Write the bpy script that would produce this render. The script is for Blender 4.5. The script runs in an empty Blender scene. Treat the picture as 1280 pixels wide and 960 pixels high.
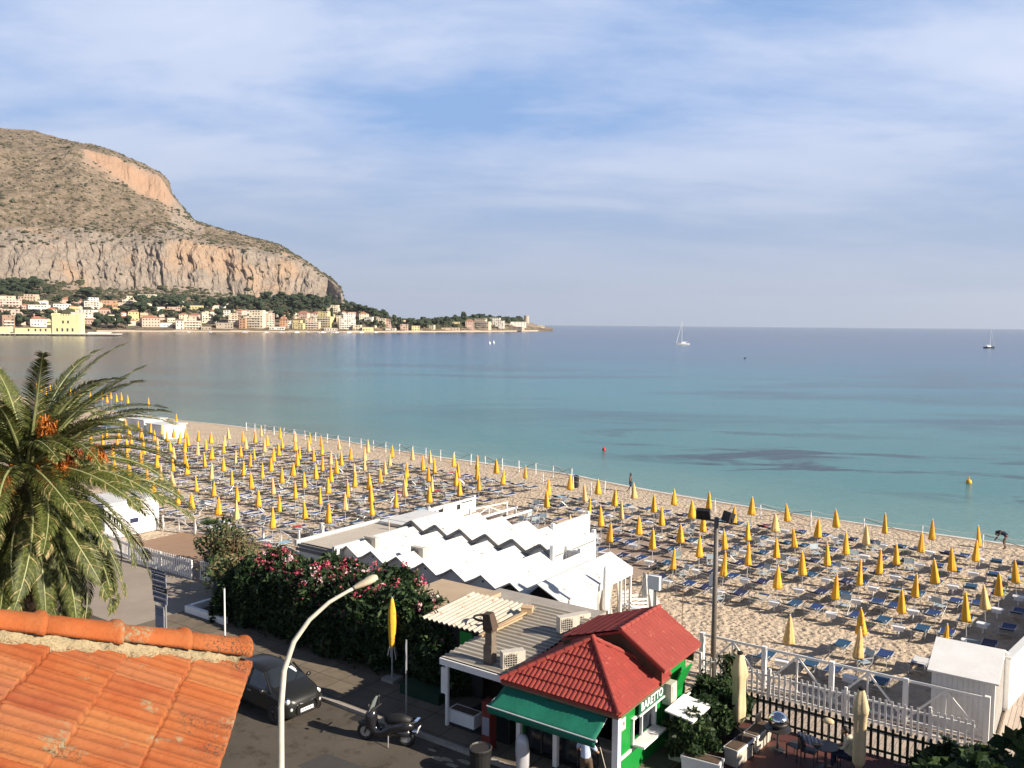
import bpy, math, random
import numpy as np
from mathutils import Vector, Matrix, Euler
random.seed(7)
R = math.radians
SC = bpy.context.scene
C = SC.collection
# ------------------------------------------------------------------ camera frame
F = 1070.0
HC = 14.0
PITCH = math.atan(74.5 / F)
ROLL = 0.0079
SEA = -0.6
cam_mat = Matrix.Rotation(math.pi / 2 - PITCH, 3, 'X') @ Matrix.Rotation(ROLL, 3, 'Z')
cd = bpy.data.cameras.new('camera')
cam = bpy.data.objects.new('camera', cd)
C.objects.link(cam)
cam.matrix_world = Matrix.Translation((0, 0, HC)) @ cam_mat.to_4x4()
cd.sensor_fit = 'HORIZONTAL'
cd.sensor_width = 36.0
cd.lens = 36.0 * F / 1280.0
cd.clip_start = 0.05
cd.clip_end = 60000
SC.camera = cam


def ray(px, py):
    return cam_mat @ Vector(((px - 640) / F, -(py - 480) / F, -1))


def at_dist(px, py, d):
    r = ray(px, py)
    return Vector((0, 0, HC)) + r * (d / r.y)


def g(px, py, z=0.0):
    r = ray(px, py)
    return Vector((0, 0, HC)) + r * ((z - HC) / r.z)


A35 = R(-35)
U = Vector((math.cos(A35), math.sin(A35), 0))
V = Vector((-U.y, U.x, 0))


def P(s, t, z=0.0):
    return U * s + V * t + Vector((0, 0, z))


# ------------------------------------------------------------------ objects and tags
def tag(o, label=None, cat=None, group=None, kind=None):
    if label: o['label'] = label
    if cat: o['category'] = cat
    if group: o['group'] = group
    if kind: o['kind'] = kind
    return o


def empty(name, loc=(0, 0, 0), rz=0.0, label=None, cat=None, group=None):
    o = bpy.data.objects.new(name, None)
    o.empty_display_size = 0.2
    C.objects.link(o)
    o.location = loc
    o.rotation_euler = (0, 0, rz)
    return tag(o, label, cat, group)


def kids(o):
    return KIDS.get(o.name, [])


KIDS = {}


def setparent(o, p):
    o.parent = p
    KIDS.setdefault(p.name, []).append(o)


def copy_tree(o, parent=None):
    c = o.copy()
    C.objects.link(c)
    if parent is not None:
        setparent(c, parent)
    for ch in list(kids(o)):
        copy_tree(ch, c)
    return c


class MB:
    def __init__(s):
        s.v = []; s.f = []; s.mi = []; s.M = Matrix.Identity(4); s.cur = 0

    def add(s, vs, fs, m=None):
        b = len(s.v)
        M = s.M
        s.v += [tuple(M @ Vector(p)) for p in vs]
        s.f += [tuple(b + i for i in f) for f in fs]
        s.mi += [s.cur if m is None else m] * len(fs)

    def box(s, c, d, rz=0.0, m=None, rx=0.0, ry=0.0, taper=1.0):
        x, y, z = d[0] / 2, d[1] / 2, d[2] / 2
        q = Matrix.Translation(c) @ Euler((rx, ry, rz)).to_matrix().to_4x4()
        k = taper
        vs = [(-x, -y, -z), (x, -y, -z), (x, y, -z), (-x, y, -z), (-x * k, -y * k, z), (x * k, -y * k, z), (x * k, y * k, z), (-x * k, y * k, z)]
        s.add([tuple(q @ Vector(p)) for p in vs], [(0, 3, 2, 1), (4, 5, 6, 7), (0, 1, 5, 4), (1, 2, 6, 5), (2, 3, 7, 6), (3, 0, 4, 7)], m)

    def bar(s, p, q, w, h=None, m=None):
        """rectangular bar between two points"""
        h = w if h is None else h
        p = Vector(p); q = Vector(q); d = (q - p)
        L = d.length
        if L < 1e-6: return
        d /= L
        up = Vector((0, 0, 1)) if abs(d.z) < 0.98 else Vector((0, 1, 0))
        a = d.cross(up).normalized() * (w / 2)
        b = a.cross(d).normalized() * (h / 2)
        vs = [p - a - b, p + a - b, p + a + b, p - a + b, q - a - b, q + a - b, q + a + b, q - a + b]
        s.add([tuple(x) for x in vs], [(0, 1, 2, 3), (7, 6, 5, 4), (4, 5, 1, 0), (5, 6, 2, 1), (6, 7, 3, 2), (7, 4, 0, 3)], m)

    def tube(s, pts, r, n=8, m=None, cap=True):
        """swept tube, r a number or list"""
        pts = [Vector(p) for p in pts]
        k = len(pts)
        rs = r if isinstance(r, (list, tuple)) else [r] * k
        vs = []; fs = []
        pa = None
        for i, p in enumerate(pts):
            if i == 0: d = pts[1] - pts[0]
            elif i == k - 1: d = pts[-1] - pts[-2]
            else: d = (pts[i + 1] - pts[i - 1])
            d = d.normalized() if d.length > 1e-9 else Vector((0, 0, 1))
            if pa is None:
                up = Vector((0, 0, 1)) if abs(d.z) < 0.95 else Vector((0, 1, 0))
                a = d.cross(up).normalized()
            else:
                a = (pa - d * pa.dot(d))
                a = a.normalized() if a.length > 1e-6 else d.orthogonal().normalized()
            pa = a
            b = d.cross(a)
            for j in range(n):
                t = 2 * math.pi * j / n
                vs.append(tuple(p + (a * math.cos(t) + b * math.sin(t)) * rs[i]))
        for i in range(k - 1):
            for j in range(n):
                a0 = i * n + j; a1 = i * n + (j + 1) % n
                fs.append((a0, a1, a1 + n, a0 + n))
        if cap:
            fs.append(tuple(range(n - 1, -1, -1)))
            fs.append(tuple((k - 1) * n + j for j in range(n)))
        s.add(vs, fs, m)

    def ball(s, c, r, n=10, k=6, sc=(1, 1, 1), m=None, jit=0.0):
        vs = [(c[0], c[1], c[2] - r * sc[2])]
        for i in range(1, k):
            ph = math.pi * i / k
            for j in range(n):
                th = 2 * math.pi * j / n
                q = 1 + random.uniform(-jit, jit)
                vs.append((c[0] + r * q * sc[0] * math.sin(ph) * math.cos(th), c[1] + r * q * sc[1] * math.sin(ph) * math.sin(th), c[2] - r * q * sc[2] * math.cos(ph)))
        vs.append((c[0], c[1], c[2] + r * sc[2]))
        fs = []
        for j in range(n):
            fs.append((0, 1 + (j + 1) % n, 1 + j))
            for i in range(k - 2):
                a = 1 + i * n + j; b = 1 + i * n + (j + 1) % n
                fs.append((a, b, b + n, a + n))
            a = 1 + (k - 2) * n
            fs.append((a + j, a + (j + 1) % n, len(vs) - 1))
        s.add(vs, fs, m)

    def lathe(s, prof, n=16, c=(0, 0, 0), m=None, fn=None):
        """profile [(r,z)...] around z at c; fn(theta,i) scales the radius"""
        vs = []; fs = []
        for i, (r, z) in enumerate(prof):
            for j in range(n):
                th = 2 * math.pi * j / n
                q = fn(th, i) if fn else 1
                vs.append((c[0] + r * q * math.cos(th), c[1] + r * q * math.sin(th), c[2] + z))
        for i in range(len(prof) - 1):
            for j in range(n):
                a = i * n + j; b = i * n + (j + 1) % n
                fs.append((a, b, b + n, a + n))
        fs.append(tuple(range(n - 1, -1, -1)))
        fs.append(tuple((len(prof) - 1) * n + j for j in range(n)))
        s.add(vs, fs, m)

    def poly(s, vs, m=None):
        s.add(vs, [tuple(range(len(vs)))], m)

    def slab(s, pts, th, m=None):
        """polygon (list of 3D points, counter-clockwise from above) extruded down by th"""
        n = len(pts)
        lo = [(p[0], p[1], p[2] - th) for p in pts]
        s.add(list(pts) + lo, [tuple(range(n)), tuple(range(2 * n - 1, n - 1, -1))] + [(i, i + n, (i + 1) % n + n, (i + 1) % n) for i in range(n)], m)

    def build(s, name, mats, parent=None, smooth=False, loc=None, rz=None):
        me = bpy.data.meshes.new(name)
        me.from_pydata(s.v, [], s.f)
        mats = mats if isinstance(mats, (list, tuple)) else [mats]
        for m in mats: me.materials.append(m)
        if len(mats) > 1:
            me.polygons.foreach_set('material_index', s.mi)
        if smooth:
            me.polygons.foreach_set('use_smooth', [True] * len(me.polygons))
        me.update()
        o = bpy.data.objects.new(name, me)
        C.objects.link(o)
        if parent is not None: setparent(o, parent)
        if loc is not None: o.location = loc
        if rz is not None: o.rotation_euler = (0, 0, rz)
        return o


def grid_mesh(name, X, Y, Z, mat, smooth=True):
    """X,Y,Z 2-D arrays -> mesh object"""
    n, k = X.shape
    co = np.stack([X, Y, Z], -1).reshape(-1, 3).astype(np.float32)
    idx = np.arange(n * k).reshape(n, k)
    q = np.stack([idx[:-1, :-1], idx[:-1, 1:], idx[1:, 1:], idx[1:, :-1]], -1).reshape(-1, 4)
    me = bpy.data.meshes.new(name)
    me.vertices.add(len(co)); me.vertices.foreach_set('co', co.ravel())
    me.loops.add(q.size); me.loops.foreach_set('vertex_index', q.ravel().astype(np.int32))
    me.polygons.add(len(q)); me.polygons.foreach_set('loop_start', (np.arange(len(q)) * 4).astype(np.int32))
    me.update(calc_edges=True)
    me.polygons.foreach_set('use_smooth', [smooth] * len(q))
    me.materials.append(mat)
    me.validate()
    o = bpy.data.objects.new(name, me)
    C.objects.link(o)
    return o


def quads_mesh(name, co, mats, mi=None, parent=None, loc=None):
    """co: (n,4,3) array of loose quads"""
    n = len(co)
    me = bpy.data.meshes.new(name)
    me.vertices.add(n * 4); me.vertices.foreach_set('co', co.reshape(-1).astype(np.float32))
    me.loops.add(n * 4); me.loops.foreach_set('vertex_index', np.arange(n * 4, dtype=np.int32))
    me.polygons.add(n); me.polygons.foreach_set('loop_start', (np.arange(n) * 4).astype(np.int32))
    me.update(calc_edges=True)
    mats = mats if isinstance(mats, (list, tuple)) else [mats]
    for m in mats: me.materials.append(m)
    if mi is not None: me.polygons.foreach_set('material_index', np.asarray(mi, dtype=np.int32))
    o = bpy.data.objects.new(name, me)
    C.objects.link(o)
    if parent is not None: setparent(o, parent)
    if loc is not None: o.location = loc
    return o


rng = np.random.default_rng(11)


def leaf_quads(cen, size, elong=2.2, up=0.0, rg=rng):
    """leaf-sized diamond quads with random orientation at the centres"""
    n = len(cen)
    a = rg.normal(size=(n, 3)); a[:, 2] += up
    a /= np.linalg.norm(a, axis=1, keepdims=True) + 1e-9
    b = np.cross(a, rg.normal(size=(n, 3))); b /= np.linalg.norm(b, axis=1, keepdims=True) + 1e-9
    s = size * rg.uniform(0.6, 1.35, (n, 1))
    a = a * s * elong / 2; b = b * s / 2
    return np.stack([cen - a, cen - b, cen + a, cen + b], 1)


# value noise in numpy
def _hash(ix, iy, seed):
    h = (ix * 374761393 + iy * 668265263 + seed * 974634777) & 0xffffffff
    h = ((h ^ (h >> 13)) * 1274126177) & 0xffffffff
    return ((h ^ (h >> 16)) & 0xffff) / 65535.0


def vnoise(x, y, seed=0):
    x = np.asarray(x, float); y = np.asarray(y, float)
    ix = np.floor(x).astype(np.int64); iy = np.floor(y).astype(np.int64)
    fx = x - ix; fy = y - iy
    fx = fx * fx * (3 - 2 * fx); fy = fy * fy * (3 - 2 * fy)
    a = _hash(ix, iy, seed); b = _hash(ix + 1, iy, seed); c = _hash(ix, iy + 1, seed); d = _hash(ix + 1, iy + 1, seed)
    return (a + (b - a) * fx) * (1 - fy) + (c + (d - c) * fx) * fy


def fbm(x, y, oct=4, seed=0):
    r = 0; amp = 0.5; tot = 0
    for i in range(oct):
        r = r + amp * vnoise(x * 2 ** i, y * 2 ** i, seed + i); tot += amp; amp *= 0.5
    return r / tot - 0.5


# ------------------------------------------------------------------ materials
def newmat(name):
    m = bpy.data.materials.new(name)
    m.use_nodes = True
    nt = m.node_tree
    return m, nt, nt.nodes, nt.links, nt.nodes['Principled BSDF']


def noise(nt, vec, scale, detail=4, rough=0.55, dist=0.0):
    n = nt.nodes.new('ShaderNodeTexNoise')
    n.inputs['Scale'].default_value = scale; n.inputs['Detail'].default_value = detail
    n.inputs['Roughness'].default_value = rough; n.inputs['Distortion'].default_value = dist
    nt.links.new(vec, n.inputs['Vector'])
    return n.outputs['Fac']


def ramp(nt, fac, stops, interp='LINEAR'):
    r = nt.nodes.new('ShaderNodeValToRGB')
    el = r.color_ramp.elements
    r.color_ramp.interpolation = interp
    while len(el) < len(stops): el.new(0.5)
    for e, (p, c) in zip(el, stops):
        e.position = p
        e.color = (c, c, c, 1) if isinstance(c, (int, float)) else (*c, 1)
    nt.links.new(fac, r.inputs['Fac'])
    return r.outputs['Color']


def mix(nt, fac, a, b, mode='MIX'):
    n = nt.nodes.new('ShaderNodeMix'); n.data_type = 'RGBA'; n.blend_type = mode
    for sock, val in ((n.inputs['Factor'], fac), (n.inputs['A'], a), (n.inputs['B'], b)):
        if hasattr(val, 'links'): nt.links.new(val, sock)
        elif isinstance(val, (int, float)): sock.default_value = val if sock.type == 'VALUE' else (val, val, val, 1)
        else: sock.default_value = (*val, 1)
    return n.outputs['Result']


def math_(nt, op, a, b=0.0):
    n = nt.nodes.new('ShaderNodeMath'); n.operation = op
    for i, val in enumerate((a, b)):
        if hasattr(val, 'links'): nt.links.new(val, n.inputs[i])
        else: n.inputs[i].default_value = val
    return n.outputs[0]


def posn(nt, scale=(1, 1, 1), rz=0.0, obj=False):
    if obj:
        t = nt.nodes.new('ShaderNodeTexCoord'); src = t.outputs['Object']
    else:
        t = nt.nodes.new('ShaderNodeNewGeometry'); src = t.outputs['Position']
    m = nt.nodes.new('ShaderNodeMapping')
    m.inputs['Scale'].default_value = scale
    m.inputs['Rotation'].default_value = (0, 0, rz)
    nt.links.new(src, m.inputs['Vector'])
    return m.outputs['Vector']


def bump(nt, height, dist=0.02, strength=1.0):
    b = nt.nodes.new('ShaderNodeBump')
    b.inputs['Distance'].default_value = dist; b.inputs['Strength'].default_value = strength
    nt.links.new(height, b.inputs['Height'])
    nt.links.new(b.outputs['Normal'], nt.nodes['Principled BSDF'].inputs['Normal'])


def simple(name, c1, c2=None, scale=3.0, rough=0.6, bumpd=0.0, bscale=30.0, spots=None, metal=0.0, spec=0.4, obj=False, stretch=(1, 1, 1)):
    """two-tone weathered surface: c1 with blotches of c2 and fine grime"""
    m, nt, N, L, B = newmat(name)
    B.inputs['Roughness'].default_value = rough
    B.inputs['Metallic'].default_value = metal
    B.inputs['Specular IOR Level'].default_value = spec
    if c2 is None: c2 = tuple(x * 0.8 for x in c1)
    v = posn(nt, stretch, obj=obj)
    f = ramp(nt, noise(nt, v, scale, 6, 0.6), [(0.35, 0.0), (0.68, 1.0)])
    col = mix(nt, f, c1, c2)
    fine = noise(nt, v, scale * 9, 3, 0.6)
    col = mix(nt, 0.35, col, mix(nt, fine, tuple(x * 0.75 for x in c1), tuple(min(1, x * 1.15) for x in c1)))
    if spots:
        sf = ramp(nt, noise(nt, v, scale * 2.3, 5, 0.7), [(0.60, 0.0), (0.68, 1.0)])
        col = mix(nt, sf, col, spots)
    L.new(col, B.inputs['Base Color'])
    if bumpd: bump(nt, noise(nt, v, bscale, 4, 0.6), bumpd)
    return m


def plain(name, c, rough=0.5, metal=0.0, spec=0.4, emit=None):
    m, nt, N, L, B = newmat(name)
    B.inputs['Base Color'].default_value = (*c, 1); B.inputs['Roughness'].default_value = rough
    B.inputs['Metallic'].default_value = metal; B.inputs['Specular IOR Level'].default_value = spec
    return m


def leafmat(name, c1, c2, c3=None, scale=1.5, trans=0.25):
    m, nt, N, L, B = newmat(name)
    v = posn(nt)
    f = ramp(nt, noise(nt, v, scale, 3, 0.6), [(0.3, 0.0), (0.7, 1.0)])
    col = mix(nt, f, c1, c2)
    g2 = noise(nt, v, scale * 14, 2, 0.5)
    col = mix(nt, ramp(nt, g2, [(0.45, 0.0), (0.62, 1.0)]), col, c3 or tuple(x * 1.5 for x in c2))
    L.new(col, B.inputs['Base Color'])
    B.inputs['Roughness'].default_value = 0.55
    B.inputs['Specular IOR Level'].default_value = 0.25
    if trans:
        t = N.new('ShaderNodeBsdfTranslucent'); L.new(col, t.inputs['Color'])
        mx = N.new('ShaderNodeMixShader'); mx.inputs[0].default_value = trans
        L.new(B.outputs[0], mx.inputs[1]); L.new(t.outputs[0], mx.inputs[2])
        L.new(mx.outputs[0], N['Material Output'].inputs['Surface'])
    return m


M = {}
M['white'] = simple('white_painted_boards', (0.80, 0.79, 0.76), (0.68, 0.66, 0.62), 1.2, 0.5)
M['white2'] = simple('white_plastic', (0.76, 0.76, 0.74), (0.64, 0.63, 0.61), 6, 0.4)
M['whitewood'] = simple('white_painted_wood', (0.72, 0.70, 0.66), (0.55, 0.52, 0.47), 5, 0.6)
M['roofwhite'] = simple('white_roof_sheet', (0.60, 0.60, 0.58), (0.50, 0.495, 0.47), 0.8, 0.6, spots=(0.24, 0.22, 0.18))
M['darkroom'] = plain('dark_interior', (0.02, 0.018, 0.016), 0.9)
M['black'] = plain('black_rubber', (0.012, 0.012, 0.012), 0.6)
M['iron'] = simple('dark_iron', (0.03, 0.03, 0.03), (0.05, 0.04, 0.035), 8, 0.45)
M['galv'] = simple('galvanised_steel', (0.42, 0.42, 0.41), (0.33, 0.33, 0.32), 6, 0.4, metal=0.5)
M['polecream'] = simple('cream_painted_pole', (0.62, 0.58, 0.48), (0.48, 0.44, 0.36), 5, 0.5)
M['orangecanvas'] = simple('yellow_canvas', (0.77, 0.39, 0.03), (0.62, 0.28, 0.02), 3, 0.8, obj=True)
M['palecanvas'] = simple('faded_yellow_canvas', (0.70, 0.44, 0.17), (0.62, 0.42, 0.17), 3, 0.8, obj=True)
M['beigecanvas'] = simple('beige_canvas', (0.60, 0.48, 0.28), (0.48, 0.37, 0.21), 2, 0.85, bumpd=0.01, bscale=8)
M['sling'] = simple('blue_lounger_fabric', (0.012, 0.035, 0.125), (0.02, 0.055, 0.16), 4, 0.7)
M['sling2'] = simple('teal_blue_lounger_fabric', (0.014, 0.055, 0.12), (0.02, 0.08, 0.14), 4, 0.7)
M['slingdark'] = simple('navy_lounger_fabric', (0.012, 0.016, 0.06), (0.02, 0.025, 0.08), 4, 0.7)
M['chairfab'] = simple('pale_striped_chair_fabric', (0.42, 0.48, 0.46), (0.20, 0.28, 0.42), 9, 0.8)
M['alu'] = plain('aluminium_frame', (0.50, 0.50, 0.49), 0.35, 0.3)
M['woodpole'] = simple('brown_wood', (0.20, 0.12, 0.07), (0.13, 0.08, 0.045), 6, 0.7, stretch=(1, 1, .2))
M['deck'] = simple('weathered_deck_wood', (0.36, 0.25, 0.16), (0.27, 0.18, 0.115), 3, 0.75)
M['green'] = simple('bright_green_paint', (0.008, 0.24, 0.035), (0.01, 0.18, 0.035), 2, 0.45)
M['greendark'] = simple('dark_green_paint', (0.01, 0.10, 0.05), (0.012, 0.07, 0.04), 2, 0.5)
M['awning'] = simple('green_awning_canvas', (0.004, 0.135, 0.085), (0.006, 0.11, 0.065), 1.5, 0.75, bumpd=0.03, bscale=2.5)
M['concrete'] = simple('old_concrete', (0.34, 0.31, 0.27), (0.24, 0.21, 0.18), 2, 0.85, bumpd=0.01, bscale=20)
M['glass'] = plain('dark_window_glass', (0.02, 0.025, 0.03), 0.08, 0.0, 0.6)
M['carpaint'] = plain('matt_dark_grey_car_paint', (0.022, 0.022, 0.020), 0.32, 0.3, 0.5)
M['chrome'] = plain('chrome', (0.75, 0.75, 0.75), 0.12, 1.0)
M['lens'] = plain('headlight_lens', (0.55, 0.55, 0.55), 0.08, 0.2, 0.8)
M['plate'] = plain('white_number_plate', (0.75, 0.75, 0.75), 0.4)
M['red'] = plain('red_plastic', (0.45, 0.02, 0.015), 0.4)
M['skin'] = simple('skin', (0.36, 0.20, 0.13), (0.32, 0.17, 0.11), 10, 0.55)
M['skindark'] = simple('tanned_skin', (0.12, 0.065, 0.04), (0.10, 0.055, 0.035), 10, 0.5)
M['shirtblue'] = simple('pale_blue_shirt', (0.48, 0.56, 0.72), (0.40, 0.48, 0.66), 8, 0.8)
M['shirtbeige'] = simple('beige_shirt', (0.55, 0.50, 0.36), (0.46, 0.42, 0.30), 8, 0.8)
M['trousers'] = simple('brown_trousers', (0.10, 0.065, 0.04), (0.075, 0.05, 0.03), 8, 0.85)
M['navycloth'] = simple('navy_cloth', (0.015, 0.02, 0.05), (0.02, 0.03, 0.07), 8, 0.85)
M['hat'] = simple('grey_hat', (0.30, 0.30, 0.30), (0.22, 0.22, 0.22), 8, 0.85)
M['hair'] = simple('dark_hair', (0.02, 0.014, 0.01), (0.03, 0.02, 0.014), 20, 0.6)
M['floorred'] = simple('red_terrace_floor', (0.11, 0.038, 0.028), (0.06, 0.024, 0.02), 1.2, 0.6)
M['blackwood'] = simple('black_green_painted_wood', (0.012, 0.018, 0.012), (0.02, 0.028, 0.018), 5, 0.5)
M['signdark'] = simple('weathered_dark_sign', (0.035, 0.04, 0.06), (0.06, 0.065, 0.09), 8, 0.5)
M['signgrey'] = simple('grey_sign_panel', (0.24, 0.25, 0.30), (0.19, 0.20, 0.25), 8, 0.5)
M['signwhite'] = simple('white_sign_paint', (0.55, 0.56, 0.62), (0.45, 0.46, 0.52), 8, 0.5)
M['yellowbuoy'] = plain('yellow_buoy', (0.75, 0.38, 0.02), 0.4)
M['darkhull'] = plain('navy_hull', (0.02, 0.03, 0.05), 0.3)
M['acbeige'] = simple('aged_white_casing', (0.55, 0.50, 0.42), (0.42, 0.38, 0.31), 6, 0.5)
M['terracotta'] = simple('terracotta_pot', (0.40, 0.20, 0.11), (0.30, 0.15, 0.08), 5, 0.8)

M['leafdark'] = leafmat('dark_glossy_leaves', (0.008, 0.019, 0.007), (0.015, 0.034, 0.011), (0.03, 0.06, 0.02))
M['leafmid'] = leafmat('mid_green_leaves', (0.03, 0.055, 0.018), (0.05, 0.085, 0.028), (0.09, 0.13, 0.045))
M['leafolive'] = leafmat('olive_dry_leaves', (0.11, 0.10, 0.045), (0.17, 0.14, 0.07), (0.22, 0.19, 0.10))
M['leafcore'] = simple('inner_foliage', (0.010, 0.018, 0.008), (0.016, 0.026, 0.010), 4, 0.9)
M['pink'] = leafmat('pink_oleander_petals', (0.50, 0.035, 0.075), (0.58, 0.07, 0.12), (0.72, 0.24, 0.30), 3)
M['pinkpale'] = leafmat('pale_pink_petals', (0.70, 0.38, 0.42), (0.75, 0.50, 0.50), (0.8, 0.6, 0.6), 3)
M['frond'] = leafmat('palm_leaflets', (0.034, 0.046, 0.009), (0.056, 0.070, 0.014), (0.11, 0.12, 0.03), 1.0, 0.08)
M['frondtip'] = leafmat('drying_palm_leaflets', (0.24, 0.19, 0.08), (0.33, 0.25, 0.11), (0.42, 0.33, 0.16), 1.0, 0.2)
M['rachis'] = simple('palm_leaf_stalk', (0.24, 0.27, 0.11), (0.30, 0.30, 0.14), 3, 0.5)
M['palmtrunk'] = simple('palm_trunk_bark', (0.16, 0.11, 0.07), (0.09, 0.065, 0.045), 3, 0.9, bumpd=0.08, bscale=5)
M['dates'] = leafmat('orange_date_strands', (0.45, 0.14, 0.018), (0.58, 0.22, 0.025), (0.35, 0.07, 0.016), 4, 0.1)
M['datesred'] = leafmat('red_date_strands', (0.20, 0.022, 0.012), (0.30, 0.05, 0.016), (0.36, 0.14, 0.03), 4, 0.1)


def ordn(n):
    return '%d%s' % (n, 'th' if 10 <= n % 100 <= 20 else {1: 'st', 2: 'nd', 3: 'rd'}.get(n % 10, 'th'))
# ================================================================== world, sun
SUN_AZ = Vector((math.cos(R(-27)), math.sin(R(-27)), 0))
ELEV = R(28)
sun_dir = Vector((SUN_AZ.x * math.cos(ELEV), SUN_AZ.y * math.cos(ELEV), math.sin(ELEV)))
sd = bpy.data.lights.new('sun', 'SUN')
sd.energy = 5.0; sd.angle = R(0.55); sd.color = (1.0, 0.89, 0.75)
so = bpy.data.objects.new('sun', sd); C.objects.link(so)
so.rotation_euler = (-sun_dir).to_track_quat('-Z', 'Y').to_euler()
so.location = (60, -40, 80)

w = bpy.data.worlds.new('World'); SC.world = w
w.use_nodes = True
nt = w.node_tree; N = nt.nodes; L = nt.links
bg = N['Background']; bg.inputs['Strength'].default_value = 0.052
sky = N.new('ShaderNodeTexSky'); sky.sky_type = 'NISHITA'; sky.sun_disc = False
sky.sun_elevation = ELEV
# Nishita: rotation 0 = sun towards +Y, clockwise seen from above
sky.sun_rotation = math.atan2(SUN_AZ.x, SUN_AZ.y)
sky.air_density = 1.2; sky.dust_density = 1.0; sky.ozone_density = 1.5
tc = N.new('ShaderNodeTexCoord')
sep = N.new('ShaderNodeSeparateXYZ'); L.new(tc.outputs['Generated'], sep.inputs[0])
zz = math_(nt, 'MAXIMUM', sep.outputs['Z'], 0.0)
# cloud layer: direction projected on a high flat deck, so streaks flatten to the horizon
den = math_(nt, 'ADD', zz, 0.14)
cx = math_(nt, 'DIVIDE', sep.outputs['X'], den); cy = math_(nt, 'DIVIDE', sep.outputs['Y'], den)
cmb = N.new('ShaderNodeCombineXYZ'); L.new(cx, cmb.inputs[0]); L.new(cy, cmb.inputs[1])
mp = N.new('ShaderNodeMapping'); mp.inputs['Rotation'].default_value = (0, 0, R(-22)); mp.inputs['Scale'].default_value = (0.50, 0.85, 1)
mp.inputs['Location'].default_value = (3.1, 1.35, 0)
L.new(cmb.outputs[0], mp.inputs['Vector'])
c1 = noise(nt, mp.outputs[0], 1.05, 9, 0.56, 0.35)
c2 = noise(nt, mp.outputs[0], 3.4, 8, 0.62, 0.3)
cl = math_(nt, 'ADD', math_(nt, 'MULTIPLY', c1, 0.75), math_(nt, 'MULTIPLY', c2, 0.25))
cover = ramp(nt, cl, [(0.40, 0.0), (0.46, 0.50), (0.56, 0.97)])
tint = mix(nt, ramp(nt, cl, [(0.42, 0.0), (0.66, 1.0)]), (4.9, 6.1, 8.8), (7.0, 7.8, 9.8))
skyc = mix(nt, cover, mix(nt, 0.8, sky.outputs[0], (2.9, 4.9, 8.9)), tint)
# thinner overhead (deeper blue), grey-blue haze at the horizon
hz = ramp(nt, zz, [(0.0, 1.0), (0.05, 0.85), (0.22, 0.0)])
skyc = mix(nt, hz, skyc, (4.3, 5.1, 6.6))
up = ramp(nt, zz, [(0.40, 0.0), (0.60, 1.0)])
skyc = mix(nt, up, skyc, mix(nt, 0.8, sky.outputs[0], (0.55, 0.95, 2.1)))
L.new(skyc, bg.inputs['Color'])

vs = SC.view_settings
vs.view_transform = 'Standard'; vs.look = 'None'; vs.gamma = 1.0; vs.use_curve_mapping = False
vs.exposure = 0.95
cy_ = SC.cycles
cy_.max_bounces = 6; cy_.diffuse_bounces = 2; cy_.glossy_bounces = 3; cy_.transparent_max_bounces = 6; cy_.transmission_bounces = 3
cy_.use_denoising = True
cy_.sample_clamp_indirect = 6.0

# ================================================================== shoreline, sand, sea
shore_px = [(150, 515), (227, 525.5), (295, 533), (370, 543), (440, 552.5), (470, 559), (550, 572), (634, 583.5), (701, 590.5), (782, 608), (843, 619), (900, 629), (1000, 643), (1066, 652), (1140, 665.5), (1280, 683)]
sh = [g(px, py, SEA).to_2d() for px, py in shore_px]
d0 = (sh[-1] - sh[-4]).normalized()
shore = [Vector((-560, 700)), Vector((-430, 500)), Vector((-280, 330)), Vector((-160, 222)), Vector((-110, 178))] + sh + [sh[-1] + d0 * 60, sh[-1] + d0 * 300]
# resample
SHP = []
for a, b in zip(shore[:-1], shore[1:]):
    n = max(1, int((b - a).length / 2.5))
    n = min(n, 24)
    for i in range(n): SHP.append(a.lerp(b, i / n))
SHP.append(shore[-1])
for _ in range(3):
    SHP = [SHP[0]] + [(SHP[i - 1] + SHP[i] * 2 + SHP[i + 1]) / 4 for i in range(1, len(SHP) - 1)] + [SHP[-1]]
SHN = []
for i in range(len(SHP)):
    d = (SHP[min(i + 1, len(SHP) - 1)] - SHP[max(i - 1, 0)]).normalized()
    SHN.append(Vector((d.y, -d.x)) * 1.0)   # to the right of travel = inland
prof = [(-60, -6), (-25, -3.2), (-10, -1.6), (-4, -1.0), (-1.5, -0.74), (0, -0.6), (1.0, -0.42), (2.5, -0.2), (4.5, -0.06), (7, 0)] + [(7 + 1.5 * k, 0) for k in range(1, 40)] + [(80, 0), (110, 0), (160, 0), (260, 0), (500, 0)]
# sample inland offsets along a common inland direction far from shore to avoid folds
base_in = Vector((-V.x, -V.y))
X = np.zeros((len(prof), len(SHP))); Y = X.copy(); Z = X.copy()
for i, (off, z) in enumerate(prof):
    for j, p in enumerate(SHP):
        k = min(1, max(0, (off - 5) / 40))
        n = (SHN[j] * (1 - k) + base_in * k).normalized()
        q = p + n * off
        X[i, j], Y[i, j] = q.x, q.y
        Z[i, j] = z
lump = fbm(X * 0.9, Y * 0.9, 3, 5) * 0.14 + fbm(X * 0.2, Y * 0.2, 2, 9) * 0.12
S_ = X * U.x + Y * U.y; T_ = X * V.x + Y * V.y
inl = np.array([p[0] for p in prof])[:, None] * np.ones((1, len(SHP)))
wgt = np.clip((inl - 3) / 4, 0, 1) * np.clip((T_ - 34.5) / 2, 0, 1)
Z = Z + lump * wgt - 0.06 * (inl > 3)

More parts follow.
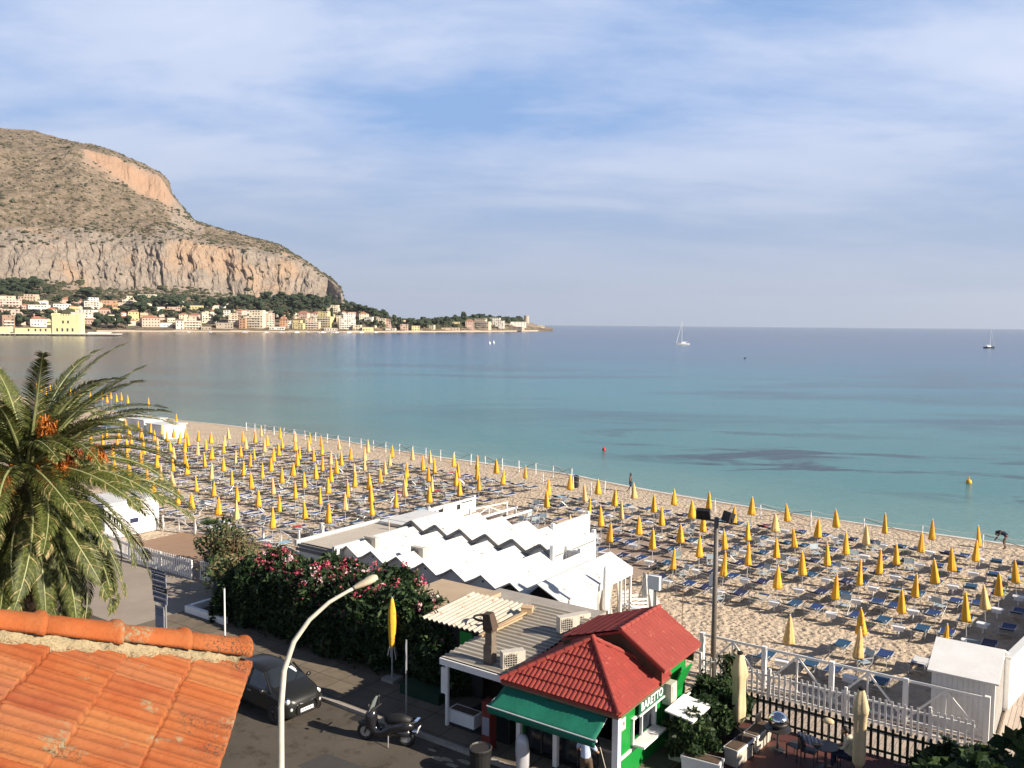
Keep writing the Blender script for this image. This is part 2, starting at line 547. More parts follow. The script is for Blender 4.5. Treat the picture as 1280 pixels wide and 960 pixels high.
m, nt, N, L, B = newmat('beach_sand')
B.inputs['Roughness'].default_value = 0.95; B.inputs['Specular IOR Level'].default_value = 0.1
v = posn(nt)
col = mix(nt, ramp(nt, noise(nt, v, 0.5, 5), [(0.35, 0.0), (0.65, 1.0)]), (0.49, 0.39, 0.285), (0.41, 0.325, 0.235))
col = mix(nt, ramp(nt, noise(nt, v, 3.2, 5, 0.65), [(0.40, 0.0), (0.70, 0.8)]), col, (0.56, 0.46, 0.345))
col = mix(nt, ramp(nt, noise(nt, v, 14, 3, 0.7), [(0.62, 0.0), (0.75, 0.5)]), col, (0.22, 0.15, 0.09))
zs = N.new('ShaderNodeSeparateXYZ'); L.new(v, zs.inputs[0])
wet = ramp(nt, math_(nt, 'ADD', math_(nt, 'MULTIPLY', zs.outputs['Z'], 2.0), math_(nt, 'MULTIPLY', noise(nt, v, 0.6, 3), 0.5)), [(0.0, 1.0), (0.0, 1.0)])
mr = N.new('ShaderNodeMapRange'); mr.inputs['From Min'].default_value = -0.45; mr.inputs['From Max'].default_value = -0.16
mr.inputs['To Min'].default_value = 1; mr.inputs['To Max'].default_value = 0
L.new(math_(nt, 'ADD', zs.outputs['Z'], math_(nt, 'MULTIPLY', math_(nt, 'SUBTRACT', noise(nt, v, 0.5, 3), 0.5), 0.3)), mr.inputs['Value'])
col = mix(nt, mr.outputs[0], col, (0.27, 0.20, 0.13))
L.new(col, B.inputs['Base Color'])
h1 = noise(nt, v, 2.6, 3, 0.6); h2 = noise(nt, v, 9, 3, 0.6)
vo = N.new('ShaderNodeTexVoronoi'); vo.inputs['Scale'].default_value = 4.2; vo.feature = 'SMOOTH_F1'; L.new(v, vo.inputs['Vector'])
hh = math_(nt, 'ADD', math_(nt, 'ADD', math_(nt, 'MULTIPLY', h1, 0.7), math_(nt, 'MULTIPLY', h2, 0.22)), math_(nt, 'MULTIPLY', vo.outputs['Distance'], 0.5))
bump(nt, hh, 0.24, 1.0)
M['sand'] = m
o = grid_mesh('sand_beach', X[::-1], Y[::-1], Z[::-1], m)
tag(o, 'pale trampled sand of the curving beach', None, None, 'structure')

# asphalt / pavement sheets
m, nt, N, L, B = newmat('asphalt_road')
B.inputs['Roughness'].default_value = 0.9; B.inputs['Specular IOR Level'].default_value = 0.2
v = posn(nt)
col = mix(nt, ramp(nt, noise(nt, v, 0.35, 6, 0.6), [(0.35, 0.0), (0.65, 1.0)]), (0.080, 0.068, 0.053), (0.115, 0.098, 0.077))
col = mix(nt, ramp(nt, noise(nt, v, 45, 2, 0.7), [(0.4, 0.0), (0.7, 1.0)]), mix(nt, 0.3, col, (0.05, 0.045, 0.04)), col)
col = mix(nt, ramp(nt, noise(nt, v, 1.1, 6, 0.75), [(0.52, 0.0), (0.62, 0.75)]), col, (0.045, 0.036, 0.028))
L.new(col, B.inputs['Base Color']); bump(nt, noise(nt, v, 60, 2), 0.01)
M['asphalt'] = m
M['forecourt'] = simple('pale_asphalt', (.30, .25, .20), (.23, .19, .15), .4, .9, bumpd=.006, bscale=40, spots=(.34, .29, .23))
m, nt, N, L, B = newmat('pavement_slabs')
B.inputs['Roughness'].default_value = 0.85; B.inputs['Specular IOR Level'].default_value = 0.2
v = posn(nt, rz=-A35)
br = N.new('ShaderNodeTexBrick'); br.inputs['Scale'].default_value = 1.0
br.inputs['Brick Width'].default_value = 1.2; br.inputs['Row Height'].default_value = 1.2; br.inputs['Mortar Size'].default_value = 0.02; br.offset = 0
br.inputs['Color1'].default_value = (0.19, 0.155, 0.115, 1); br.inputs['Color2'].default_value = (0.16, 0.13, 0.095, 1); br.inputs['Mortar'].default_value = (0.06, 0.05, 0.04, 1)
L.new(v, br.inputs['Vector'])
col = mix(nt, ramp(nt, noise(nt, v, 0.8, 6, 0.7), [(0.35, 0.0), (0.75, 0.75)]), br.outputs['Color'], (0.085, 0.07, 0.052))
L.new(col, B.inputs['Base Color']); bump(nt, noise(nt, v, 25, 3), 0.01)
M['pave'] = m


def sheet(name, pts, z, mat, label, th=0.0):
    mb = MB()
    q = [tuple(P(s, t, z)) for s, t in pts]
    if th: mb.slab(q, th)
    else: mb.poly(q)
    return tag(mb.build(name, mat), label, None, None, 'structure')


sheet('road', [(-140, -40), (60, -40), (60, 21.3), (-140, 21.3)], 0.012, M['asphalt'], 'asphalt street in front of the beach club')
sheet('pavement', [(-36.0, 21.42), (60, 21.42), (60, 28.9), (-10.3, 28.9), (-10.3, 27.9), (-36.0, 29.0)], 0.13, M['pave'], 'stone pavement beside the hedge and the kiosk', 0.2)
sheet('forecourt', [(-140, 21.3), (-36.0, 21.3), (-36.0, 28.9), (-140, 28.9)], 0.016, M['forecourt'], 'pale asphalt forecourt in front of the white gate')
mb = MB()
for k in range(60):
    s = -36 + k * 1.0
    if s > 4: break
    mb.box(tuple(P(s + 0.5, 21.36, 0.06)), (0.985, 0.16, 0.16), rz=A35)
tag(mb.build('kerb', M['concrete']), 'worn stone kerb along the street', None, None, 'structure')
# low white planter wall that edges the hedge bed, left end
sheet('terrace_floor', [(-10.6, 22.4), (-1.0, 22.4), (-1.0, 28.75), (-10.6, 28.75)], 0.20, M['floorred'], 'red terrace floor of the bar', 0.1)
# boardwalks
m, nt, N, L, B = newmat('boardwalk_planks')
B.inputs['Roughness'].default_value = 0.8
v = posn(nt, rz=-A35)
br = N.new('ShaderNodeTexBrick'); br.inputs['Scale'].default_value = 1.0
br.inputs['Brick Width'].default_value = 0.16; br.inputs['Row Height'].default_value = 3.0; br.inputs['Mortar Size'].default_value = 0.01; br.offset = 0.3
br.inputs['Color1'].default_value = (0.42, 0.35, 0.29, 1); br.inputs['Color2'].default_value = (0.34, 0.275, 0.225, 1); br.inputs['Mortar'].default_value = (0.06, 0.04, 0.03, 1)
L.new(v, br.inputs['Vector'])
col = mix(nt, ramp(nt, noise(nt, v, 0.8, 6, 0.7), [(0.35, 0.0), (0.75, 0.6)]), br.outputs['Color'], (0.44, 0.36, 0.28))
L.new(col, B.inputs['Base Color'])
M['planks'] = m
sheet('boardwalk', [(-10.2, 28.95), (-2.6, 28.95), (-2.6, 33.1), (-10.2, 33.1)], 0.05, M['planks'], 'grey plank walk between the white and black picket fences')
sheet('boardwalk', [(-2.58, 27.0), (6, 27.0), (6, 60), (-2.58, 60)], 0.07, M['planks'], 'sunlit wooden walk to the right of the white hut')
sheet('boardwalk', [(-50.0, 28.9), (-37.0, 28.9), (-37.0, 34.5), (-50.0, 34.5)], 0.05, simple('brown_deck', (0.30, 0.19, 0.12), (0.24, 0.15, 0.095), 2, 0.8), 'brown wooden deck behind the white gate')
sheet('boardwalk', [(-38.5, 38.9), (-21, 38.9), (-21, 50.6), (-38.5, 50.6)], 0.05, simple('pale_deck', (0.33, 0.25, 0.19), (0.27, 0.2, 0.15), 2, 0.8), 'pale plank terrace behind the white cabins')

# sea
m, nt, N, L, B = newmat('sea_water')
B.inputs['Roughness'].default_value = 0.16; B.inputs['IOR'].default_value = 1.333
B.inputs['Specular IOR Level'].default_value = 0.24
v = posn(nt)
sp = N.new('ShaderNodeSeparateXYZ'); L.new(v, sp.inputs[0])
vm = N.new('ShaderNodeVectorMath'); vm.operation = 'DOT_PRODUCT'; L.new(v, vm.inputs[0]); vm.inputs[1].default_value = (V.x, V.y, 0)
off = vm.outputs['Value']  # metres along the seaward axis; the waterline is near 66 right, further left
wob = math_(nt, 'MULTIPLY', math_(nt, 'SUBTRACT', noise(nt, v, 0.012, 4), 0.5), 90)
dd = math_(nt, 'ADD', off, wob)
mr = N.new('ShaderNodeMapRange'); mr.inputs['From Min'].default_value = 62; mr.inputs['From Max'].default_value = 900
L.new(dd, mr.inputs['Value'])
depthc = ramp(nt, mr.outputs[0], [(0.0, (0.15, 0.26, 0.225)), (0.03, (0.060, 0.185, 0.182)), (0.14, (0.028, 0.158, 0.186)), (0.30, (0.012, 0.098, 0.155)), (0.55, (0.010, 0.055, 0.125)), (1.0, (0.008, 0.030, 0.085))])
# seagrass beds
vs2 = posn(nt, (0.010, 0.030, 1), R(22))
gr = ramp(nt, noise(nt, vs2, 1.0, 7, 0.6, 0.6), [(0.49, 0.0), (0.62, 0.7)])
far = N.new('ShaderNodeMapRange'); far.inputs['From Min'].default_value = 85; far.inputs['From Max'].default_value = 130
L.new(off, far.inputs['Value'])
gr = math_(nt, 'MULTIPLY', gr, far.outputs[0])
colw = mix(nt, gr, depthc, (0.016, 0.05, 0.075))
vs3 = posn(nt, (0.05, 0.12, 1), R(24))
gr2 = ramp(nt, noise(nt, vs3, 1.0, 6, 0.6, 0.6), [(0.53, 0.0), (0.60, 0.95)])
n1 = N.new('ShaderNodeMapRange'); n1.inputs['From Min'].default_value = 78; n1.inputs['From Max'].default_value = 86; L.new(off, n1.inputs['Value'])
n2 = N.new('ShaderNodeMapRange'); n2.inputs['From Min'].default_value = 130; n2.inputs['From Max'].default_value = 100; L.new(off, n2.inputs['Value'])
n3 = N.new('ShaderNodeMapRange'); n3.inputs['From Min'].default_value = 5; n3.inputs['From Max'].default_value = 20; L.new(sp.outputs['X'], n3.inputs['Value'])
gr2 = math_(nt, 'MULTIPLY', gr2, math_(nt, 'MULTIPLY', math_(nt, 'MULTIPLY', n1.outputs[0], n2.outputs[0]), n3.outputs[0]))
colw = mix(nt, gr2, colw, (0.015, 0.032, 0.04))
lf = N.new('ShaderNodeMapRange'); lf.inputs['From Min'].default_value = 12; lf.inputs['From Max'].default_value = -75
L.new(math_(nt, 'ADD', math_(nt, 'ADD', sp.outputs['X'], math_(nt, 'MULTIPLY', sp.outputs['Y'], 0.20)), math_(nt, 'MULTIPLY', math_(nt, 'SUBTRACT', noise(nt, posn(nt, (.004, .02, 1), R(10)), 1.0, 5, .6), .5), 150)), lf.inputs['Value'])
colw = mix(nt, math_(nt, 'MULTIPLY', lf.outputs[0], ramp(nt, noise(nt, posn(nt, (.006, .035, 1), R(12)), 1.0, 6, .65), [(.32, .35), (.6, .95)])), colw, (0.105, 0.082, 0.070))  # mountain's brown reflection put into the seabed colour on the left
L.new(colw, B.inputs['Base Color'])
wv1 = noise(nt, posn(nt, (1.3, 2.6, 1), R(15)), 1.0, 5, 0.7, 0.3)
wv2 = noise(nt, posn(nt, (0.16, 0.34, 1), R(-20)), 1.0, 4, 0.6, 0.3)
hw = math_(nt, 'ADD', math_(nt, 'MULTIPLY', wv1, 0.55), math_(nt, 'MULTIPLY', wv2, 0.9))
bump(nt, hw, 0.16, 1.0)
M['sea'] = m
mb = MB()
mb.poly([(-14000, -300, SEA), (14000, -300, SEA), (14000, 20000, SEA), (-14000, 20000, SEA)])
tag(mb.build('sea', m), 'calm turquoise sea of the bay', None, None, 'structure')
# foam line
mf = simple('foam', (0.62, 0.60, 0.55), (0.45, 0.42, 0.36), 3, 0.7)
mb = MB()
for j in range(len(SHP) - 1):
    if SHP[j].x < -110 or SHP[j].x > 60: continue
    a, b = SHP[j], SHP[j + 1]; na, nb = SHN[j], SHN[j + 1]
    wa = 0.10 + 0.22 * vnoise(a.x * .35, a.y * .35, 3); wb = 0.10 + 0.22 * vnoise(b.x * .35, b.y * .35, 3)
    oa = 0.5 * (vnoise(a.x * .2, a.y * .2, 8) - .5); ob = 0.5 * (vnoise(b.x * .2, b.y * .2, 8) - .5)
    z = SEA + 0.03
    A0 = a - na * (oa + wa); A1 = a - na * (oa - wa); B0 = b - nb * (ob + wb); B1 = b - nb * (ob - wb)
    mb.add([(A0.x, A0.y, z), (B0.x, B0.y, z), (B1.x, B1.y, z), (A1.x, A1.y, z)], [(0, 3, 2, 1)])
tag(mb.build('surf_foam', mf), 'thin pale foam along the waterline', None, None, 'stuff')
# ================================================================== mountain and headland
def interp(tab):
    xs = [p[0] for p in tab]; ys = [p[1] for p in tab]
    return lambda x: np.interp(x, xs, ys)


f_shore = interp([(-400, 820), (-120, 930), (0, 1040), (130, 1150), (300, 1240), (430, 1300), (500, 1400), (600, 1600), (660, 1800), (692, 1950)])
f_ridge = interp([(-400, 120), (-120, 146), (0, 160), (50, 163), (81, 173), (105, 179), (130, 183), (150, 189), (180, 203), (205, 216), (215, 226), (219, 243), (226, 252), (245, 276), (262, 281), (290, 290), (320, 297), (350, 305), (375, 322), (400, 338), (418, 350), (426, 360), (431, 377), (434, 380), (460, 387), (490, 398), (500, 401), (530, 402), (560, 401), (600, 399), (640, 399), (655, 401), (665, 404), (680, 408.5), (692, 410)])
f_ct = interp([(-400, 312), (0, 308), (100, 306), (200, 303), (260, 308), (300, 312), (350, 320), (375, 328), (400, 342), (418, 354), (427, 364), (431, 379), (434, 382), (460, 389), (500, 403), (600, 402), (655, 404), (680, 409.2), (692, 410.3)])
f_cb = interp([(-400, 352), (0, 351), (60, 353), (100, 358), (200, 361), (260, 366), (300, 371), (350, 374), (400, 375), (430, 381), (434, 384), (460, 392), (500, 405), (600, 405), (655, 406), (680, 409.8), (692, 410.6)])
f_ut = interp([(-400, 150), (60, 190), (105, 190), (150, 198), (205, 221), (219, 246), (245, 279), (300, 296), (375, 324), (427, 362), (431, 378), (460, 388), (500, 402), (600, 400), (655, 402), (680, 408.8), (692, 410.1)])
f_ub = interp([(-400, 152), (60, 193), (105, 193), (150, 222), (185, 240), (205, 250), (222, 262), (245, 281), (300, 297), (375, 325), (427, 363), (431, 378.5), (460, 388.5), (500, 402.5), (600, 401), (655, 403), (680, 409), (692, 410.2)])


def profile(px):
    """(distance, height) of the land behind the far shore on one bearing"""
    d0 = float(f_shore(px)); k = min(1.0, max(0.0, (470 - px) / 60.0)) * 0.85 + 0.15

    def zz(py, d):
        # height so that the point is seen at row py at distance d
        return at_dist(px, py, d).z
    dcb = d0 + 40 + 330 * k; dct = dcb + 75 * k + 8
    dub = dct + 480 * k; dut = dub + 60 * k; drd = dut + 260 * k + 10
    pts = [(d0 - 60, -6.0), (d0, 0.2), (d0 + 6, 1.2), (d0 + 45, 3.2)]
    zcb = zz(float(f_cb(px)), dcb); zct = zz(float(f_ct(px)), dct); zub = zz(float(f_ub(px)), dub); zut = zz(float(f_ut(px)), dut); zr = zz(float(f_ridge(px)), drd)
    zcb = max(zcb, 4.5)
    pts += [(dcb, zcb), (dct, max(zct, zcb)), (dub, max(zub, zct)), (dut, max(zut, zub)), (drd, max(zr, zut)), (drd + 120, max(zr, zut) * 0.985), (drd + 600 * k + 60, max(zr, zut) * 0.6), (drd + 1600 * k + 120, -8)]
    return pts


PXS = np.concatenate([np.arange(-400, -20, 8), np.arange(-20, 692, 1.25)])
NR = [2, 2, 5, 46, 26, 62, 20, 34, 6, 6, 6]
rows = sum(NR) + 1
X = np.zeros((rows, len(PXS))); Y = X.copy(); Z = X.copy(); SEG = X.copy()
for j, px in enumerate(PXS):
    pts = profile(px)
    r = 0
    dx = ray(px, 405); tx = dx.x / dx.y
    for k in range(len(NR)):
        (da, za), (db, zb) = pts[k], pts[k + 1]
        for i in range(NR[k] + (1 if k == len(NR) - 1 else 0)):
            t = i / NR[k]
            d = da + (db - da) * t
            z = za + (zb - za) * (t if k not in (5,) else t)
            X[r, j], Y[r, j], Z[r, j] = tx * d, d, z
            SEG[r, j] = k + t
            r += 1
# relief: cliffs fissured and stepped, slopes gullied
edge = np.clip((434 - PXS) / 30, 0.06, 1)[None, :]
cl1 = np.exp(-((SEG - 4.5) / 0.62) ** 2)
cl2 = np.exp(-((SEG - 6.5) / 0.55) ** 2) * np.clip((PXS - 90) / 40, 0, 1)[None, :]
slope = np.clip((SEG - 3.3) / 1.0, 0, 1) * np.clip((8.3 - SEG) / 0.3, 0, 1)
XB = PXS[None, :] * 1.3 + 0 * X
WX = fbm(XB / 40, Z / 45, 3, 70) * 22
fis = fbm((XB + WX) / 30, Z / 220, 5, 3) * 38 + (np.abs(fbm((XB + WX) / 12, Z / 90, 4, 8)) - 0.12) * 26 + fbm(XB / 45, Z / 20, 4, 21) * 26 + fbm(XB / 6, Z / 10, 3, 33) * 14
fis2 = fbm(XB / 22, Z / 300, 4, 13) * 26 + fbm(XB / 7, Z / 60, 3, 14) * 12
Y = Y + (fis * cl1 + fis2 * cl2) * edge
Z = Z + (fbm(X / 90, Y / 110, 5, 2) * 30 + fbm(X / 22, Y / 30, 4, 5) * 10 + (np.abs(fbm(X / 40, Y / 300, 4, 6))) * 16) * slope * edge * (1 - 0.55 * cl1) * np.clip((8.0 - SEG) / 1.2, 0.15, 1)
Z = Z + fbm(X / 12, Y / 12, 3, 50) * 3.0 * np.clip((SEG - 6.8) / 1, 0, 1) * edge

RK = np.clip(1.25 * np.exp(-((SEG - 4.5) / 0.66) ** 4) + 1.2 * np.exp(-((SEG - 6.5) / 0.62) ** 4) * np.clip((PXS - 100) / 14, 0, 1)[None, :] + 1.1 * np.exp(-((SEG - 6.0) / .55) ** 2) * np.clip((PXS - 205) / 15, 0, 1)[None, :] * np.clip((262 - PXS) / 12, 0, 1)[None, :] + fbm(XB / 20, Z / 18, 4, 77) * .9, 0, 1)
FR_ = np.exp(-((SEG - 6.5) / 0.62) ** 4) * np.clip((PXS - 100) / 14, 0, 1)[None, :] * np.clip((222 - PXS) / 10, 0, 1)[None, :]
m, nt, N, L, B = newmat('limestone_mountain')
B.inputs['Roughness'].default_value = 0.95; B.inputs['Specular IOR Level'].default_value = 0.1
v = posn(nt)
geo = N.new('ShaderNodeNewGeometry')
sn = N.new('ShaderNodeSeparateXYZ'); L.new(geo.outputs['True Normal'], sn.inputs[0])
spz = N.new('ShaderNodeSeparateXYZ'); L.new(v, spz.inputs[0])
vstr = posn(nt, (1, 1, 0.25))
rock = mix(nt, ramp(nt, noise(nt, posn(nt, (1, 1, .35)), 0.03, 8, 0.7, 0.5), [(0.35, 0.0), (0.65, 1.0)]), (0.27, 0.23, 0.19), (0.39, 0.32, 0.255))
rock = mix(nt, ramp(nt, noise(nt, vstr, 0.16, 6, 0.75, 0.4), [(0.30, 0.9), (0.52, 0.0)]), rock, (0.13, 0.11, 0.085))
oran = ramp(nt, noise(nt, v, 0.010, 6, 0.65), [(0.49, 0.0), (0.64, 0.8)])
rock = mix(nt, oran, rock, (0.41, 0.28, 0.185))
# the high scar is fresh orange rock
ra = N.new('ShaderNodeAttribute'); ra.attribute_name = 'rock'
fa = N.new('ShaderNodeAttribute'); fa.attribute_name = 'fresh'
rock = mix(nt, math_(nt, 'MULTIPLY', fa.outputs['Fac'], 0.95), rock, mix(nt, noise(nt, vstr, 0.06, 6, 0.7), (0.42, 0.24, 0.145), (0.38, 0.28, 0.20)))
grass = mix(nt, ramp(nt, noise(nt, v, 0.02, 7, 0.7), [(0.35, 0.0), (0.65, 1.0)]), (0.205, 0.155, 0.105), (0.28, 0.22, 0.16))
grass = mix(nt, ramp(nt, noise(nt, v, 0.055, 6, 0.75), [(0.50, 0.0), (0.57, 0.9)]), grass, (0.10, 0.085, 0.048))
grass = mix(nt, ramp(nt, noise(nt, v, 0.13, 5, 0.75), [(0.56, 0.0), (0.63, 0.85)]), grass, (0.38, 0.32, 0.25))
st = ramp(nt, math_(nt, 'ADD', ra.outputs['Fac'], math_(nt, 'MULTIPLY', math_(nt, 'SUBTRACT', noise(nt, v, 0.05, 6, .7), 0.5), 0.5)), [(0.40, 0.0), (0.58, 1.0)])
L.new(mix(nt, st, grass, rock), B.inputs['Base Color'])
bump(nt, math_(nt, 'ADD', noise(nt, v, 0.12, 6, 0.75), noise(nt, vstr, 0.3, 4, 0.7)), 5.0, 0.9)
o = grid_mesh('mountain', X[:, ::-1], Y[:, ::-1], Z[:, ::-1], m, smooth=False)
for nm_, ar_ in (('rock', RK), ('fresh', FR_)):
    at_ = o.data.attributes.new(nm_, 'FLOAT', 'POINT'); at_.data.foreach_set('value', ar_[:, ::-1].ravel().astype(np.float32))
tag(o, 'steep limestone headland with cliffs above the village', None, None, 'structure')


def ground_at(px, d):
    pts = profile(px)
    return float(np.interp(d, [p[0] for p in pts], [p[1] for p in pts]))


def spot(px, py):
    """point of the far slope seen at this bearing and row"""
    pts = profile(px)
    best = None
    H0 = 14.0
    for k in range(1, 6):
        for i in range(40):
            t = i / 40
            d = pts[k][0] * (1 - t) + pts[k + 1][0] * t; z = pts[k][1] * (1 - t) + pts[k + 1][1] * t
            zr = at_dist(px, py, d).z
            e = abs(zr - z)
            if best is None or e < best[0]: best = (e, d, z)
    _, d, z = best
    r = ray(px, py)
    return Vector((r.x / r.y * d, d, z))


# scrub: uncountable low bushes over the slopes, one object
def blob(r, n=7, k=4, jit=0.3):
    mb = MB(); mb.ball((0, 0, 0), r, n, k, (1, 1, 0.7), jit=jit)
    return np.array(mb.v), mb.f


cos = []; 
mbs = MB()
cnt = 0
Sf = [(X, Y, Z, SEG)]
valid = np.argwhere((SEG > 3.25) & (SEG < 8.0) & (PXS[None, :] > -60) & (PXS[None, :] < 640))
dens = fbm(X / 130, Y / 130, 3, 40)
pick = valid[np.random.default_rng(4).permutation(len(valid))]
for (i, j) in pick:
    sg = SEG[i, j]; px = PXS[j]
    pr = 0.10
    if sg < 4.05: pr = 0.30
    elif sg < 4.95: pr = 0.006
    elif sg < 5.25: pr = 0.20
    elif px > 190 and sg < 6: pr = 0.13
    elif px > 230: pr = 0.30
    elif sg > 6 and sg < 7: pr = 0.0
    if px > 434: pr = 0.10
    pr *= 0.35 + 1.8 * max(0, dens[i, j] + 0.25)
    if random.random() > pr * 0.55: continue
    r = random.uniform(1.2, 3.0) * (1.5 if sg < 4.05 and random.random() < .5 else 1)
    if random.random() < 0.06: r *= 1.8
    mbs.ball((X[i, j], Y[i, j], Z[i, j] + r * 0.25), r, 6, 4, (1.2, 1.2, 0.75), jit=0.3)
    cnt += 1
    if cnt > 11000: break
M['scrub'] = simple('macchia_scrub', (0.045, 0.05, 0.025), (0.075, 0.07, 0.038), 0.05, 0.95)
M['fartree'] = simple('far_tree_crowns', (0.022, 0.036, 0.018), (0.042, 0.058, 0.024), 0.15, 0.95, bumpd=1.0, bscale=0.8)
M['fartrunk'] = simple('far_tree_trunks', (0.06, 0.045, 0.03), (0.05, 0.035, 0.025), 0.3, 0.95)
tag(mbs.build('scrub', M['scrub']), 'low dark scrub dotted over the mountain slopes', None, None, 'stuff')

# ------------------------------------------------------------------ village trees
def crown_mesh(seed, flat=0.7, n=16):
    random.seed(seed)
    mb = MB()
    for k in range(n):
        a = random.uniform(0, 6.28); rr = random.uniform(0, 0.36) ** 0.8
        z = random.uniform(0.30, 0.88)
        w = (1 - abs(z - 0.55) * 1.2)
        mb.ball((rr * math.cos(a) * w * 1.2, rr * math.sin(a) * w * 1.2, z), random.uniform(0.10, 0.20), 7, 5, (1, 1, flat), jit=0.28)
    o = mb.build('crown', M['fartree'])
    mt = MB(); mt.tube([(0, 0, -0.05), (0.01, 0, 0.3), (0, 0.01, 0.55)], [0.035, 0.025, 0.012], 6)
    t = mt.build('trunk', M['fartrunk'])
    return o, t


CROWNS = [crown_mesh(s, f) for s, f in ((1, 0.75), (2, 0.6), (3, 0.85), (4, 0.7))]
for c, t in CROWNS:
    C.objects.unlink(c); C.objects.unlink(t)
tree_rows = [(61, 371, 12, 13), (92, 388, 16, 15), (110, 373, 26, 12), (40, 402, 30, 14), (62, 402, 18, 13), (24, 409, 20, 15), (6, 401, 14, 12), (121, 412, 18, 18), (133, 411, 14, 16), (146, 411, 18, 17), (157, 411, 14, 15), (152, 393, 24, 9), (178, 393, 22, 16), (172, 385, 14, 14), (194, 398, 16, 12), (207, 384, 18, 11), (220, 386, 16, 12), (212, 397, 18, 9), (232, 392, 14, 11), (262, 388, 18, 14), (276, 387, 18, 14), (272, 405, 20, 16), (292, 389, 18, 16), (253, 396, 12, 10), (350, 400, 18, 14), (364, 400, 18, 13), (324, 389, 20, 14), (343, 388, 18, 14), (380, 389, 20, 14), (398, 388, 20, 13), (415, 402, 8, 15), (430, 388, 14, 8), (447, 390, 16, 9), (463, 394, 14, 8), (478, 397, 14, 9), (448, 410, 10, 9), (467, 410, 10, 9), (476, 411, 9, 9), (492, 410, 9, 14), (500, 411, 9, 13), (512, 409, 12, 9), (524, 410, 12, 9), (532, 411, 10, 10), (546, 409, 12, 11), (558, 409, 12, 12), (569, 405, 11, 10), (579, 404, 12, 12), (591, 402, 12, 8), (601, 401, 12, 8), (612, 399, 12, 7), (624, 398, 12, 6), (635, 399, 10, 6), (648, 399, 9, 7), (40, 366, 22, 15), (15, 368, 24, 16), (30, 362, 14, 12), (74, 380, 13, 9), (136, 378, 14, 8), (245, 379, 14, 9), (305, 385, 22, 15), (362, 386, 20, 14), (334, 378, 18, 12), (352, 376, 16, 10), (374, 378, 18, 11), (392, 379, 16, 10), (409, 381, 16, 10)]
tree_rows.sort()
random.seed(21)
kinds = ['round-headed dark tree', 'spreading dark pine', 'tall dark cypress-like tree', 'dense green garden tree']
for i, (px, py, wpx, hpx) in enumerate(tree_rows):
    p = spot(px, py)
    q = p.y / F
    w = wpx * q * 1.15; h = hpx * q * 1.1
    c, t = CROWNS[i % 4]
    kd = kinds[1] if wpx > 1.4 * hpx else kinds[2] if hpx > 1.4 * wpx else kinds[3] if py > 400 else kinds[0]
    where = 'on the waterfront' if py > 405 else 'between the villas' if py > 390 else 'below the cliff'
    e = empty('village_tree', p, random.uniform(0, 6), '%s %s, %s far shore tree from the left' % (kd, where, ordn(i + 1)), 'tree', 'trees of the village across the bay')
    e.scale = (w * 0.95, w * 0.95, h * 1.1)
    for src in (c, t):
        k = src.copy(); C.objects.link(k); setparent(k, e)
# wood under the cliff: a mass
mw = MB()
random.seed(5)
for k in range(420):
    px = random.choice([random.uniform(245, 432), random.uniform(300, 420), random.uniform(430, 486), random.uniform(-10, 50), random.uniform(160, 230)])
    if px > 430: py = float(f_ridge(px)) + random.uniform(0.5, 5)
    elif px > 240: py = random.uniform(372, 391) + (3 if px < 300 else 0)
    elif px > 100: py = random.uniform(372, 384)
    else: py = random.uniform(352, 369)
    p = spot(px, py)
    r = random.uniform(2.6, 6.0)
    for q in range(2):
        mw.ball((p.x + random.uniform(-3, 3), p.y + random.uniform(-3, 3), p.z + r * 0.6 + random.uniform(0, 2)), r * random.uniform(.6, 1), 7, 5, (1, 1, 0.8), jit=0.3)
for k in range(170):
    px = random.uniform(500, 652); p = spot(px, float(f_ridge(px)) + random.uniform(0.5, 5)); r = random.uniform(4.5, 8.5) * (1 if px > 530 else .7)
    mw.ball((p.x, p.y, p.z + r * 0.5), r, 7, 5, (1, 1, 0.8), jit=0.3)
tag(mw.build('woodland', M['fartree']), 'dark woodland belt below the cliff and along the point', None, None, 'stuff')

# ------------------------------------------------------------------ village houses
HC_ = {'white': (0.74, 0.69, 0.60), 'cream': (0.70, 0.60, 0.43), 'pink': (0.60, 0.43, 0.34), 'peach': (0.62, 0.48, 0.34), 'orange': (0.50, 0.29, 0.17), 'yellow': (0.64, 0.54, 0.27), 'brown': (0.30, 0.20, 0.14), 'stone': (0.42, 0.35, 0.27), 'paleyellow': (0.72, 0.66, 0.36)}
HM = {k: simple(k + '_render', c, tuple(x * 0.82 for x in c), 0.3, 0.85) for k, c in HC_.items()}
M['rooftile_far'] = simple('far_tiled_roof', (0.36, 0.17, 0.10), (0.28, 0.13, 0.08), 0.4, 0.9)
M['roofflat_far'] = simple('far_flat_roof', (0.46, 0.38, 0.30), (0.38, 0.3, 0.24), 0.4, 0.9)
M['farwindow'] = plain('far_window', (0.05, 0.05, 0.055), 0.3)
wmb = MB(); wmb.box((0, 0, 0.5), (1, 0.06, 1)); WIN = wmb.build('window', M['farwindow']); C.objects.unlink(WIN)
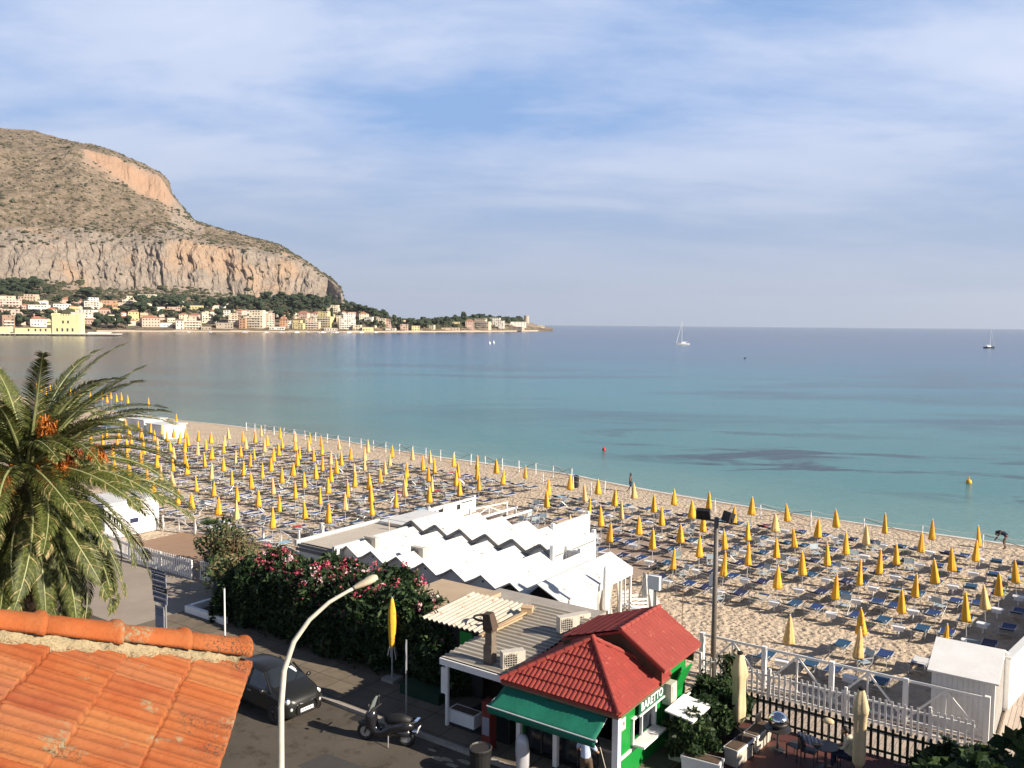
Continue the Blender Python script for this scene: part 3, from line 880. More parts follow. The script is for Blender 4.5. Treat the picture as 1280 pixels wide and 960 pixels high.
houses = [  # px, base row, width, height, colour, roof (f flat, t tiled, n none), note
    (10, 384, 24, 14, 'pink', 'f', 'long pink terraced block'), (33, 377, 20, 9, 'peach', 'f', 'peach block with open terraces'), (12, 393, 22, 7, 'pink', 'f', 'low pink wing under the terraced block'), (46, 389, 24, 8, 'white', 'f', 'low white villa'), (73, 386, 20, 7, 'white', 'f', 'white villa with long terrace'), (82, 379, 16, 5, 'pink', 't', 'long pink roofed house high on the slope'),
    (111, 386, 17, 14, 'white', 'f', 'tall white stepped villa'), (103, 397, 28, 10, 'white', 'f', 'wide white villa below the stepped one'), (130, 400, 20, 7, 'cream', 'f', 'cream house with flat roof'), (134, 383, 17, 8, 'orange', 'f', 'terracotta orange house'), (160, 382, 16, 13, 'cream', 'f', 'four storey cream block on the slope'), (182, 375, 19, 7, 'cream', 'f', 'cream two storey block high on the slope'),
    (165, 400, 12, 11, 'yellow', 't', 'small yellow house among pines'), (195, 388, 15, 5, 'white', 'f', 'low white house between trees'), (216, 390, 15, 7, 'pink', 'f', 'pinkish villa above the beach'), (185, 409, 21, 11, 'pink', 't', 'white and pink house with red roof by the beach'), (212, 402, 9, 5, 'cream', 'f', 'tiny cream house'), (205, 409, 14, 5, 'white', 'f', 'low white bathing house'),
    (43, 407, 18, 9, 'white', 't', 'white house under pines'), (6, 409, 14, 16, 'brown', 'n', 'brown red building at the left edge'), (224, 411, 9, 11, 'white', 'f', 'narrow white house at the water'), (238, 411, 21, 16, 'peach', 'f', 'three storey peach house on the waterfront'), (257, 404, 14, 13, 'cream', 'f', 'cream house beside a big tree'), (279, 395, 13, 8, 'white', 'f', 'white house behind the tree'),
    (279, 411, 20, 7, 'stone', 'f', 'grey brown boathouse'), (292, 408, 14, 17, 'peach', 'f', 'tall plain peach house'), (303, 411, 8, 13, 'orange', 'f', 'narrow orange brown house'), (317, 410, 24, 22, 'cream', 'f', 'large cream hotel with balconies'), (336, 409, 10, 17, 'pink', 'f', 'tall pinkish house beside the hotel'), (346, 396, 9, 6, 'white', 'f', 'small white house behind the hotel'), (354, 410, 10, 11, 'orange', 't', 'orange house with tiled roof'), (363, 410, 9, 9, 'white', 'f', 'white house with blue shutters'),
    (373, 411, 14, 11, 'yellow', 'f', 'yellow waterfront house'), (390, 411, 17, 14, 'peach', 'f', 'wide peach waterfront house'), (378, 398, 14, 7, 'pink', 't', 'pink roofed house on the second line'), (406, 409, 17, 20, 'yellow', 'f', 'tall yellow house'), (416, 392, 14, 11, 'cream', 'f', 'cream tower house on top'), (432, 411, 20, 19, 'white', 'f', 'large white house at the cliff end'), (439, 397, 10, 7, 'pink', 'f', 'pink house above the point'), (453, 400, 12, 8, 'cream', 't', 'cream house on the rise'),
    (240, 386, 25, 5, 'yellow', 'f', 'long yellowish house on the slope'), (285, 383, 6, 4, 'white', 't', 'tiny white and red hut in the wood'), (446, 413, 10, 7, 'cream', 'f', 'low cream house by the water'), (458, 414, 14, 5, 'yellow', 'f', 'low yellow sea wall house'), (461, 402, 10, 6, 'white', 'f', 'small white house behind'), (476, 404, 11, 6, 'cream', 'f', 'cream bungalow'), (484, 408, 9, 8, 'pink', 't', 'small pink house with roof'), (505, 413, 9, 8, 'pink', 'f', 'pinkish house at the shore'), (518, 413, 10, 6, 'yellow', 'f', 'yellow house at the shore'), (539, 411, 8, 5, 'cream', 'f', 'small cream house among trees'), (560, 412.5, 28, 3, 'peach', 'f', 'long low peach building'), (570, 408, 9, 6, 'yellow', 'f', 'yellow house behind the long building'),
    (587, 411, 11, 10, 'pink', 't', 'gabled pink house near the point'), (603, 410, 19, 12, 'peach', 'f', 'peach block with arcades'), (621, 408, 18, 11, 'white', 'f', 'white stepped hotel'), (643, 407, 28, 5, 'white', 'f', 'long low white hotel wing'), (632, 411, 46, 3, 'stone', 'f', 'stone sea terrace under the hotel'), (658, 402, 7, 9, 'stone', 'n', 'round stone watchtower'), (676, 409, 9, 2.5, 'cream', 'f', 'tiny low house on the tip'), (488, 413, 12, 3, 'white', 'f', 'low white boat shed'), (345, 412, 18, 4, 'white', 'f', 'row of white beach rooms'), (256, 412, 12, 4, 'stone', 'f', 'low stone jetty house'), (412, 413, 16, 3, 'white', 'f', 'low white kiosk row'), (228, 398, 10, 6, 'cream', 't', 'cream house with brown roof'), (326, 396, 12, 6, 'cream', 'f', 'cream house seen behind the hotel'), (173, 388, 10, 5, 'white', 'f', 'small white house in the pines'), (62, 393, 12, 6, 'peach', 't', 'small peach house with tiled roof'), (146, 402, 9, 5, 'white', 'f', 'little white house between pines'), (395, 397, 11, 6, 'white', 't', 'white house with tiled roof, second line'), (88, 407, 1, 1, 'white', 'n', ''), (424, 402, 8, 8, 'cream', 'f', 'narrow cream house, second line')]
random.seed(33)
for (px, py, wpx, hpx, col, rf, note) in houses:
    if not note: continue
    p = spot(px, py)
    q = p.y / F
    w = wpx * q; h = hpx * q; dep = min(w * 0.8, 16) + 2
    yaw = math.atan2(-p.x, p.y) + random.uniform(-0.35, 0.25)
    p = p + Vector((0, dep * 0.4, -0.5))
    e = empty('village_house', p, yaw, note + ' across the bay', 'house', 'houses of the village across the bay')
    mb = MB()
    if 'tower' in note and 'round' in note:
        mb.lathe([(w / 2, -2), (w / 2 * .9, h), (w / 2 * 1.02, h + .2), (w / 2 * 1.0, h + 1)], 16)
        mb.build('wall', HM[col], e); continue
    z0 = -4
    if wpx > 12 and hpx > 8 and rf == 'f':
        mb.box((0, 0, (h * 0.68 + z0) / 2), (w, dep, h * 0.68 - z0))
        k = random.choice([-1, 1]) * w * 0.13
        mb.box((k, 0.6, h * 0.84 + 0.004), (w * 0.72, dep * 0.8, h * 0.32))
    else:
        mb.box((0, 0, (h + z0) / 2), (w, dep, h - z0))
    mb.build('wall', HM[col], e)
    mb = MB()
    if rf == 't':
        o_ = 0.5; rh = min(w, dep) * 0.22
        a = [(-w / 2 - o_, -dep / 2 - o_, h), (w / 2 + o_, -dep / 2 - o_, h), (w / 2 + o_, dep / 2 + o_, h), (-w / 2 - o_, dep / 2 + o_, h), (-w / 2 + dep * .4, 0, h + rh), (w / 2 - dep * .4, 0, h + rh)]
        if w < dep: a[4] = (0, 0, h + rh); a[5] = (0.01, 0, h + rh)
        mb.add(a, [(0, 1, 5, 4), (1, 2, 5), (2, 3, 4, 5), (3, 0, 4), (3, 2, 1, 0)])
        mb.build('roof', M['rooftile_far'], e)
    elif rf == 'f':
        top = h * 0.68 if (wpx > 12 and hpx > 8) else h
        mb.box((0, -0.05, top + 0.15), (w + 0.5, dep + 0.5, 0.3))
        mb.build('roof', M['roofflat_far'] if random.random() < .5 else HM['white'], e)
    if h > 3.0:
        ns = max(1, int(h / 3.4)); nw = max(2, min(7, int(w / 3.6)))
        for a in range(ns):
            for b in range(nw):
                if random.random() < 0.15: continue
                zc = (a + 0.28) * h / ns
                up_ = zc > h * 0.66 and wpx > 12 and hpx > 8 and rf == 'f'
                if up_ and (b == 0 or b == nw - 1): continue
                if zc + 1.9 > h: continue
                k = WIN.copy(); C.objects.link(k); setparent(k, e)
                x = (b + 0.5) / nw * w - w / 2
                yf = -dep / 2 - 0.03
                if up_: yf = 0.6 - dep * 0.4 - 0.03
                k.location = (x, yf, zc); k.scale = (random.uniform(1.2, 2.4), 1, 1.9)
        if hpx > 11 and w > 12:
            for a in range(1, ns):
                mb = MB(); mb.box((0, -dep / 2 - 0.7, a * h / ns * 0.98), (w * 0.8, 1.4, 0.25)); mb.box((0, -dep / 2 - 1.35, a * h / ns * 0.98 + 0.5), (w * 0.8, 0.1, 0.9))
                if a * h / ns < h * 0.66: mb.build('balcony', HM['white'], e)

taken = [(h[0], h[1], h[2]) for h in houses]
random.seed(77)
k_ = 0; tries = 0
while k_ < 70 and tries < 4000:
    tries += 1
    px = random.uniform(-4, 500); py = random.uniform(381, 408) if px < 300 else random.uniform(392, 409) if px < 430 else random.uniform(399, 410)
    if px > 470: py = random.uniform(404, 411)
    wpx = random.uniform(6, 13); hpx = random.uniform(3.5, 7)
    if any(abs(px - a) < (w_ + wpx) / 2 - 1 and -7 < py - b < 7 for a, b, w_ in taken): continue
    if 68 < px < 104 and py > 390: continue
    taken.append((px, py, wpx)); k_ += 1
    p = spot(px, py); q = p.y / F; w = wpx * q; h = hpx * q; dep = min(w, 11)
    yaw = math.atan2(-p.x, p.y) + random.uniform(-.5, .4)
    col = random.choice(['white', 'white', 'cream', 'cream', 'pink', 'peach', 'yellow'])
    e = empty('village_house', p + Vector((0, dep * .4, -.4)), yaw, 'little %s house, %s placed from the left among the gardens across the bay' % (col, ordn(k_)), 'house', 'houses of the village across the bay')
    mb = MB(); mb.box((0, 0, (h - 3) / 2), (w, dep, h + 3)); mb.build('wall', HM[col], e)
    mb = MB()
    if random.random() < .5:
        rh = dep * .22; mb.add([(-w / 2 - .4, -dep / 2 - .4, h), (w / 2 + .4, -dep / 2 - .4, h), (w / 2 + .4, dep / 2 + .4, h), (-w / 2 - .4, dep / 2 + .4, h), (-w * .22, 0, h + rh), (w * .22, 0, h + rh)], [(0, 1, 5, 4), (1, 2, 5), (2, 3, 4, 5), (3, 0, 4), (3, 2, 1, 0)]); mb.build('roof', M['rooftile_far'], e)
    else:
        mb.box((0, 0, h + .15), (w + .5, dep + .5, .3)); mb.box((w * .2, 0, h + .8), (w * .4, dep * .6, 1.2)); mb.build('roof', M['roofflat_far'], e)
    for b in range(random.randint(2, 4)):
        kk_ = WIN.copy(); C.objects.link(kk_); setparent(kk_, e); kk_.location = ((b + .5) / 4 * w - w / 2, -dep / 2 - .03, h * .35); kk_.scale = (1.4, 1, 1.9)

lit = sorted([o for o in C.objects if str(o.get('label', '')).startswith('little ')], key=lambda o: o.location.x / o.location.y)
for i, o in enumerate(lit): o['label'] = ' '.join(o['label'].split()[:3]).rstrip(',') + ', %s from the left among the little garden houses' % ordn(i + 1)

# yellow bath house on its pier
dP = 14.6 * F / 18.6
pc = at_dist(86, 419, dP); pc.z = SEA
e = empty('bath_house', pc, 0.12, 'pale yellow turreted bath house standing over the water on its pier', 'building')
sc = dP / F
mb = MB()
mb.box((0, 0, 14 * sc), (32 * sc, 14, 22 * sc))
for dx in (-14, 14):
    mb.box((dx * sc, -1, 15.5 * sc), (6 * sc, 10, 25 * sc + 0.01))
for k in range(-16, 17, 3):
    mb.box((k * sc, -6.2, 26 * sc), (1.6 * sc, 1.5, 2.2 * sc))
mb.box((-38 * sc, 0, 6.2 * sc), (44 * sc, 12, 6.5 * sc))
mb.box((-74 * sc, 0, 7 * sc), (12 * sc, 10, 8 * sc))
mb.build('wall', HM['paleyellow'], e)
for (x, z, w_, h_) in [(-3, 17, 2.0, 3.4), (3, 17, 2.0, 3.4), (-14, 19, 2, 3.6), (14, 19, 2, 3.6), (-10, 7, 2, 4), (-4, 7, 2, 4), (2, 7, 2, 4), (8, 7, 2, 4), (-24, 7, 2, 3), (-30, 7, 2, 3), (-36, 7, 2, 3), (-44, 7, 2, 3)]:
    k = WIN.copy(); C.objects.link(k); setparent(k, e); k.location = (x * sc, -7.08 if abs(x) < 13 or x < -20 else -6.1, (z - 1.5) * sc); k.scale = (w_ * sc, 1, h_ * sc)
    if x < -20: k.location.y = -6.05
mb = MB(); mb.box((-10 * sc, 0, 2.6 * sc), (140 * sc, 20, 0.9 * sc))
mb.box((38 * sc, -3, 4.2 * sc), (28 * sc, 0.4, 1.6 * sc))
mb.build('platform', HM['white'], e)
mb = MB()
for k in range(-78, 60, 6): 
    for y in (-8, 0, 8): mb.box((k * sc, y, 0.2 * sc), (0.9 * sc, 0.8, 5 * sc))
mb.build('piles', HM['brown'], e)
# low sea wall / road along the far waterfront
mb = MB()
for px in range(120, 672, 4):
    a = at_dist(px, 412, float(f_shore(px)) - 2); b = at_dist(px + 4, 412, float(f_shore(px + 4)) - 2)
    a.z = b.z = 0.6
    mb.bar(a, b, 3.0, 2.4 if (px // 24) % 3 else 3.4)
tag(mb.build('sea_wall', HM['stone']), 'low pale sea wall along the village shore', 'sea wall')
# ================================================================== beach furniture
RV =  [57, 53.6, 50.2, 47.35, 44.6, 41.8, 37.7, 33.9]
LV =  [56, 52.4, 49.2, 46.4, 43.5, 40.6, 37.6, 34.4, 31]
RF =  [[(-35.7,0),(-33.1,0),(-29.9,1),(-26.7,0),(-24.0,0),(-20.9,0),(-18.3,0),(-15.1,0),(-12.2,0),(-9.5,0),(-6.9,0)],[(-35.5,0),(-32.2,1),(-29.8,0),(-26.6,0),(-23.8,0),(-18.1,1),(-15.4,0),(-12.5,1),(-9.5,0),(-6.7,0)],[(-33.3,0),(-29.9,0),(-27.3,1),(-24.3,0),(-21.5,0),(-18.6,0),(-15.6,0),(-12.8,0),(-10.1,0),(-7.3,0),(-4.3,0)],[(-27.2,0),(-24.5,0),(-21.7,0),(-18.8,0),(-15.8,0),(-13.0,0),(-10.4,0),(-7.6,0),(-4.8,0)],[(-27.8,1),(-25.1,0),(-22.2,0),(-19.3,0),(-16.5,0),(-13.5,0),(-10.7,0),(-8.1,0),(-5.0,1)],[(-19.6,0),(-16.8,0),(-13.9,0),(-11.1,0),(-8.1,0),(-5.4,0)],[(-8.8,0),(-5.7,0)],[(-11.0,1),(-8.3,1)]]
LF =  [[-97.4,-95.2,-92.1,-88.4,-87.2,-84.3,-80.7,-78.0,-75.3,-73.3,-70.2,-65.9,-62.3,-59.3,-56.9,-53.8,-51.1,-48.7,-45.5],[-97.5,-95.4,-82.4,-77.7,-75.0,-70.6,-68.5,-64.2,-62.1,-58.5,-54.2,-52.7,-49.8,-47.6,-45.0],[-93.8,-86.1,-83.5,-80.8,-76.8,-73.6,-71.1,-67.8,-63.1,-61.4,-58.2,-55.6,-52.8,-50.2,-47.1,-44.6],[-87.4,-83.0,-79.6,-76.4,-73.4,-70.9,-68.0,-64.3,-60.7,-58.6,-56.1,-52.9,-50.0,-47.1,-44.0],[-81.2,-78.8,-76.3,-73.9,-69.8,-67.4,-64.1,-60.9,-57.6,-55.7,-52.8,-50.9,-46.8,-44.3],[-75.5,-73.2,-69.8,-66.9,-63.9,-61.1,-58.3,-55.3,-52.3,-49.9,-47.3,-44.7],[-69.9,-67.7,-63.9,-60.7,-57.9,-55.0,-52.3,-49.4,-46.6,-43.7],[-68.4,-63.8,-60.4,-58.1,-54.9,-52.2,-49.8,-46.7,-44.4],[-60.5,-57.3,-55.2,-51.9,-49.6,-45.6]]
EXR = {0: [-4.1, -1.2], 1: [-3.8, -1.0], 2: [-1.4]}
for i, ex in EXR.items(): RF[i] += [(s, 0) for s in ex]
RF[1] = sorted(RF[1] + [(-20.9, 0)])
random.seed(3)
for i, r in enumerate(LF):
    out = []
    for a, b in zip(r[:-1], r[1:]):
        out.append(a)
        if b - a > 4.3:
            k = round((b - a) / 2.85)
            out += [a + (b - a) * q / k for q in range(1, k)]
    out.append(r[-1])
    s = r[0]
    lim = -104 if i < 3 else -98 if i < 6 else -84
    while s - 2.85 > lim:
        s -= 2.85; out.append(s)
    if i == 8: out = [x for x in out if x > -68]
    if i == 7: out = [x for x in out if x > -76]
    # the white cabins stand here
    LF[i] = sorted((x, 1 if random.random() < (0.4 if i < 3 else 0.12) else 0) for x in out if not (i <= 1 and -100.5 < x < -86))


def ordn(n):
    return '%d%s' % (n, 'th' if 10 <= n % 100 <= 20 else {1: 'st', 2: 'nd', 3: 'rd'}.get(n % 10, 'th'))


def fieldpt(deg, s, t):
    a = R(deg)
    return Vector((math.cos(a) * s - math.sin(a) * t, math.sin(a) * s + math.cos(a) * t, 0))


FZ = -0.055


# prototypes
def canopy_prof(k):
    mb = MB()
    ph = k * 1.1
    sq = [1, 0.82, 1.14, 0.95][k % 4]
    mb.lathe([(0.012, 2.38), (0.035, 2.34), (0.065, 2.24), (0.095 * sq, 2.0), (0.135 * sq, 1.68), (0.175 * sq, 1.38), (0.205 * sq, 1.18), (0.18 * sq, 1.10), (0.06, 1.14)][::-1], 16, fn=lambda th, i: 1 + (0.24 if i < 6 else 0.1) * math.cos(6 * th + ph) + 0.08 * math.sin(3 * th + k))
    return mb


def proto_parasol(k, mat, far=False):
    e = empty('beach_parasol')
    c_ = canopy_prof(k).build('canopy', M[mat], e, smooth=True)
    mb = MB(); mb.tube([(0, 0, 0), (0, 0, 2.3)], 0.022, 6); mb.build('pole', M['alu'], e)
    if not far:
        mb = MB(); mb.ball((0, 0, 2.40), 0.035, 6, 4); mb.build('finial', M['white2'], e)
    return e


def unlink_tree(e):
    for k in kids(e): unlink_tree(k)
    C.objects.unlink(e)


PP = {}
for mat in ('orangecanvas', 'palecanvas'):
    for k in range(4): PP[mat, k] = proto_parasol(k, mat)


def proto_lounger(mat):
    e = empty('sun_lounger')
    fr = MB()
    for sx in (-0.32, 0.32):
        fr.tube([(sx, -0.95, 0.36), (sx, 0.95, 0.36)], 0.018, 6)
    for y in (-0.95, 0.95, -0.3): fr.tube([(-0.32, y, 0.36), (0.32, y, 0.36)], 0.016, 6)
    for sx in (-0.34, 0.34):
        fr.tube([(sx, -0.75, 0.38), (sx, -0.75, 0.56), (sx, -0.35, 0.56), (sx, -0.35, 0.36)], 0.014, 6)
    fr.build('frame', M['alu'], e)
    for y in (-0.6, 0.7):
        lg = MB(); lg.tube([(-0.3, y, 0.36), (-0.31, y - 0.05, 0.0), (0.31, y - 0.05, 0.0), (0.3, y, 0.36)], 0.016, 6)
        lg.build('leg_frame', M['alu'], e)
    sl = MB()
    ys = [0.93, 0.6, 0.2, -0.28]
    vs = []
    for i, y in enumerate(ys):
        z = 0.385 - 0.03 * math.sin(math.pi * i / 3)
        vs += [(-0.30, y, z), (0.30, y, z)]
    sl.add(vs, [(0, 2, 3, 1), (2, 4, 5, 3), (4, 6, 7, 5)])
    sl.build('sling_seat', M[mat], e)
    bk = MB()
    bk.add([(-0.30, -0.30, 0.375), (0.30, -0.30, 0.375), (0.30, -0.62, 0.46), (-0.30, -0.62, 0.46), (0.30, -0.95, 0.60), (-0.30, -0.95, 0.60)], [(0, 3, 2, 1), (3, 5, 4, 2)])
    bk.build('sling_back', M[mat], e)
    hd = MB()
    hd.box((0, -0.98, 0.635), (0.62, 0.26, 0.035), rx=R(-18))
    hd.build('sunshade', M['chairfab' if mat == 'sling' else mat], e)
    return e


PL = {k: proto_lounger(k) for k in ('sling', 'sling2', 'slingdark')}


def proto_table():
    e = empty('beach_table')
    mb = MB()
    mb.slab([(-0.28, -0.22, 0.52), (0.28, -0.22, 0.52), (0.33, 0.0, 0.52), (0.28, 0.22, 0.52), (-0.28, 0.22, 0.52), (-0.33, 0.0, 0.52)], 0.04)
    mb.build('table_top', M['white2'], e)
    mb = MB(); mb.box((0, -0.20, 0.40), (0.50, 0.03, 0.16)); mb.box((0, 0.20, 0.40), (0.50, 0.03, 0.16)); mb.build('skirt', M['white2'], e)
    mb = MB(); mb.tube([(0, 0, 0), (0, 0, 0.5)], [0.05, 0.04], 8); mb.build('leg', M['white2'], e)
    return e


PT = proto_table()


def proto_chair():
    e = empty('beach_chair')
    fr = MB()
    for x in (-0.25, 0.25):
        fr.tube([(x, -0.2, 0), (x, 0.22, 0.42)], 0.015, 6); fr.tube([(x, 0.2, 0), (x, -0.22, 0.42), (x, -0.34, 0.92)], 0.015, 6)
        fr.bar((x, -0.26, 0.62), (x, 0.24, 0.62), 0.05, 0.025); fr.tube([(x, 0.22, 0.42), (x, 0.22, 0.62)], 0.013, 6)
    fr.build('frame', M['alu'], e)
    mb = MB(); mb.box((0, 0, 0.42), (0.48, 0.44, 0.015)); mb.build('seat', M['chairfab'], e)
    mb = MB(); mb.box((0, -0.30, 0.75), (0.48, 0.015, 0.30), rx=R(13)); mb.build('backrest', M['chairfab'], e)
    return e


PC = proto_chair()
for x in list(PP.values()) + list(PL.values()) + [PT, PC]: unlink_tree(x)

sets = []
for fname, deg, rv, fl in (('right field', -36, RV, RF), ('left field', -40, LV, LF)):
    for i, row in enumerate(fl):
        srt = sorted(row, key=lambda x: -x[0])
        for j, (s, pale) in enumerate(srt):
            p = fieldpt(deg, s, rv[i] if not (fname == 'right field' and i == 7) else 34.6)
            p.z = FZ
            sets.append([p, deg, fname, i, j, pale])
random.seed(12)
lng = []; chairs = []
for p, deg, fname, i, j, pale in sets:
    a = R(deg)
    u = Vector((math.cos(a), math.sin(a), 0)); v = Vector((-u.y, u.x, 0))
    where = 'row %d from the sea, %s' % (i + 1, fname)
    who = ordn(j + 1)
    sw = 'sea row %d, %s' % (i + 1, fname)
    d = p.length
    src = PP['palecanvas' if pale else 'orangecanvas', random.randrange(4)]
    o = copy_tree(src)
    o.location = p; o.rotation_euler = (random.gauss(0, .04), random.gauss(0, .04), random.uniform(0, 6.28))
    q = random.uniform(0.84, 1.08); o.scale = (q, q * random.uniform(.85, 1.1), random.uniform(0.88, 1.02))
    tag(o, 'closed %s parasol, %s from the right in %s' % ('faded yellow' if pale else 'bright yellow', who, where), 'parasol', 'closed parasols on the beach')
    tb = p - v * 0.55 + u * random.uniform(-.1, .15)
    o = copy_tree(PT); o.scale = (.86, .86, .95); o.location = tb; o.rotation_euler = (0, 0, a + random.uniform(-.2, .2))
    tag(o, 'white table under the %s parasol from the right, %s' % (who, sw), 'table', 'white tables under the parasols')
    for sd_, side in ((-1, 'left'), (1, 'right')):
        if random.random() < 0.03: continue
        lp = p + u * (sd_ * random.uniform(0.80, 0.94)) + v * random.uniform(-0.3, 0.15)
        lng.append((lp.length, lp, a + random.uniform(-.07, .07), 'blue lounger %s of the %s parasol from the right, %s' % (side, who, sw)))
    if random.random() < 0.5 and not (fname == 'left field' and d > 85):
        cp = p + u * random.choice([-0.30, 0.42]) - v * random.uniform(1.25, 1.6)
        chairs.append((cp, a + random.uniform(-.9, .9) + math.pi * random.randrange(2), 'pale chair before the %s parasol from the right, %s' % (who, sw)))
lng.sort(key=lambda x: x[0])
for k, (d, lp, rz, lab) in enumerate(lng[:298]):
    o = copy_tree(PL[random.choice(['sling', 'sling', 'slingdark', 'sling2'])])
    o.location = lp; o.rotation_euler = (0, 0, rz); o.scale = (.92, .86, .95)
    tag(o, lab, 'sun lounger', 'blue sun loungers on the beach')
mb = MB()
for d, lp, rz, lab in lng[298:]:
    mb.M = Matrix.Translation(lp) @ Matrix.Rotation(rz, 4, 'Z') @ Matrix.Diagonal((.92, .86, .95, 1))
    k = random.choice([0, 0, 1])
    mb.box((0, 0.3, 0.375), (0.6, 1.25, 0.03), m=k); mb.box((0, -0.62, 0.48), (0.6, 0.68, 0.03), rx=R(-17), m=k)
    mb.box((0, -0.98, 0.62), (0.62, 0.26, 0.035), m=2)
    for x in (-.32, .32): mb.bar((x, -0.95, .36), (x, .95, .36), .035, m=2); mb.bar((x, .66, .36), (x, .66, 0), .03, m=2); mb.bar((x, -.6, .36), (x, -.6, 0), .03, m=2)
o = mb.build('distant_loungers', [M['sling'], M['slingdark'], M['alu']])
tag(o, 'far rows of blue sun loungers beyond the nearest three hundred', 'sun lounger', None, 'stuff')
for cp, rz, lab in chairs:
    o = copy_tree(PC); o.location = cp; o.rotation_euler = (0, 0, rz); tag(o, lab, 'folding chair', 'pale folding chairs on the beach')

# far end of the beach, beyond the white cabins: more closed parasols
random.seed(8)
k = 0
for (px, py) in [(52, 493), (58, 496), (63, 491), (70, 497), (76, 492), (83, 495), (88, 497), (128, 503), (134, 507), (139, 502), (146, 506), (152, 504), (160, 508), (186, 512), (46, 489), (120, 505), (113, 502), (100, 499), (94, 503)]:
    o = copy_tree(PP['orangecanvas', k % 4]); o.location = g(px, py + 5, FZ); k += 1
    tag(o, 'tiny yellow parasol at the far beach end, %s from left past the palm' % ordn(k), 'parasol', 'closed parasols on the beach')

# white bathing cabins at the far end of the field
for k, (s, t, w_, h_, lab) in enumerate([(-104.0, 60.9, 4.2, 1.9, 'white beach cabin with pale blue panel half behind the palm'), (-98.9, 61.2, 4.0, 1.9, 'white flat cabin at the far end of the parasol field'), (-94.3, 61.0, 3.6, 1.6, 'lower white cabin nearest the water at the far end')]):
    base = fieldpt(-35, s, t)
    e = empty('beach_cabin', base, A35, lab, 'cabin', 'white cabins at the far end of the beach')
    mb = MB(); mb.box((0, 0, h_ / 2 - 0.1), (w_, 3.0, h_)); mb.build('wall', M['white'], e)
    mb = MB(); mb.box((0, 0, h_), (w_ + 0.3, 3.3, 0.12)); mb.build('roof', M['roofwhite'], e)
    mb = MB(); mb.box((-0.6, -1.53, 0.9), (1.4, 0.05, 1.4)); mb.build('door', simple('pale_blue_panel', (0.35, 0.52, 0.58), (0.3, 0.46, 0.52), 2) if k == 0 else M['whitewood'], e)

# rope fences along the waterline: white posts, slack ropes, a few leaning brown boards
def rope_fence(name, deg, t, s0, s1, step, label, sag=0.14):
    e = empty(name, fieldpt(deg, (s0 + s1) / 2, t), R(deg), label, 'fence')
    c0 = (s0 + s1) / 2
    n = int((s1 - s0) / step)
    pm = MB(); pm.tube([(0, 0, -0.2), (0, 0, 1.1)], 0.045, 8)
    first = None
    tops = []
    for k in range(n + 1):
        x = s0 + k * step - c0
        if first is None: first = pm.build('post', M['white2'], e); q = first
        else: q = first.copy(); C.objects.link(q); setparent(q, e)
        q.location = (x, random.uniform(-.1, .1), FZ - 0.1); q.rotation_euler = (random.uniform(-.05, .05), random.uniform(-.05, .05), 0)
        tops.append((x, 0))
    rp = MB()
    for a, b in zip(tops[:-1], tops[1:]):
        for h in (1.0, 0.55):
            rp.tube([(a[0] + (b[0] - a[0]) * w_, 0, h - sag * 4 * w_ * (1 - w_)) for w_ in (0, .25, .5, .75, 1)], 0.012, 4, cap=False)
    rp.build('rope', M['whitewood'], e)
    bm_ = MB()
    for a, b in list(zip(tops[:-1], tops[1:]))[::2]:
        if random.random() < .7: bm_.bar((a[0], .05, .1), (b[0], .05, .95), .05, .03)
        if random.random() < .5: bm_.bar((a[0], .08, .9), (b[0], .08, .15), .05, .03)
    bm_.build('brace', M['woodpole'], e)
    return e


rope_fence('rope_fence', -36, 61.0, -36, 8, 3.6, 'white posts and ropes along the waterline before the right parasol field')
rope_fence('rope_fence', -40, 62.8, -98, -45, 2.1, 'white posts and ropes along the waterline before the left parasol field')
rope_fence('rope_fence', -37.5, 61.3, -43.5, -37.0, 3.2, 'short brown and white barrier between the two parasol fields')

# people on the beach, bin
def person(name, loc, rz, chains, skinm, label, clothes=(), hair=None, vox=0.02, extra=None):
    """chains: list of (points, radii) -> one remeshed body; clothes: (part name, material, chains)"""
    e = empty(name, loc, rz, label, 'person')

    def body(nm, ch, mat, par, vx):
        mb = MB()
        for pts, rs in ch:
            mb.tube(pts, rs, 10)
            for p_, r_ in zip(pts, rs if isinstance(rs, (list, tuple)) else [rs] * len(pts)): mb.ball(p_, r_ * 0.995, 10, 6)
        o = mb.build(nm, mat, par, smooth=True)
        md = o.modifiers.new('remesh', 'REMESH'); md.mode = 'VOXEL'; md.voxel_size = vx; md.use_smooth_shade = True
        ms = o.modifiers.new('smooth', 'SMOOTH'); ms.iterations = 3; ms.factor = 0.5
        return o
    b = body('body', chains, skinm, e, vox)
    for nm, mat, ch in clothes: body(nm, ch, mat, e, vox)
    if hair: body('hair', hair, M['hair'], e, vox * 0.8)
    return e


def hand(wr, d, side, s=1.0):
    """palm, four fingers and a thumb from the wrist in direction d"""
    wr = Vector(wr); d = Vector(d).normalized(); sd = Vector(side).normalized(); dn = d.cross(sd).normalized()
    out = [([tuple(wr), tuple(wr + d * 0.05 * s), tuple(wr + d * 0.085 * s)], [0.024 * s, 0.034 * s, 0.030 * s])]
    for k, (o_, ln) in enumerate(((-0.03, .066), (-0.01, .078), (0.01, .074), (0.03, .058))):
        a = wr + d * 0.08 * s + sd * o_ * s; b_ = a + d * ln * 0.5 * s + dn * 0.008; c_ = b_ + d * ln * 0.42 * s + dn * 0.026 * s
        out.append(([tuple(a), tuple(b_), tuple(c_)], [0.0095 * s, 0.009 * s, 0.008 * s]))
    a = wr + d * 0.03 * s - sd * 0.03 * s
    out.append(([tuple(a), tuple(a - sd * 0.028 * s + d * .02 * s), tuple(a - sd * 0.034 * s + d * .05 * s)], [0.012 * s, 0.011 * s, 0.009 * s]))
    return out


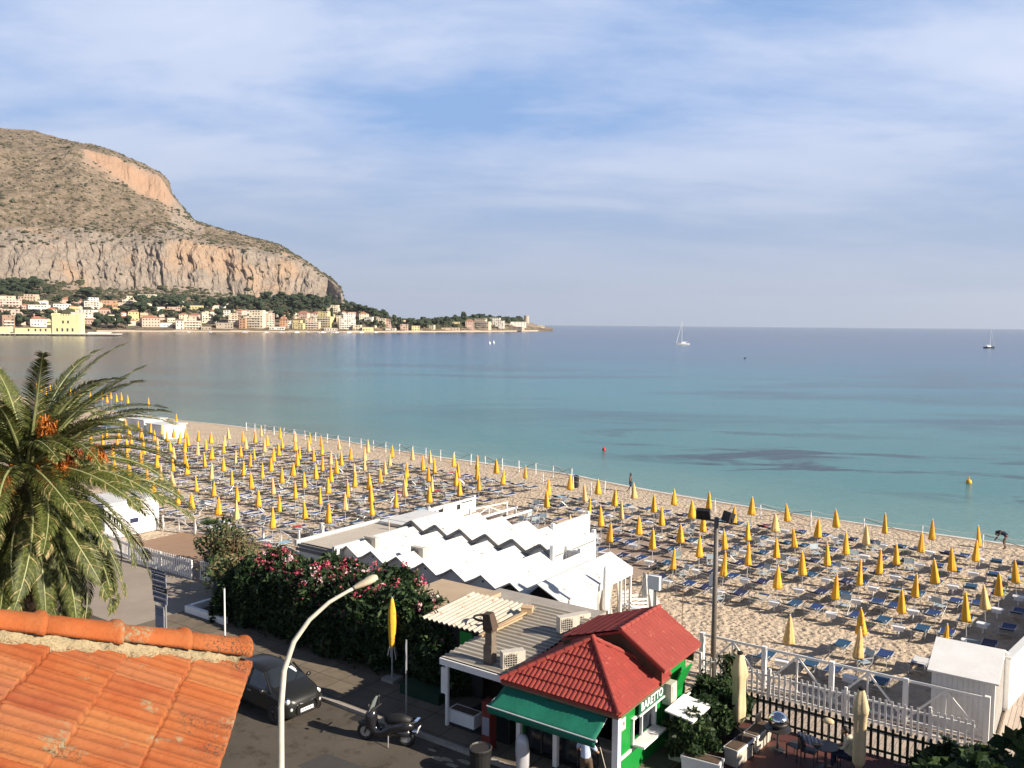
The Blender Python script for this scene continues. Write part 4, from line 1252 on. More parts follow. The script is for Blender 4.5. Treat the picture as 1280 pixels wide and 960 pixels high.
def head(c, s=1.0, f=(0, -1, 0)):
    """skull, jaw, nose, ears; f = facing"""
    c = Vector(c); f = Vector(f).normalized(); sd = Vector((f.y, -f.x, 0)).normalized()
    ch = [([tuple(c + Vector((0, 0, .02)) - f * .02), tuple(c + Vector((0, 0, .035)) + f * .015)], [.092 * s, .085 * s]), ([tuple(c + f * .03), tuple(c + f * .045 - Vector((0, 0, .07)))], [.07 * s, .048 * s]),
          ([tuple(c + f * .10), tuple(c + f * .112 - Vector((0, 0, .025)))], [.010, .014])]
    for k in (-1, 1): ch.append(([tuple(c + sd * k * .088), tuple(c + sd * k * .094 + Vector((0, 0, .03)))], [.018, .016]))
    return ch


# walker at the waterline
wk = g(788, 617, -0.3)
ch = head((0, 0.02, 1.62), 1, (1, .2, 0)) + [([(0, 0, 1.48), (0, 0, 1.40), (0, 0, 1.20), (0, 0, 1.02), (0, 0, 0.92)], [.06, .13, .135, .115, .13]), ([(0, -.17, 1.40), (0.10, -.24, 1.15), (.30, -.22, 1.0)], [.055, .042, .032]), ([(0, .17, 1.40), (-.12, .23, 1.15), (-.16, .22, .90)], [.055, .042, .032]),
     ([(0, -.09, .92), (.20, -.09, .52), (.06, -.09, .10), (.18, -.09, .04)], [.085, .058, .038, .035]), ([(0, .09, .92), (-.10, .09, .50), (-.38, .09, .16), (-.30, .09, .05)], [.085, .058, .038, .035])] + hand((.30, -.22, 1.0), (1, 0, -.3), (0, 1, 0)) + hand((-.16, .22, .9), (-.1, 0, -1), (1, 0, 0))
person('person', wk, R(-36), ch, M['skindark'], 'bare chested person in dark shorts walking along the water edge', [('shorts', M['navycloth'], [([(0, 0, .98), (0, 0, .88)], [.14, .14]), ([(0, -.09, .9), (.12, -.09, .66)], [.10, .085]), ([(0, .09, .9), (-.06, .09, .64)], [.10, .085])])], [([(0, 0.02, 1.68), (-.02, 0.02, 1.66)], [.095, .09])])
bd = g(1252, 686, -0.05)
ch = head((.32, 0, .98), 1, (.6, 0, -.8)) + [([(.22, 0, 1.05), (.10, 0, 1.08), (-.10, 0, 1.0), (-.22, 0, .88)], [.06, .12, .125, .13]), ([(.12, -.17, 1.05), (.25, -.2, .78), (.36, -.12, .58)], [.05, .04, .03]), ([(.12, .17, 1.05), (.25, .2, .78), (.36, .12, .58)], [.05, .04, .03]),
     ([(-.22, -.09, .88), (-.12, -.1, .48), (-.24, -.1, .08), (-.12, -.1, .04)], [.09, .06, .04, .035]), ([(-.22, .09, .88), (-.08, .1, .48), (-.20, .1, .08), (-.08, .1, .04)], [.09, .06, .04, .035])] + hand((.36, -.12, .58), (.4, .2, -1), (0, 1, 0)) + hand((.36, .12, .58), (.4, -.2, -1), (0, 1, 0))
person('person', bd, R(150), ch, M['skindark'], 'person in dark top bending over beside the parasols near the water at far right', [('shirt', M['navycloth'], [([(.16, 0, 1.06), (-.10, 0, 1.0), (-.2, 0, .92)], [.135, .14, .14])])], [([(.30, 0, 1.04), (.28, 0, 1.0)], [.098, .09])])
e = empty('litter_bin', g(719.5, 609, FZ), 0, 'black cylindrical litter bin beside a parasol in the first row', 'bin')
mb = MB(); mb.lathe([(0.26, 0), (0.30, 0.85), (0.31, 0.9), (0.27, 0.92)], 14); mb.build('drum', M['black'], e)
mb = MB(); mb.lathe([(0.31, 0.93), (0.22, 1.02), (0.05, 1.06)], 14); mb.build('lid', M['black'], e)

# ------------------------------------------------------------------ boats and buoys
def sailboat(px, py, Lh, mast, hullm, rz, label, lean=0.0):
    p = g(px, py, SEA)
    e = empty('sailing_boat', p, rz, label, 'sailing boat')
    mb = MB()
    n = 12; vs = []; fs = []
    for i in range(n + 1):
        t = i / n; x = -Lh / 2 + Lh * t
        w_ = Lh * 0.15 * (math.sin(math.pi * (0.18 + 0.82 * t)) ** 0.7 if t < 1 else 0.02)
        for (yy, z) in ((0, -0.3), (w_ * 0.7, 0.0), (w_, 0.9 + 0.35 * t), (w_ * .9, 0.95 + .35 * t), (0, 1.05 + .3 * t)):
            vs.append((x, yy, z))
        for (yy, z) in ((w_ * 0.7, 0.0), (w_, 0.9 + 0.35 * t), (w_ * .9, 0.95 + .35 * t)): vs.append((x, -yy, z))
    order = [0, 1, 2, 3, 4, 7, 6, 5]
    for i in range(n):
        for k in range(8):
            a = i * 8 + order[k]; b = i * 8 + order[(k + 1) % 8]
            fs.append((a, b, b + 8, a + 8))
    fs.append(tuple(order)); mb.add(vs, fs)
    mb.build('hull', hullm, e, smooth=False)
    mb = MB(); mb.box((-Lh * .05, 0, 1.45), (Lh * .38, Lh * .16, 0.6), taper=.8); mb.build('cabin', M['white2'], e)
    mb = MB(); mb.tube([(Lh * .08, 0, 1), (Lh * .08 + lean, 0, mast)], [0.16, 0.09], 6); mb.build('mast', M['white2'], e)
    mb = MB(); mb.tube([(Lh * .08, 0, 2.3), (-Lh * .34, 0, 2.2)], 0.16, 6); mb.build('boom', M['white2'], e)
    mb = MB(); mb.tube([(Lh * .08 + lean, 0, mast - .5), (Lh * .49, 0, 1.4)], [0.10, 0.20], 5); mb.build('furled_jib', M['white2'], e)
    mb = MB(); mb.tube([(Lh * .08 + lean, 0, mast - .2), (-Lh * .49, 0, 1.3)], 0.04, 4); mb.build('backstay', M['galv'], e)
    return e


sailboat(853.5, 431, 10.4, 18.5, M['white2'], math.pi + 0.1, 'white sailing boat with bare mast anchored in the middle of the bay')
sailboat(1236.5, 435.3, 8.6, 15.5, M['darkhull'], 0.15, 'dark hulled sailing boat with bare mast at the right')
for k, (px, py, r, mt, lab) in enumerate([(1211, 604, 0.26, 'yellowbuoy', 'small yellow buoy off the right hand beach'), (755, 563, 0.22, 'red', 'small red buoy off the middle of the beach'), (612, 430, 0.9, 'white2', 'tiny white buoy left of two before the point'), (617, 429, 0.9, 'white2', 'tiny white buoy right of two before the point')]):
    e = empty('buoy', g(px, py, SEA), 0, lab, 'buoy')
    mb = MB(); mb.ball((0, 0, r * .4), r, 10, 8, (1, 1, 1.1)); mb.build('float', M[mt], e, smooth=True)
    mb = MB(); mb.tube([(0, 0, r), (0, 0, r * 2.2)], r * .16, 6); mb.ball((0, 0, r * 2.2), r * .3, 6, 4); mb.build('top_mark', M[mt], e)
e = empty('rowing_boat', g(931, 448, SEA), 1.3, 'tiny dark open boat far out between the two sailing boats', 'boat'); e.scale = (.6, .6, .6)
mb = MB(); mb.box((0, 0, .25), (3.4, 1.3, .7), taper=1.15); mb.box((1.9, 0, .35), (.6, .8, .5)); mb.build('hull', M['darkhull'], e)
mb = MB(); mb.box((-.6, 0, .66), (.3, 1.2, .08)); mb.box((.6, 0, .66), (.3, 1.2, .08)); mb.build('bench', M['woodpole'], e)
# ================================================================== beach-club structures on the 35 degree grid
def E(name, s, t, label, cat, group=None, z=0.0, rz=0.0):
    return empty(name, P(s, t, z), A35 + rz, label, cat, group)


def tiled(mb, A, B, Cc, D, pitch=0.165, course=0.36, rib=0.028, step=0.035, m=None):
    """tiled roof face: A,B eave left/right, Cc,D top right/left (may coincide)"""
    A, B, Cc, D = map(Vector, (A, B, Cc, D))
    ex = (B - A).normalized(); n = ex.cross((D - A)).normalized()
    if n.z < 0: n = -n
    Lw = (B - A).length
    xl1 = (D - A).dot(ex); xr1 = (Cc - A).dot(ex)
    up = (D - A) - ex * (D - A).dot(ex); hl = up.length; upn = up / hl
    ncs = max(1, round(hl / course))
    xs = np.arange(min(0, xl1), max(Lw, xr1) + pitch / 6, pitch / 6)
    rowsf = []
    for c in range(ncs):
        rowsf += [(c + q * 0.999) / ncs for q in (0, 0.5, 1)]
    vs = []
    for f in rowsf:
        c = f * ncs; fr = c - math.floor(c)
        xl = xl1 * f; xr = Lw + (xr1 - Lw) * f
        for x in xs:
            xc = min(max(x, xl), xr)
            hgt = rib * abs(math.cos(math.pi * xc / pitch)) + step * (1 - fr)
            vs.append(tuple(A + ex * xc + upn * (f * hl) + n * hgt))
    k = len(xs); fs = []
    for r in range(len(rowsf) - 1):
        for c in range(k - 1):
            a = r * k + c
            fs.append((a, a + 1, a + 1 + k, a + k))
    mb.add(vs, fs, m)
    # eave thickness
    mb.slab([tuple(A - n * .02), tuple(B - n * .02), tuple(Cc - n * .02), tuple(D - n * .02)], 0.08, m)


def hipcap(mb, a, b, r=0.075, seg=0.34, m=None):
    a = Vector(a); b = Vector(b); L_ = (b - a).length; n = max(1, round(L_ / seg)); d = (b - a) / n
    for i in range(n):
        mb.tube([tuple(a + d * i), tuple(a + d * (i + 1.06))], [r * 1.12, r * 0.92], 10, m)


def textmesh(name, body, size, mat, parent, loc, rot, extrude=0.008):
    cu = bpy.data.curves.new(name, 'FONT'); cu.body = body; cu.size = size; cu.extrude = extrude; cu.align_x = 'CENTER'; cu.align_y = 'CENTER'
    cu.offset = size * 0.022
    to = bpy.data.objects.new('tmp', cu); C.objects.link(to)
    dg = bpy.context.evaluated_depsgraph_get(); dg.update()
    me = bpy.data.meshes.new_from_object(to.evaluated_get(dg))
    C.objects.unlink(to); bpy.data.objects.remove(to)
    me.materials.clear(); me.materials.append(mat)
    o = bpy.data.objects.new(name, me); C.objects.link(o); setparent(o, parent)
    o.location = loc; o.rotation_euler = rot
    return o


M['rooftile'] = simple('red_painted_roof_tiles', (0.30, 0.045, 0.032), (0.21, 0.032, 0.024), 2.2, 0.75, spots=(0.38, 0.11, 0.08))
M['rooftile2'] = simple('red_painted_roof_tiles_worn', (0.29, 0.052, 0.038), (0.22, 0.038, 0.028), 1.8, 0.75, spots=(0.36, 0.12, 0.08))

# ---- green kiosk (origin at its front left wall corner)
s0, t0 = -15.2, 22.2
k = E('beach_kiosk', s0, t0, 'green kiosk bar with red tiled roofs and a green awning over its front', 'kiosk', z=0.13)
W_, D1, D2 = 3.6, 3.0, 4.6
mb = MB()
th = 0.12
# right wall (x = W_) with a serving hatch between y 0.9..2.6, z 1.1..2.15
mb.box((W_ - th / 2, 0.45, 1.28), (th, 0.90, 2.56)); mb.box((W_ - th / 2, 2.8, 1.28), (th, 0.55, 2.56))
mb.box((W_ - th / 2, 1.71, 0.49), (th, 1.62, 0.98)); mb.box((W_ - th / 2, 1.71, 2.17), (th, 1.62, 0.78))
mb.box((W_ - 0.02, 3.98, 1.45), (th, 1.8, 2.9)); mb.box((0.06, 2.4, 1.28), (th, 4.6, 2.56)); mb.box((1.8, 4.85, 1.45), (3.5, th, 2.9))
mb.build('wall', M['green'], k)
mb = MB()
for y in (0.06, ): mb.box((W_ - 0.04, y - .02, 1.28), (0.20, 0.20, 2.56))
for x in (0.05, 1.45): mb.box((x, 0.0, 1.25), (0.15, 0.15, 2.5))
mb.build('post', M['white'], k)
mb = MB(); mb.box((W_ + 0.025, 1.30, 0.80), (0.05, 2.5, 0.09)); mb.build('trim', M['white'], k)
# service front: dark glazed screen, counter
mb = MB(); mb.box((1.45, 0.30, 1.1), (2.7, 0.04, 1.9)); mb.build('glass_screen', M['glass'], k)
mb = MB()
for x in (0.1, 0.75, 2.1, 2.78): mb.box((x, 0.27, 1.1), (0.06, 0.07, 2.0))
mb.box((1.45, 0.27, 2.08), (2.8, 0.07, 0.07)); mb.build('screen_frame', M['iron'], k)
mb = MB(); mb.box((2.55, 0.45, 0.95), (1.7, 0.6, 0.08)); mb.box((2.55, 0.6, 0.5), (1.7, 0.1, 0.9)); mb.build('counter', M['concrete'], k)
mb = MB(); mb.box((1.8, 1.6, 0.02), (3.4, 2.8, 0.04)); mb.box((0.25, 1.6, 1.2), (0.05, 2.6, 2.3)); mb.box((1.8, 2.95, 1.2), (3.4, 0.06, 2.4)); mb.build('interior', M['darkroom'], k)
# hatch frame and shelf
mb = MB()
for y in (0.93, 2.5): mb.box((W_ + 0.005, y, 1.37), (0.16, 0.08, 0.80))
mb.box((W_ + 0.005, 1.71, 1.76), (0.16, 1.64, 0.06)); mb.box((W_ + 0.003, 1.6, 1.42), (0.09, 0.05, .88)); mb.build('hatch_frame', M['white'], k)
mb = MB(); mb.box((W_ - 0.07, 2.05, 1.42), (0.02, 0.82, .86)); mb.build('pane', M['glass'], k)
mb = MB(); mb.box((W_ + 0.22, 1.72, 0.96), (0.46, 1.60, 0.07)); mb.build('shelf', M['white'], k)
# sign board with the name
mb = MB(); mb.box((W_ + 0.12, 2.05, 2.03), (0.05, 1.75, 0.42)); sg = mb.build('sign_board', M['greendark'], k)
mb = MB(); mb.box((W_ + 0.16, 2.05, 1.81), (0.05, 1.80, 0.045)); mb.build('trim', M['white'], k)
textmesh('lettering', 'BARETTO', 0.36, M['white2'], k, (W_ + 0.155, 2.05, 2.03), (R(90), 0, R(90)))
mb = MB(); mb.box((W_ + 0.03, 0.33, 1.85), (0.03, 0.26, 0.36)); mb.build('notice_plate', M['white2'], k)
textmesh('lettering', 'B', 0.17, M['red'], k, (W_ + 0.05, 0.33, 1.87), (R(90), 0, R(90)), 0.003)
mb = MB(); mb.box((W_ + 0.20, 3.25, 1.85), (0.32, 0.44, 0.70)); mb.box((W_ + 0.21, 3.25, 1.85), (0.34, 0.32, 0.56)); mb.build('white_box', M['acbeige'], k)
# open green shutter of the rear part
mb = MB(); mb.box((W_ + 0.18, 4.15, 1.9), (0.05, 0.9, 1.1), ry=R(22)); mb.build('shutter', M['green'], k)
mb = MB(); mb.box((W_ + 0.10, 3.7, 1.2), (0.10, 0.10, 1.3), rx=R(0)); mb.box((W_ + 0.34, 4.15, 1.38), (0.05, 0.95, 0.05)); mb.build('shutter_frame', M['white'], k)
# front pyramid roof
mb = MB()
x0, x1, y0, y1, ze, za = -0.40, 3.88, -0.45, 3.12, 2.50, 3.78
ax, ay = 1.95, 1.38
Ap = (ax, ay, za)
tiled(mb, (x0, y0, ze), (x1, y0, ze), Ap, Ap)
tiled(mb, (x1, y0, ze), (x1, y1, ze), Ap, Ap, pitch=.2, rib=0.03, step=0.035)
tiled(mb, (x1, y1, ze), (x0, y1, ze), Ap, Ap)
tiled(mb, (x0, y1, ze), (x0, y0, ze), Ap, Ap)
mb.build('roof', M['rooftile'], k)
mb = MB()
for cx_, cy2 in ((x0, y0), (x1, y0), (x1, y1), (x0, y1)): hipcap(mb, (cx_, cy2, ze + .03), (ax, ay, za + .05))
mb.ball((ax, ay, za + .07), 0.10, 10, 6)
mb.build('ridge_tile', M['rooftile'], k)
mb = MB(); mb.box(((x0 + x1) / 2, y0 + .06, ze - .10), (x1 - x0 - .06, 0.06, 0.16)); mb.box((x1 - .06, (y0 + y1) / 2, ze - .10), (.06, y1 - y0 - .1, .14)); mb.box((1.8, 1.35, ze - .12), (4.2, 3.4, .05)); mb.build('fascia', M['woodpole'], k)
# rear gable roof, ridge towards the sea
rx_, zr_, zR, zL, yA, yB = 2.55, 3.98, 2.98, 3.10, 2.15, 5.05
mb = MB()
tiled(mb, (4.12, yA, zR), (4.12, yB, zR), (rx_, yB, zr_), (rx_, yA, zr_), pitch=.22, rib=0.032, step=0.03)
mb.build('roof', M['rooftile2'], k)
mb = MB()
tiled(mb, (0.1, yB, zL), (0.1, yA + .3, zL), (rx_, yA, zr_), (rx_, yB, zr_))
mb.build('roof', M['rooftile'], k)
mb = MB(); hipcap(mb, (rx_, yA - .05, zr_ + .03), (rx_, yB, zr_ + .03)); hipcap(mb, (4.15, yA + .0, zR + .03), (rx_, yA, zr_ + .05), 0.06); mb.build('ridge_tile', M['rooftile2'], k)
mb = MB()
for y in (yA + .15, yB - .2): mb.slab([(0.25, y, zL), (rx_, y, zr_ - .1), (3.95, y, zR), (3.95, y + .01, 2.5), (.25, y + .01, 2.5)], 0.01); mb.add([(0.3, y, 2.4), (3.95, y, 2.4), (3.95, y, zR + .02), (rx_, y, zr_ - .08), (.3, y, zL)], [(0, 1, 2, 3, 4), (4, 3, 2, 1, 0)])
mb.build('gable', M['woodpole'], k)
# awning
mb = MB()
nx, ny = 24, 8
xa, xb = -0.30, 3.42
vs = []
for j in range(ny + 1):
    for i in range(nx + 1):
        tt = j / ny; xx = i / nx
        x = xa - 0.10 * tt + (xb - xa + 0.16 * tt) * xx
        y = -0.28 - 0.85 * tt
        z = 2.32 - 0.42 * tt - 0.05 * math.sin(math.pi * tt) - 0.018 * math.sin(xx * 14 + tt * 2) * math.sin(math.pi * tt)
        vs.append((x, y, z))
for i in range(nx + 1):
    a = vs[ny * (nx + 1) + i]; vs.append((a[0], a[1] - .01, a[2] - 0.22 - 0.03 * abs(math.sin(i * 1.6))))
fs = [(j * (nx + 1) + i, j * (nx + 1) + i + 1, (j + 1) * (nx + 1) + i + 1, (j + 1) * (nx + 1) + i) for j in range(ny + 1) for i in range(nx)]
mb.add(vs, fs)
o = mb.build('awning', M['awning'], k, smooth=True)
md = o.modifiers.new('solid', 'SOLIDIFY'); md.thickness = 0.01
mb = MB(); mb.tube([(-.42, -1.14, 1.88), (3.50, -1.14, 1.88)], 0.022, 6); mb.tube([(-.3, -.28, 2.2), (-.40, -1.1, 1.88)], 0.015, 6); mb.tube([(3.4, -.28, 2.2), (3.45, -1.1, 1.88)], 0.015, 6); mb.ball((3.52, -1.14, 1.88), .045, 6, 4); mb.build('awning_frame', M['white2'], k)

# small grey-white lean-to roof and cream box on the sunny side of the kiosk
e = E('counter_roof', -10.75, 25.35, 'sloping white sheet roof over the side counter by the green kiosk', 'shed')
mb = MB(); mb.slab([(-.42, -.75, 1.75), (0.55, -.75, 1.62), (0.55, .75, 1.62), (-.42, .75, 1.75)], .05); mb.build('roof', M['white'], e)
mb = MB()
for x, y in ((.45, -.65), (.45, .65)): mb.box((x, y, .8), (.08, .08, 1.6))
mb.build('post', M['polecream'], e)
mb = MB(); mb.box((0.05, 0, .5), (.7, 1.3, .9)); mb.build('counter', M['acbeige'], e)

# ---- corrugated lean-to
M['corr'] = simple('weathered_corrugated_sheet', (0.46, 0.42, 0.35), (0.34, 0.29, 0.22), 1.0, 0.6, spots=(0.20, 0.09, 0.04))
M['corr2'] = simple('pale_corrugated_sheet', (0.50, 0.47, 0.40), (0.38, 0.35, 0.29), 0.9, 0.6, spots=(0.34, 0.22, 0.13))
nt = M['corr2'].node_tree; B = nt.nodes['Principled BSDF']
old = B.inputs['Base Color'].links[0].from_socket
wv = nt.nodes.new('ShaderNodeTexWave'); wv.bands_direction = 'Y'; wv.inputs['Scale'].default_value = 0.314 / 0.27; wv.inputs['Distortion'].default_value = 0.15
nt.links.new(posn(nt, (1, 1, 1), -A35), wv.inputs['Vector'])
nt.links.new(mix(nt, ramp(nt, wv.outputs['Fac'], [(0.10, 0.75), (0.45, 0.0)]), old, (0.16, 0.13, 0.10)), B.inputs['Base Color'])  # dark stripes: the shading of the ribs put into the sheet colour


def corrugated(mb, A, B, Cc, D, pitch, amp, along_ab=True):
    """sheet A->B eave, D->Cc top; ribs run A->D (or A->B)"""
    A, B, Cc, D = map(Vector, (A, B, Cc, D))
    n1 = int((B - A).length / pitch * 6) if along_ab else 8
    n2 = 8 if along_ab else int((D - A).length / pitch * 6)
    vs = []
    for j in range(n2 + 1):
        for i in range(n1 + 1):
            p = A.lerp(B, i / n1).lerp(D.lerp(Cc, i / n1), j / n2)
            q = (i / 6 if along_ab else j / 6)
            p.z += amp * math.cos(2 * math.pi * q)
            vs.append(tuple(p))
    mb.add(vs, [(j * (n1 + 1) + i, j * (n1 + 1) + i + 1, (j + 1) * (n1 + 1) + i + 1, (j + 1) * (n1 + 1) + i) for j in range(n2) for i in range(n1)])


e = E('store_shed', -18.4, 22.3, 'open fronted store with pale corrugated roof beside the green kiosk', 'shed', z=0.13)
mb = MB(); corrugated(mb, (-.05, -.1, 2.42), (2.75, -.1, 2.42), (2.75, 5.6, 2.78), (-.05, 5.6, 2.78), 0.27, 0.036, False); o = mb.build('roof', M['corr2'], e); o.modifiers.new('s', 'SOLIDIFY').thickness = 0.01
mb = MB(); mb.box((1.3, -.13, 2.30), (2.7, .08, .22)); mb.box((-.03, 2.6, 2.3), (.08, 5.5, .2)); mb.build('fascia', M['white'], e)
mb = MB(); mb.box((.12, .05, 1.1), (.1, .1, 2.2)); mb.build('post', M['white'], e)
mb = MB(); mb.box((-.02, .06, 1.55), (.22, .10, .9)); mb.build('panel', M['white'], e)
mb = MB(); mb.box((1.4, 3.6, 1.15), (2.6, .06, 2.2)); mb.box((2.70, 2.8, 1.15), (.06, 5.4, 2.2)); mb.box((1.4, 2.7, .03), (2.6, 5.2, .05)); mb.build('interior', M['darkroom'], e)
e2 = E('store_shed', -21.1, 24.3, 'lower shed with rusty ribbed metal roof against the oleander hedge', 'shed', z=0.13)
mb = MB(); corrugated(mb, (0, 0, 2.66), (3.1, 0, 2.66), (3.1, 3.2, 2.82), (0, 3.2, 2.82), 0.24, 0.05, True); o = mb.build('roof', M['corr'], e2); o.modifiers.new('s', 'SOLIDIFY').thickness = 0.01
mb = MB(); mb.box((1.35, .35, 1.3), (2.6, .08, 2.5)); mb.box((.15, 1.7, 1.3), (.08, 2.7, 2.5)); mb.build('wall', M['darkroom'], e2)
mb = MB(); mb.box((1.9, .29, 2.05), (.6, .05, .75)); mb.build('green_panel', M['green'], e2)
# hose coil, box and plank on the roofs
e = E('hose_coil', -18.75, 25.1, 'coiled black hose lying on the rusty ribbed roof', 'hose', z=2.98)
mb = MB(); mb.tube([((.42 + .03 * math.sin(i)) * math.cos(i * .42), .34 * math.sin(i * .42), .02 + .002 * i) for i in range(48)], 0.022, 6); mb.build('hose', M['black'], e)
e = E('wooden_box', -17.9, 26.7, 'small wooden box at the top of the ribbed metal roof', 'box', z=3.0)
mb = MB(); mb.box((0, 0, .1), (.42, .34, .2), rz=.4); mb.build('box_body', simple('raw_box_wood', (.5, .34, .2), (.4, .27, .15), 5), e)
mb = MB(); mb.box((0, 0, .215), (.46, .38, .03), rz=.4); mb.build('lid', simple('raw_lid_wood', (.55, .38, .23), (.45, .3, .17), 5), e)
e = E('plank', -17.95, 25.2, 'long raw wooden plank lying across the joint of the two metal roofs', 'plank', z=2.93)
mb = MB(); mb.bar((0, -1.4, 0), (.05, 1.5, .1), .16, .06); mb.bar((.12, -1.3, 0.02), (.2, .9, .06), .10, .05); mb.build('board', simple('raw_plank', (.52, .36, .2), (.42, .28, .16), 3), e)
# chimney of patched brown sheet
e = E('chimney', -16.75, 22.75, 'tall patched brown chimney rising through the pale corrugated roof', 'chimney', z=2.4)
mb = MB(); mb.box((0, 0, .35), (.34, .30, .9)); mb.box((0.02, 0, 1.05), (.28, .26, .7), taper=.95); mb.build('stack', simple('sooty_patched_masonry', (.13, .10, .075), (.22, .18, .13), 4, .9), e)
mb = MB(); mb.box((-.03, 0, 1.62), (.42, .36, .55), rx=R(8), ry=-R(6), taper=.7); mb.box((0.0, 0, 1.32), (.34, .32, .10)); mb.build('cowl', simple('rusty_dark_cowl', (.06, .04, .03), (.10, .06, .04), 6, .8), e)


def ac_unit(s, t, z, rz, label, mat='acbeige'):
    e = E('air_conditioner', s, t, label, 'air conditioner', 'outdoor air conditioner units', z=z, rz=rz)
    mb = MB(); mb.box((0, 0, .3), (.80, .30, .56)); mb.build('casing', M[mat], e)
    mb = MB(); mb.tube([(-.12, -.152, .3), (-.12, -.165, .3)], .23, 18); mb.build('fan_grille', M['iron'], e)
    mb = MB()
    for k in range(6): mb.box((-.12, -.172, .10 + k * .08), (.46, .012, .012)); mb.box((-.34 + k * .088, -.172, .3), (.012, .012, .46))
    mb.build('guard', M[mat], e)
    mb = MB(); mb.box((-.3, 0, .01), (.06, .34, .04)); mb.box((.3, 0, .01), (.06, .34, .04)); mb.build('foot', M['iron'], e)


ac_unit(-15.95, 22.95, 2.55, R(55), 'air conditioner on the pale roof left of the red tiled kiosk roof')
ac_unit(-15.65, 26.0, 2.95, R(60), 'air conditioner at the back corner of the pale metal roof')
ac_unit(-16.1, 27.6, 2.5, R(60), 'grey louvred air conditioner below the white tent post')
ac_unit(-30.9, 31.6, 2.42, R(0), 'cream air conditioner in the first roof valley of the white cabins')
ac_unit(-27.6, 31.5, 2.42, R(0), 'cream air conditioner in the third roof valley of the white cabins')

# flat concrete roofed store between hedge and cabins
e = E('store_shed', -23.6, 25.3, 'low store with bare tan concrete roof between hedge and white cabins', 'shed')
mb = MB(); mb.box((1.5, 1.6, 2.72), (3.2, 3.4, .16)); mb.build('roof', simple('tan_roof_screed', (.42, .32, .22), (.34, .25, .17), 1.2, .9), e)
mb = MB(); mb.box((1.5, 1.6, 1.3), (3.0, 3.2, 2.6)); mb.build('wall', M['concrete'], e)
e = E('store_shed', -20.55, 27.55, 'narrow grey store with tarred roof edge right behind the metal roofs', 'shed')
mb = MB(); mb.box((1.9, .95, 1.25), (5.0, 1.9, 2.5)); mb.build('wall', M['concrete'], e)
mb = MB(); mb.box((1.9, .95, 2.55), (5.2, 2.1, .1)); mb.build('roof', M['concrete'], e)
mb = MB(); mb.tube([(-.5, .2, 2.66), (1.2, -.05, 2.64), (2.6, .3, 2.65), (4.3, -.02, 2.64)], .03, 6); mb.build('pipe', M['polecream'], e)

# ---- white gabled cabins
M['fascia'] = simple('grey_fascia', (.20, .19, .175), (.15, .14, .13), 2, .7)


def gable_cabin(name, s, t, w_, L_, zv, zr, label, group, front='boards', fascia=False, rx0=None, back=True):
    e = E(name, s, t, label, 'cabin', group)
    xr = w_ * 0.5 if rx0 is None else rx0
    th = 0.06
    mb = MB()
    mb.slab([(xr, -.18, zr), (w_ + .03, -.18, zv), (w_ + .03, L_, zv), (xr, L_, zr)], th)
    mb.slab([(-.0, -.18, zv), (xr - .004, -.18, zr), (xr - .004, L_, zr), (-.0, L_, zv)], th)
    mb.build('roof', M['roofwhite'], e)
    mb = MB()
    pts = [(.02, 0, 0), (w_ - .02, 0, 0), (w_ - .02, 0, zv - .07), (xr, 0, zr - .07), (.02, 0, zv - .07)]
    if front == 'open':
        pts = [(.02, 0, 0), (w_ - .02, 0, 0), (w_ - .02, 0, zv - .22), (.02, 0, zv - .22)]
    n = len(pts)
    mb.add(pts + [(a, .1, c) for a, b, c in pts], [tuple(range(n)), tuple(range(2 * n - 1, n - 1, -1))] + [(i, (i + 1) % n, (i + 1) % n + n, i + n) for i in range(n)])
    mb.box((.05, L_ / 2, (zv - .08) / 2), (.06, L_ - .25, zv - .08)); mb.box((w_ - .05, L_ / 2, (zv - .08) / 2), (.06, L_ - .25, zv - .08)); mb.box((w_ / 2, L_ - .06, (zv - .08) / 2), (w_ - .04, .06, zv - .08))
    mb.build('wall', M['white'], e)
    mb = MB(); mb.bar((w_ + .0, -.19, zv + .012), (w_ + .0, L_, zv + .012), .13, .03); mb.build('gutter', M['fascia'], e)  # dark grey gutter strip, its colour also carries the shade line of the valley
    if fascia:
        mb = MB(); mb.bar((.0, -.2, zv - .06), (xr, -.2, zr - .06), .04, .17); mb.bar((xr, -.2, zr - .06), (w_, -.2, zv - .06), .04, .17); mb.build('fascia', M['fascia'], e)
    if front == 'vent':
        mb = MB(); mb.tube([(xr, -.02, zr - .34), (xr, .02, zr - .34)], .05, 10); mb.build('vent', M['black'], e)
    if front == 'boards':
        mb = MB()
        for i in range(1, int(w_ / .28)): mb.box((i * .28, -.008, (zv - .35) / 2 + .2), (.02, .02, zv - .45))
        mb.build('batten', M['whitewood'], e)
    return e


edges = [-18.4, -20.1, -21.8, -23.5, -25.2, -26.9, -28.6, -30.3, -32.0]
notes = ['first from the right, under the open tent end', 'second from the right with dark open gable', 'third from the right with small round vent', 'fourth from the right with dark vent', 'fifth from the right with round vent', 'middle one with cream cooler behind', 'sixth from the right behind oleanders', 'seventh from the right beside the flat roof']
for i in range(1, 8):
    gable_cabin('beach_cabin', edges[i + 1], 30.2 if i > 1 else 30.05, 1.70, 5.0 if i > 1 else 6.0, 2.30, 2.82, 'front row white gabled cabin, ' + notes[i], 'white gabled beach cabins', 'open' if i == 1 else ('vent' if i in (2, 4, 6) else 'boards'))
for i in range(6):
    gable_cabin('beach_cabin', -22.1 - 1.7 * (i + 1) + .1, 35.35, 1.70, 3.7, 2.62, 3.12, 'back row white gabled cabin, %s from the right, with grey fascia' % ordn(i + 1), 'white gabled beach cabins', 'none', True)
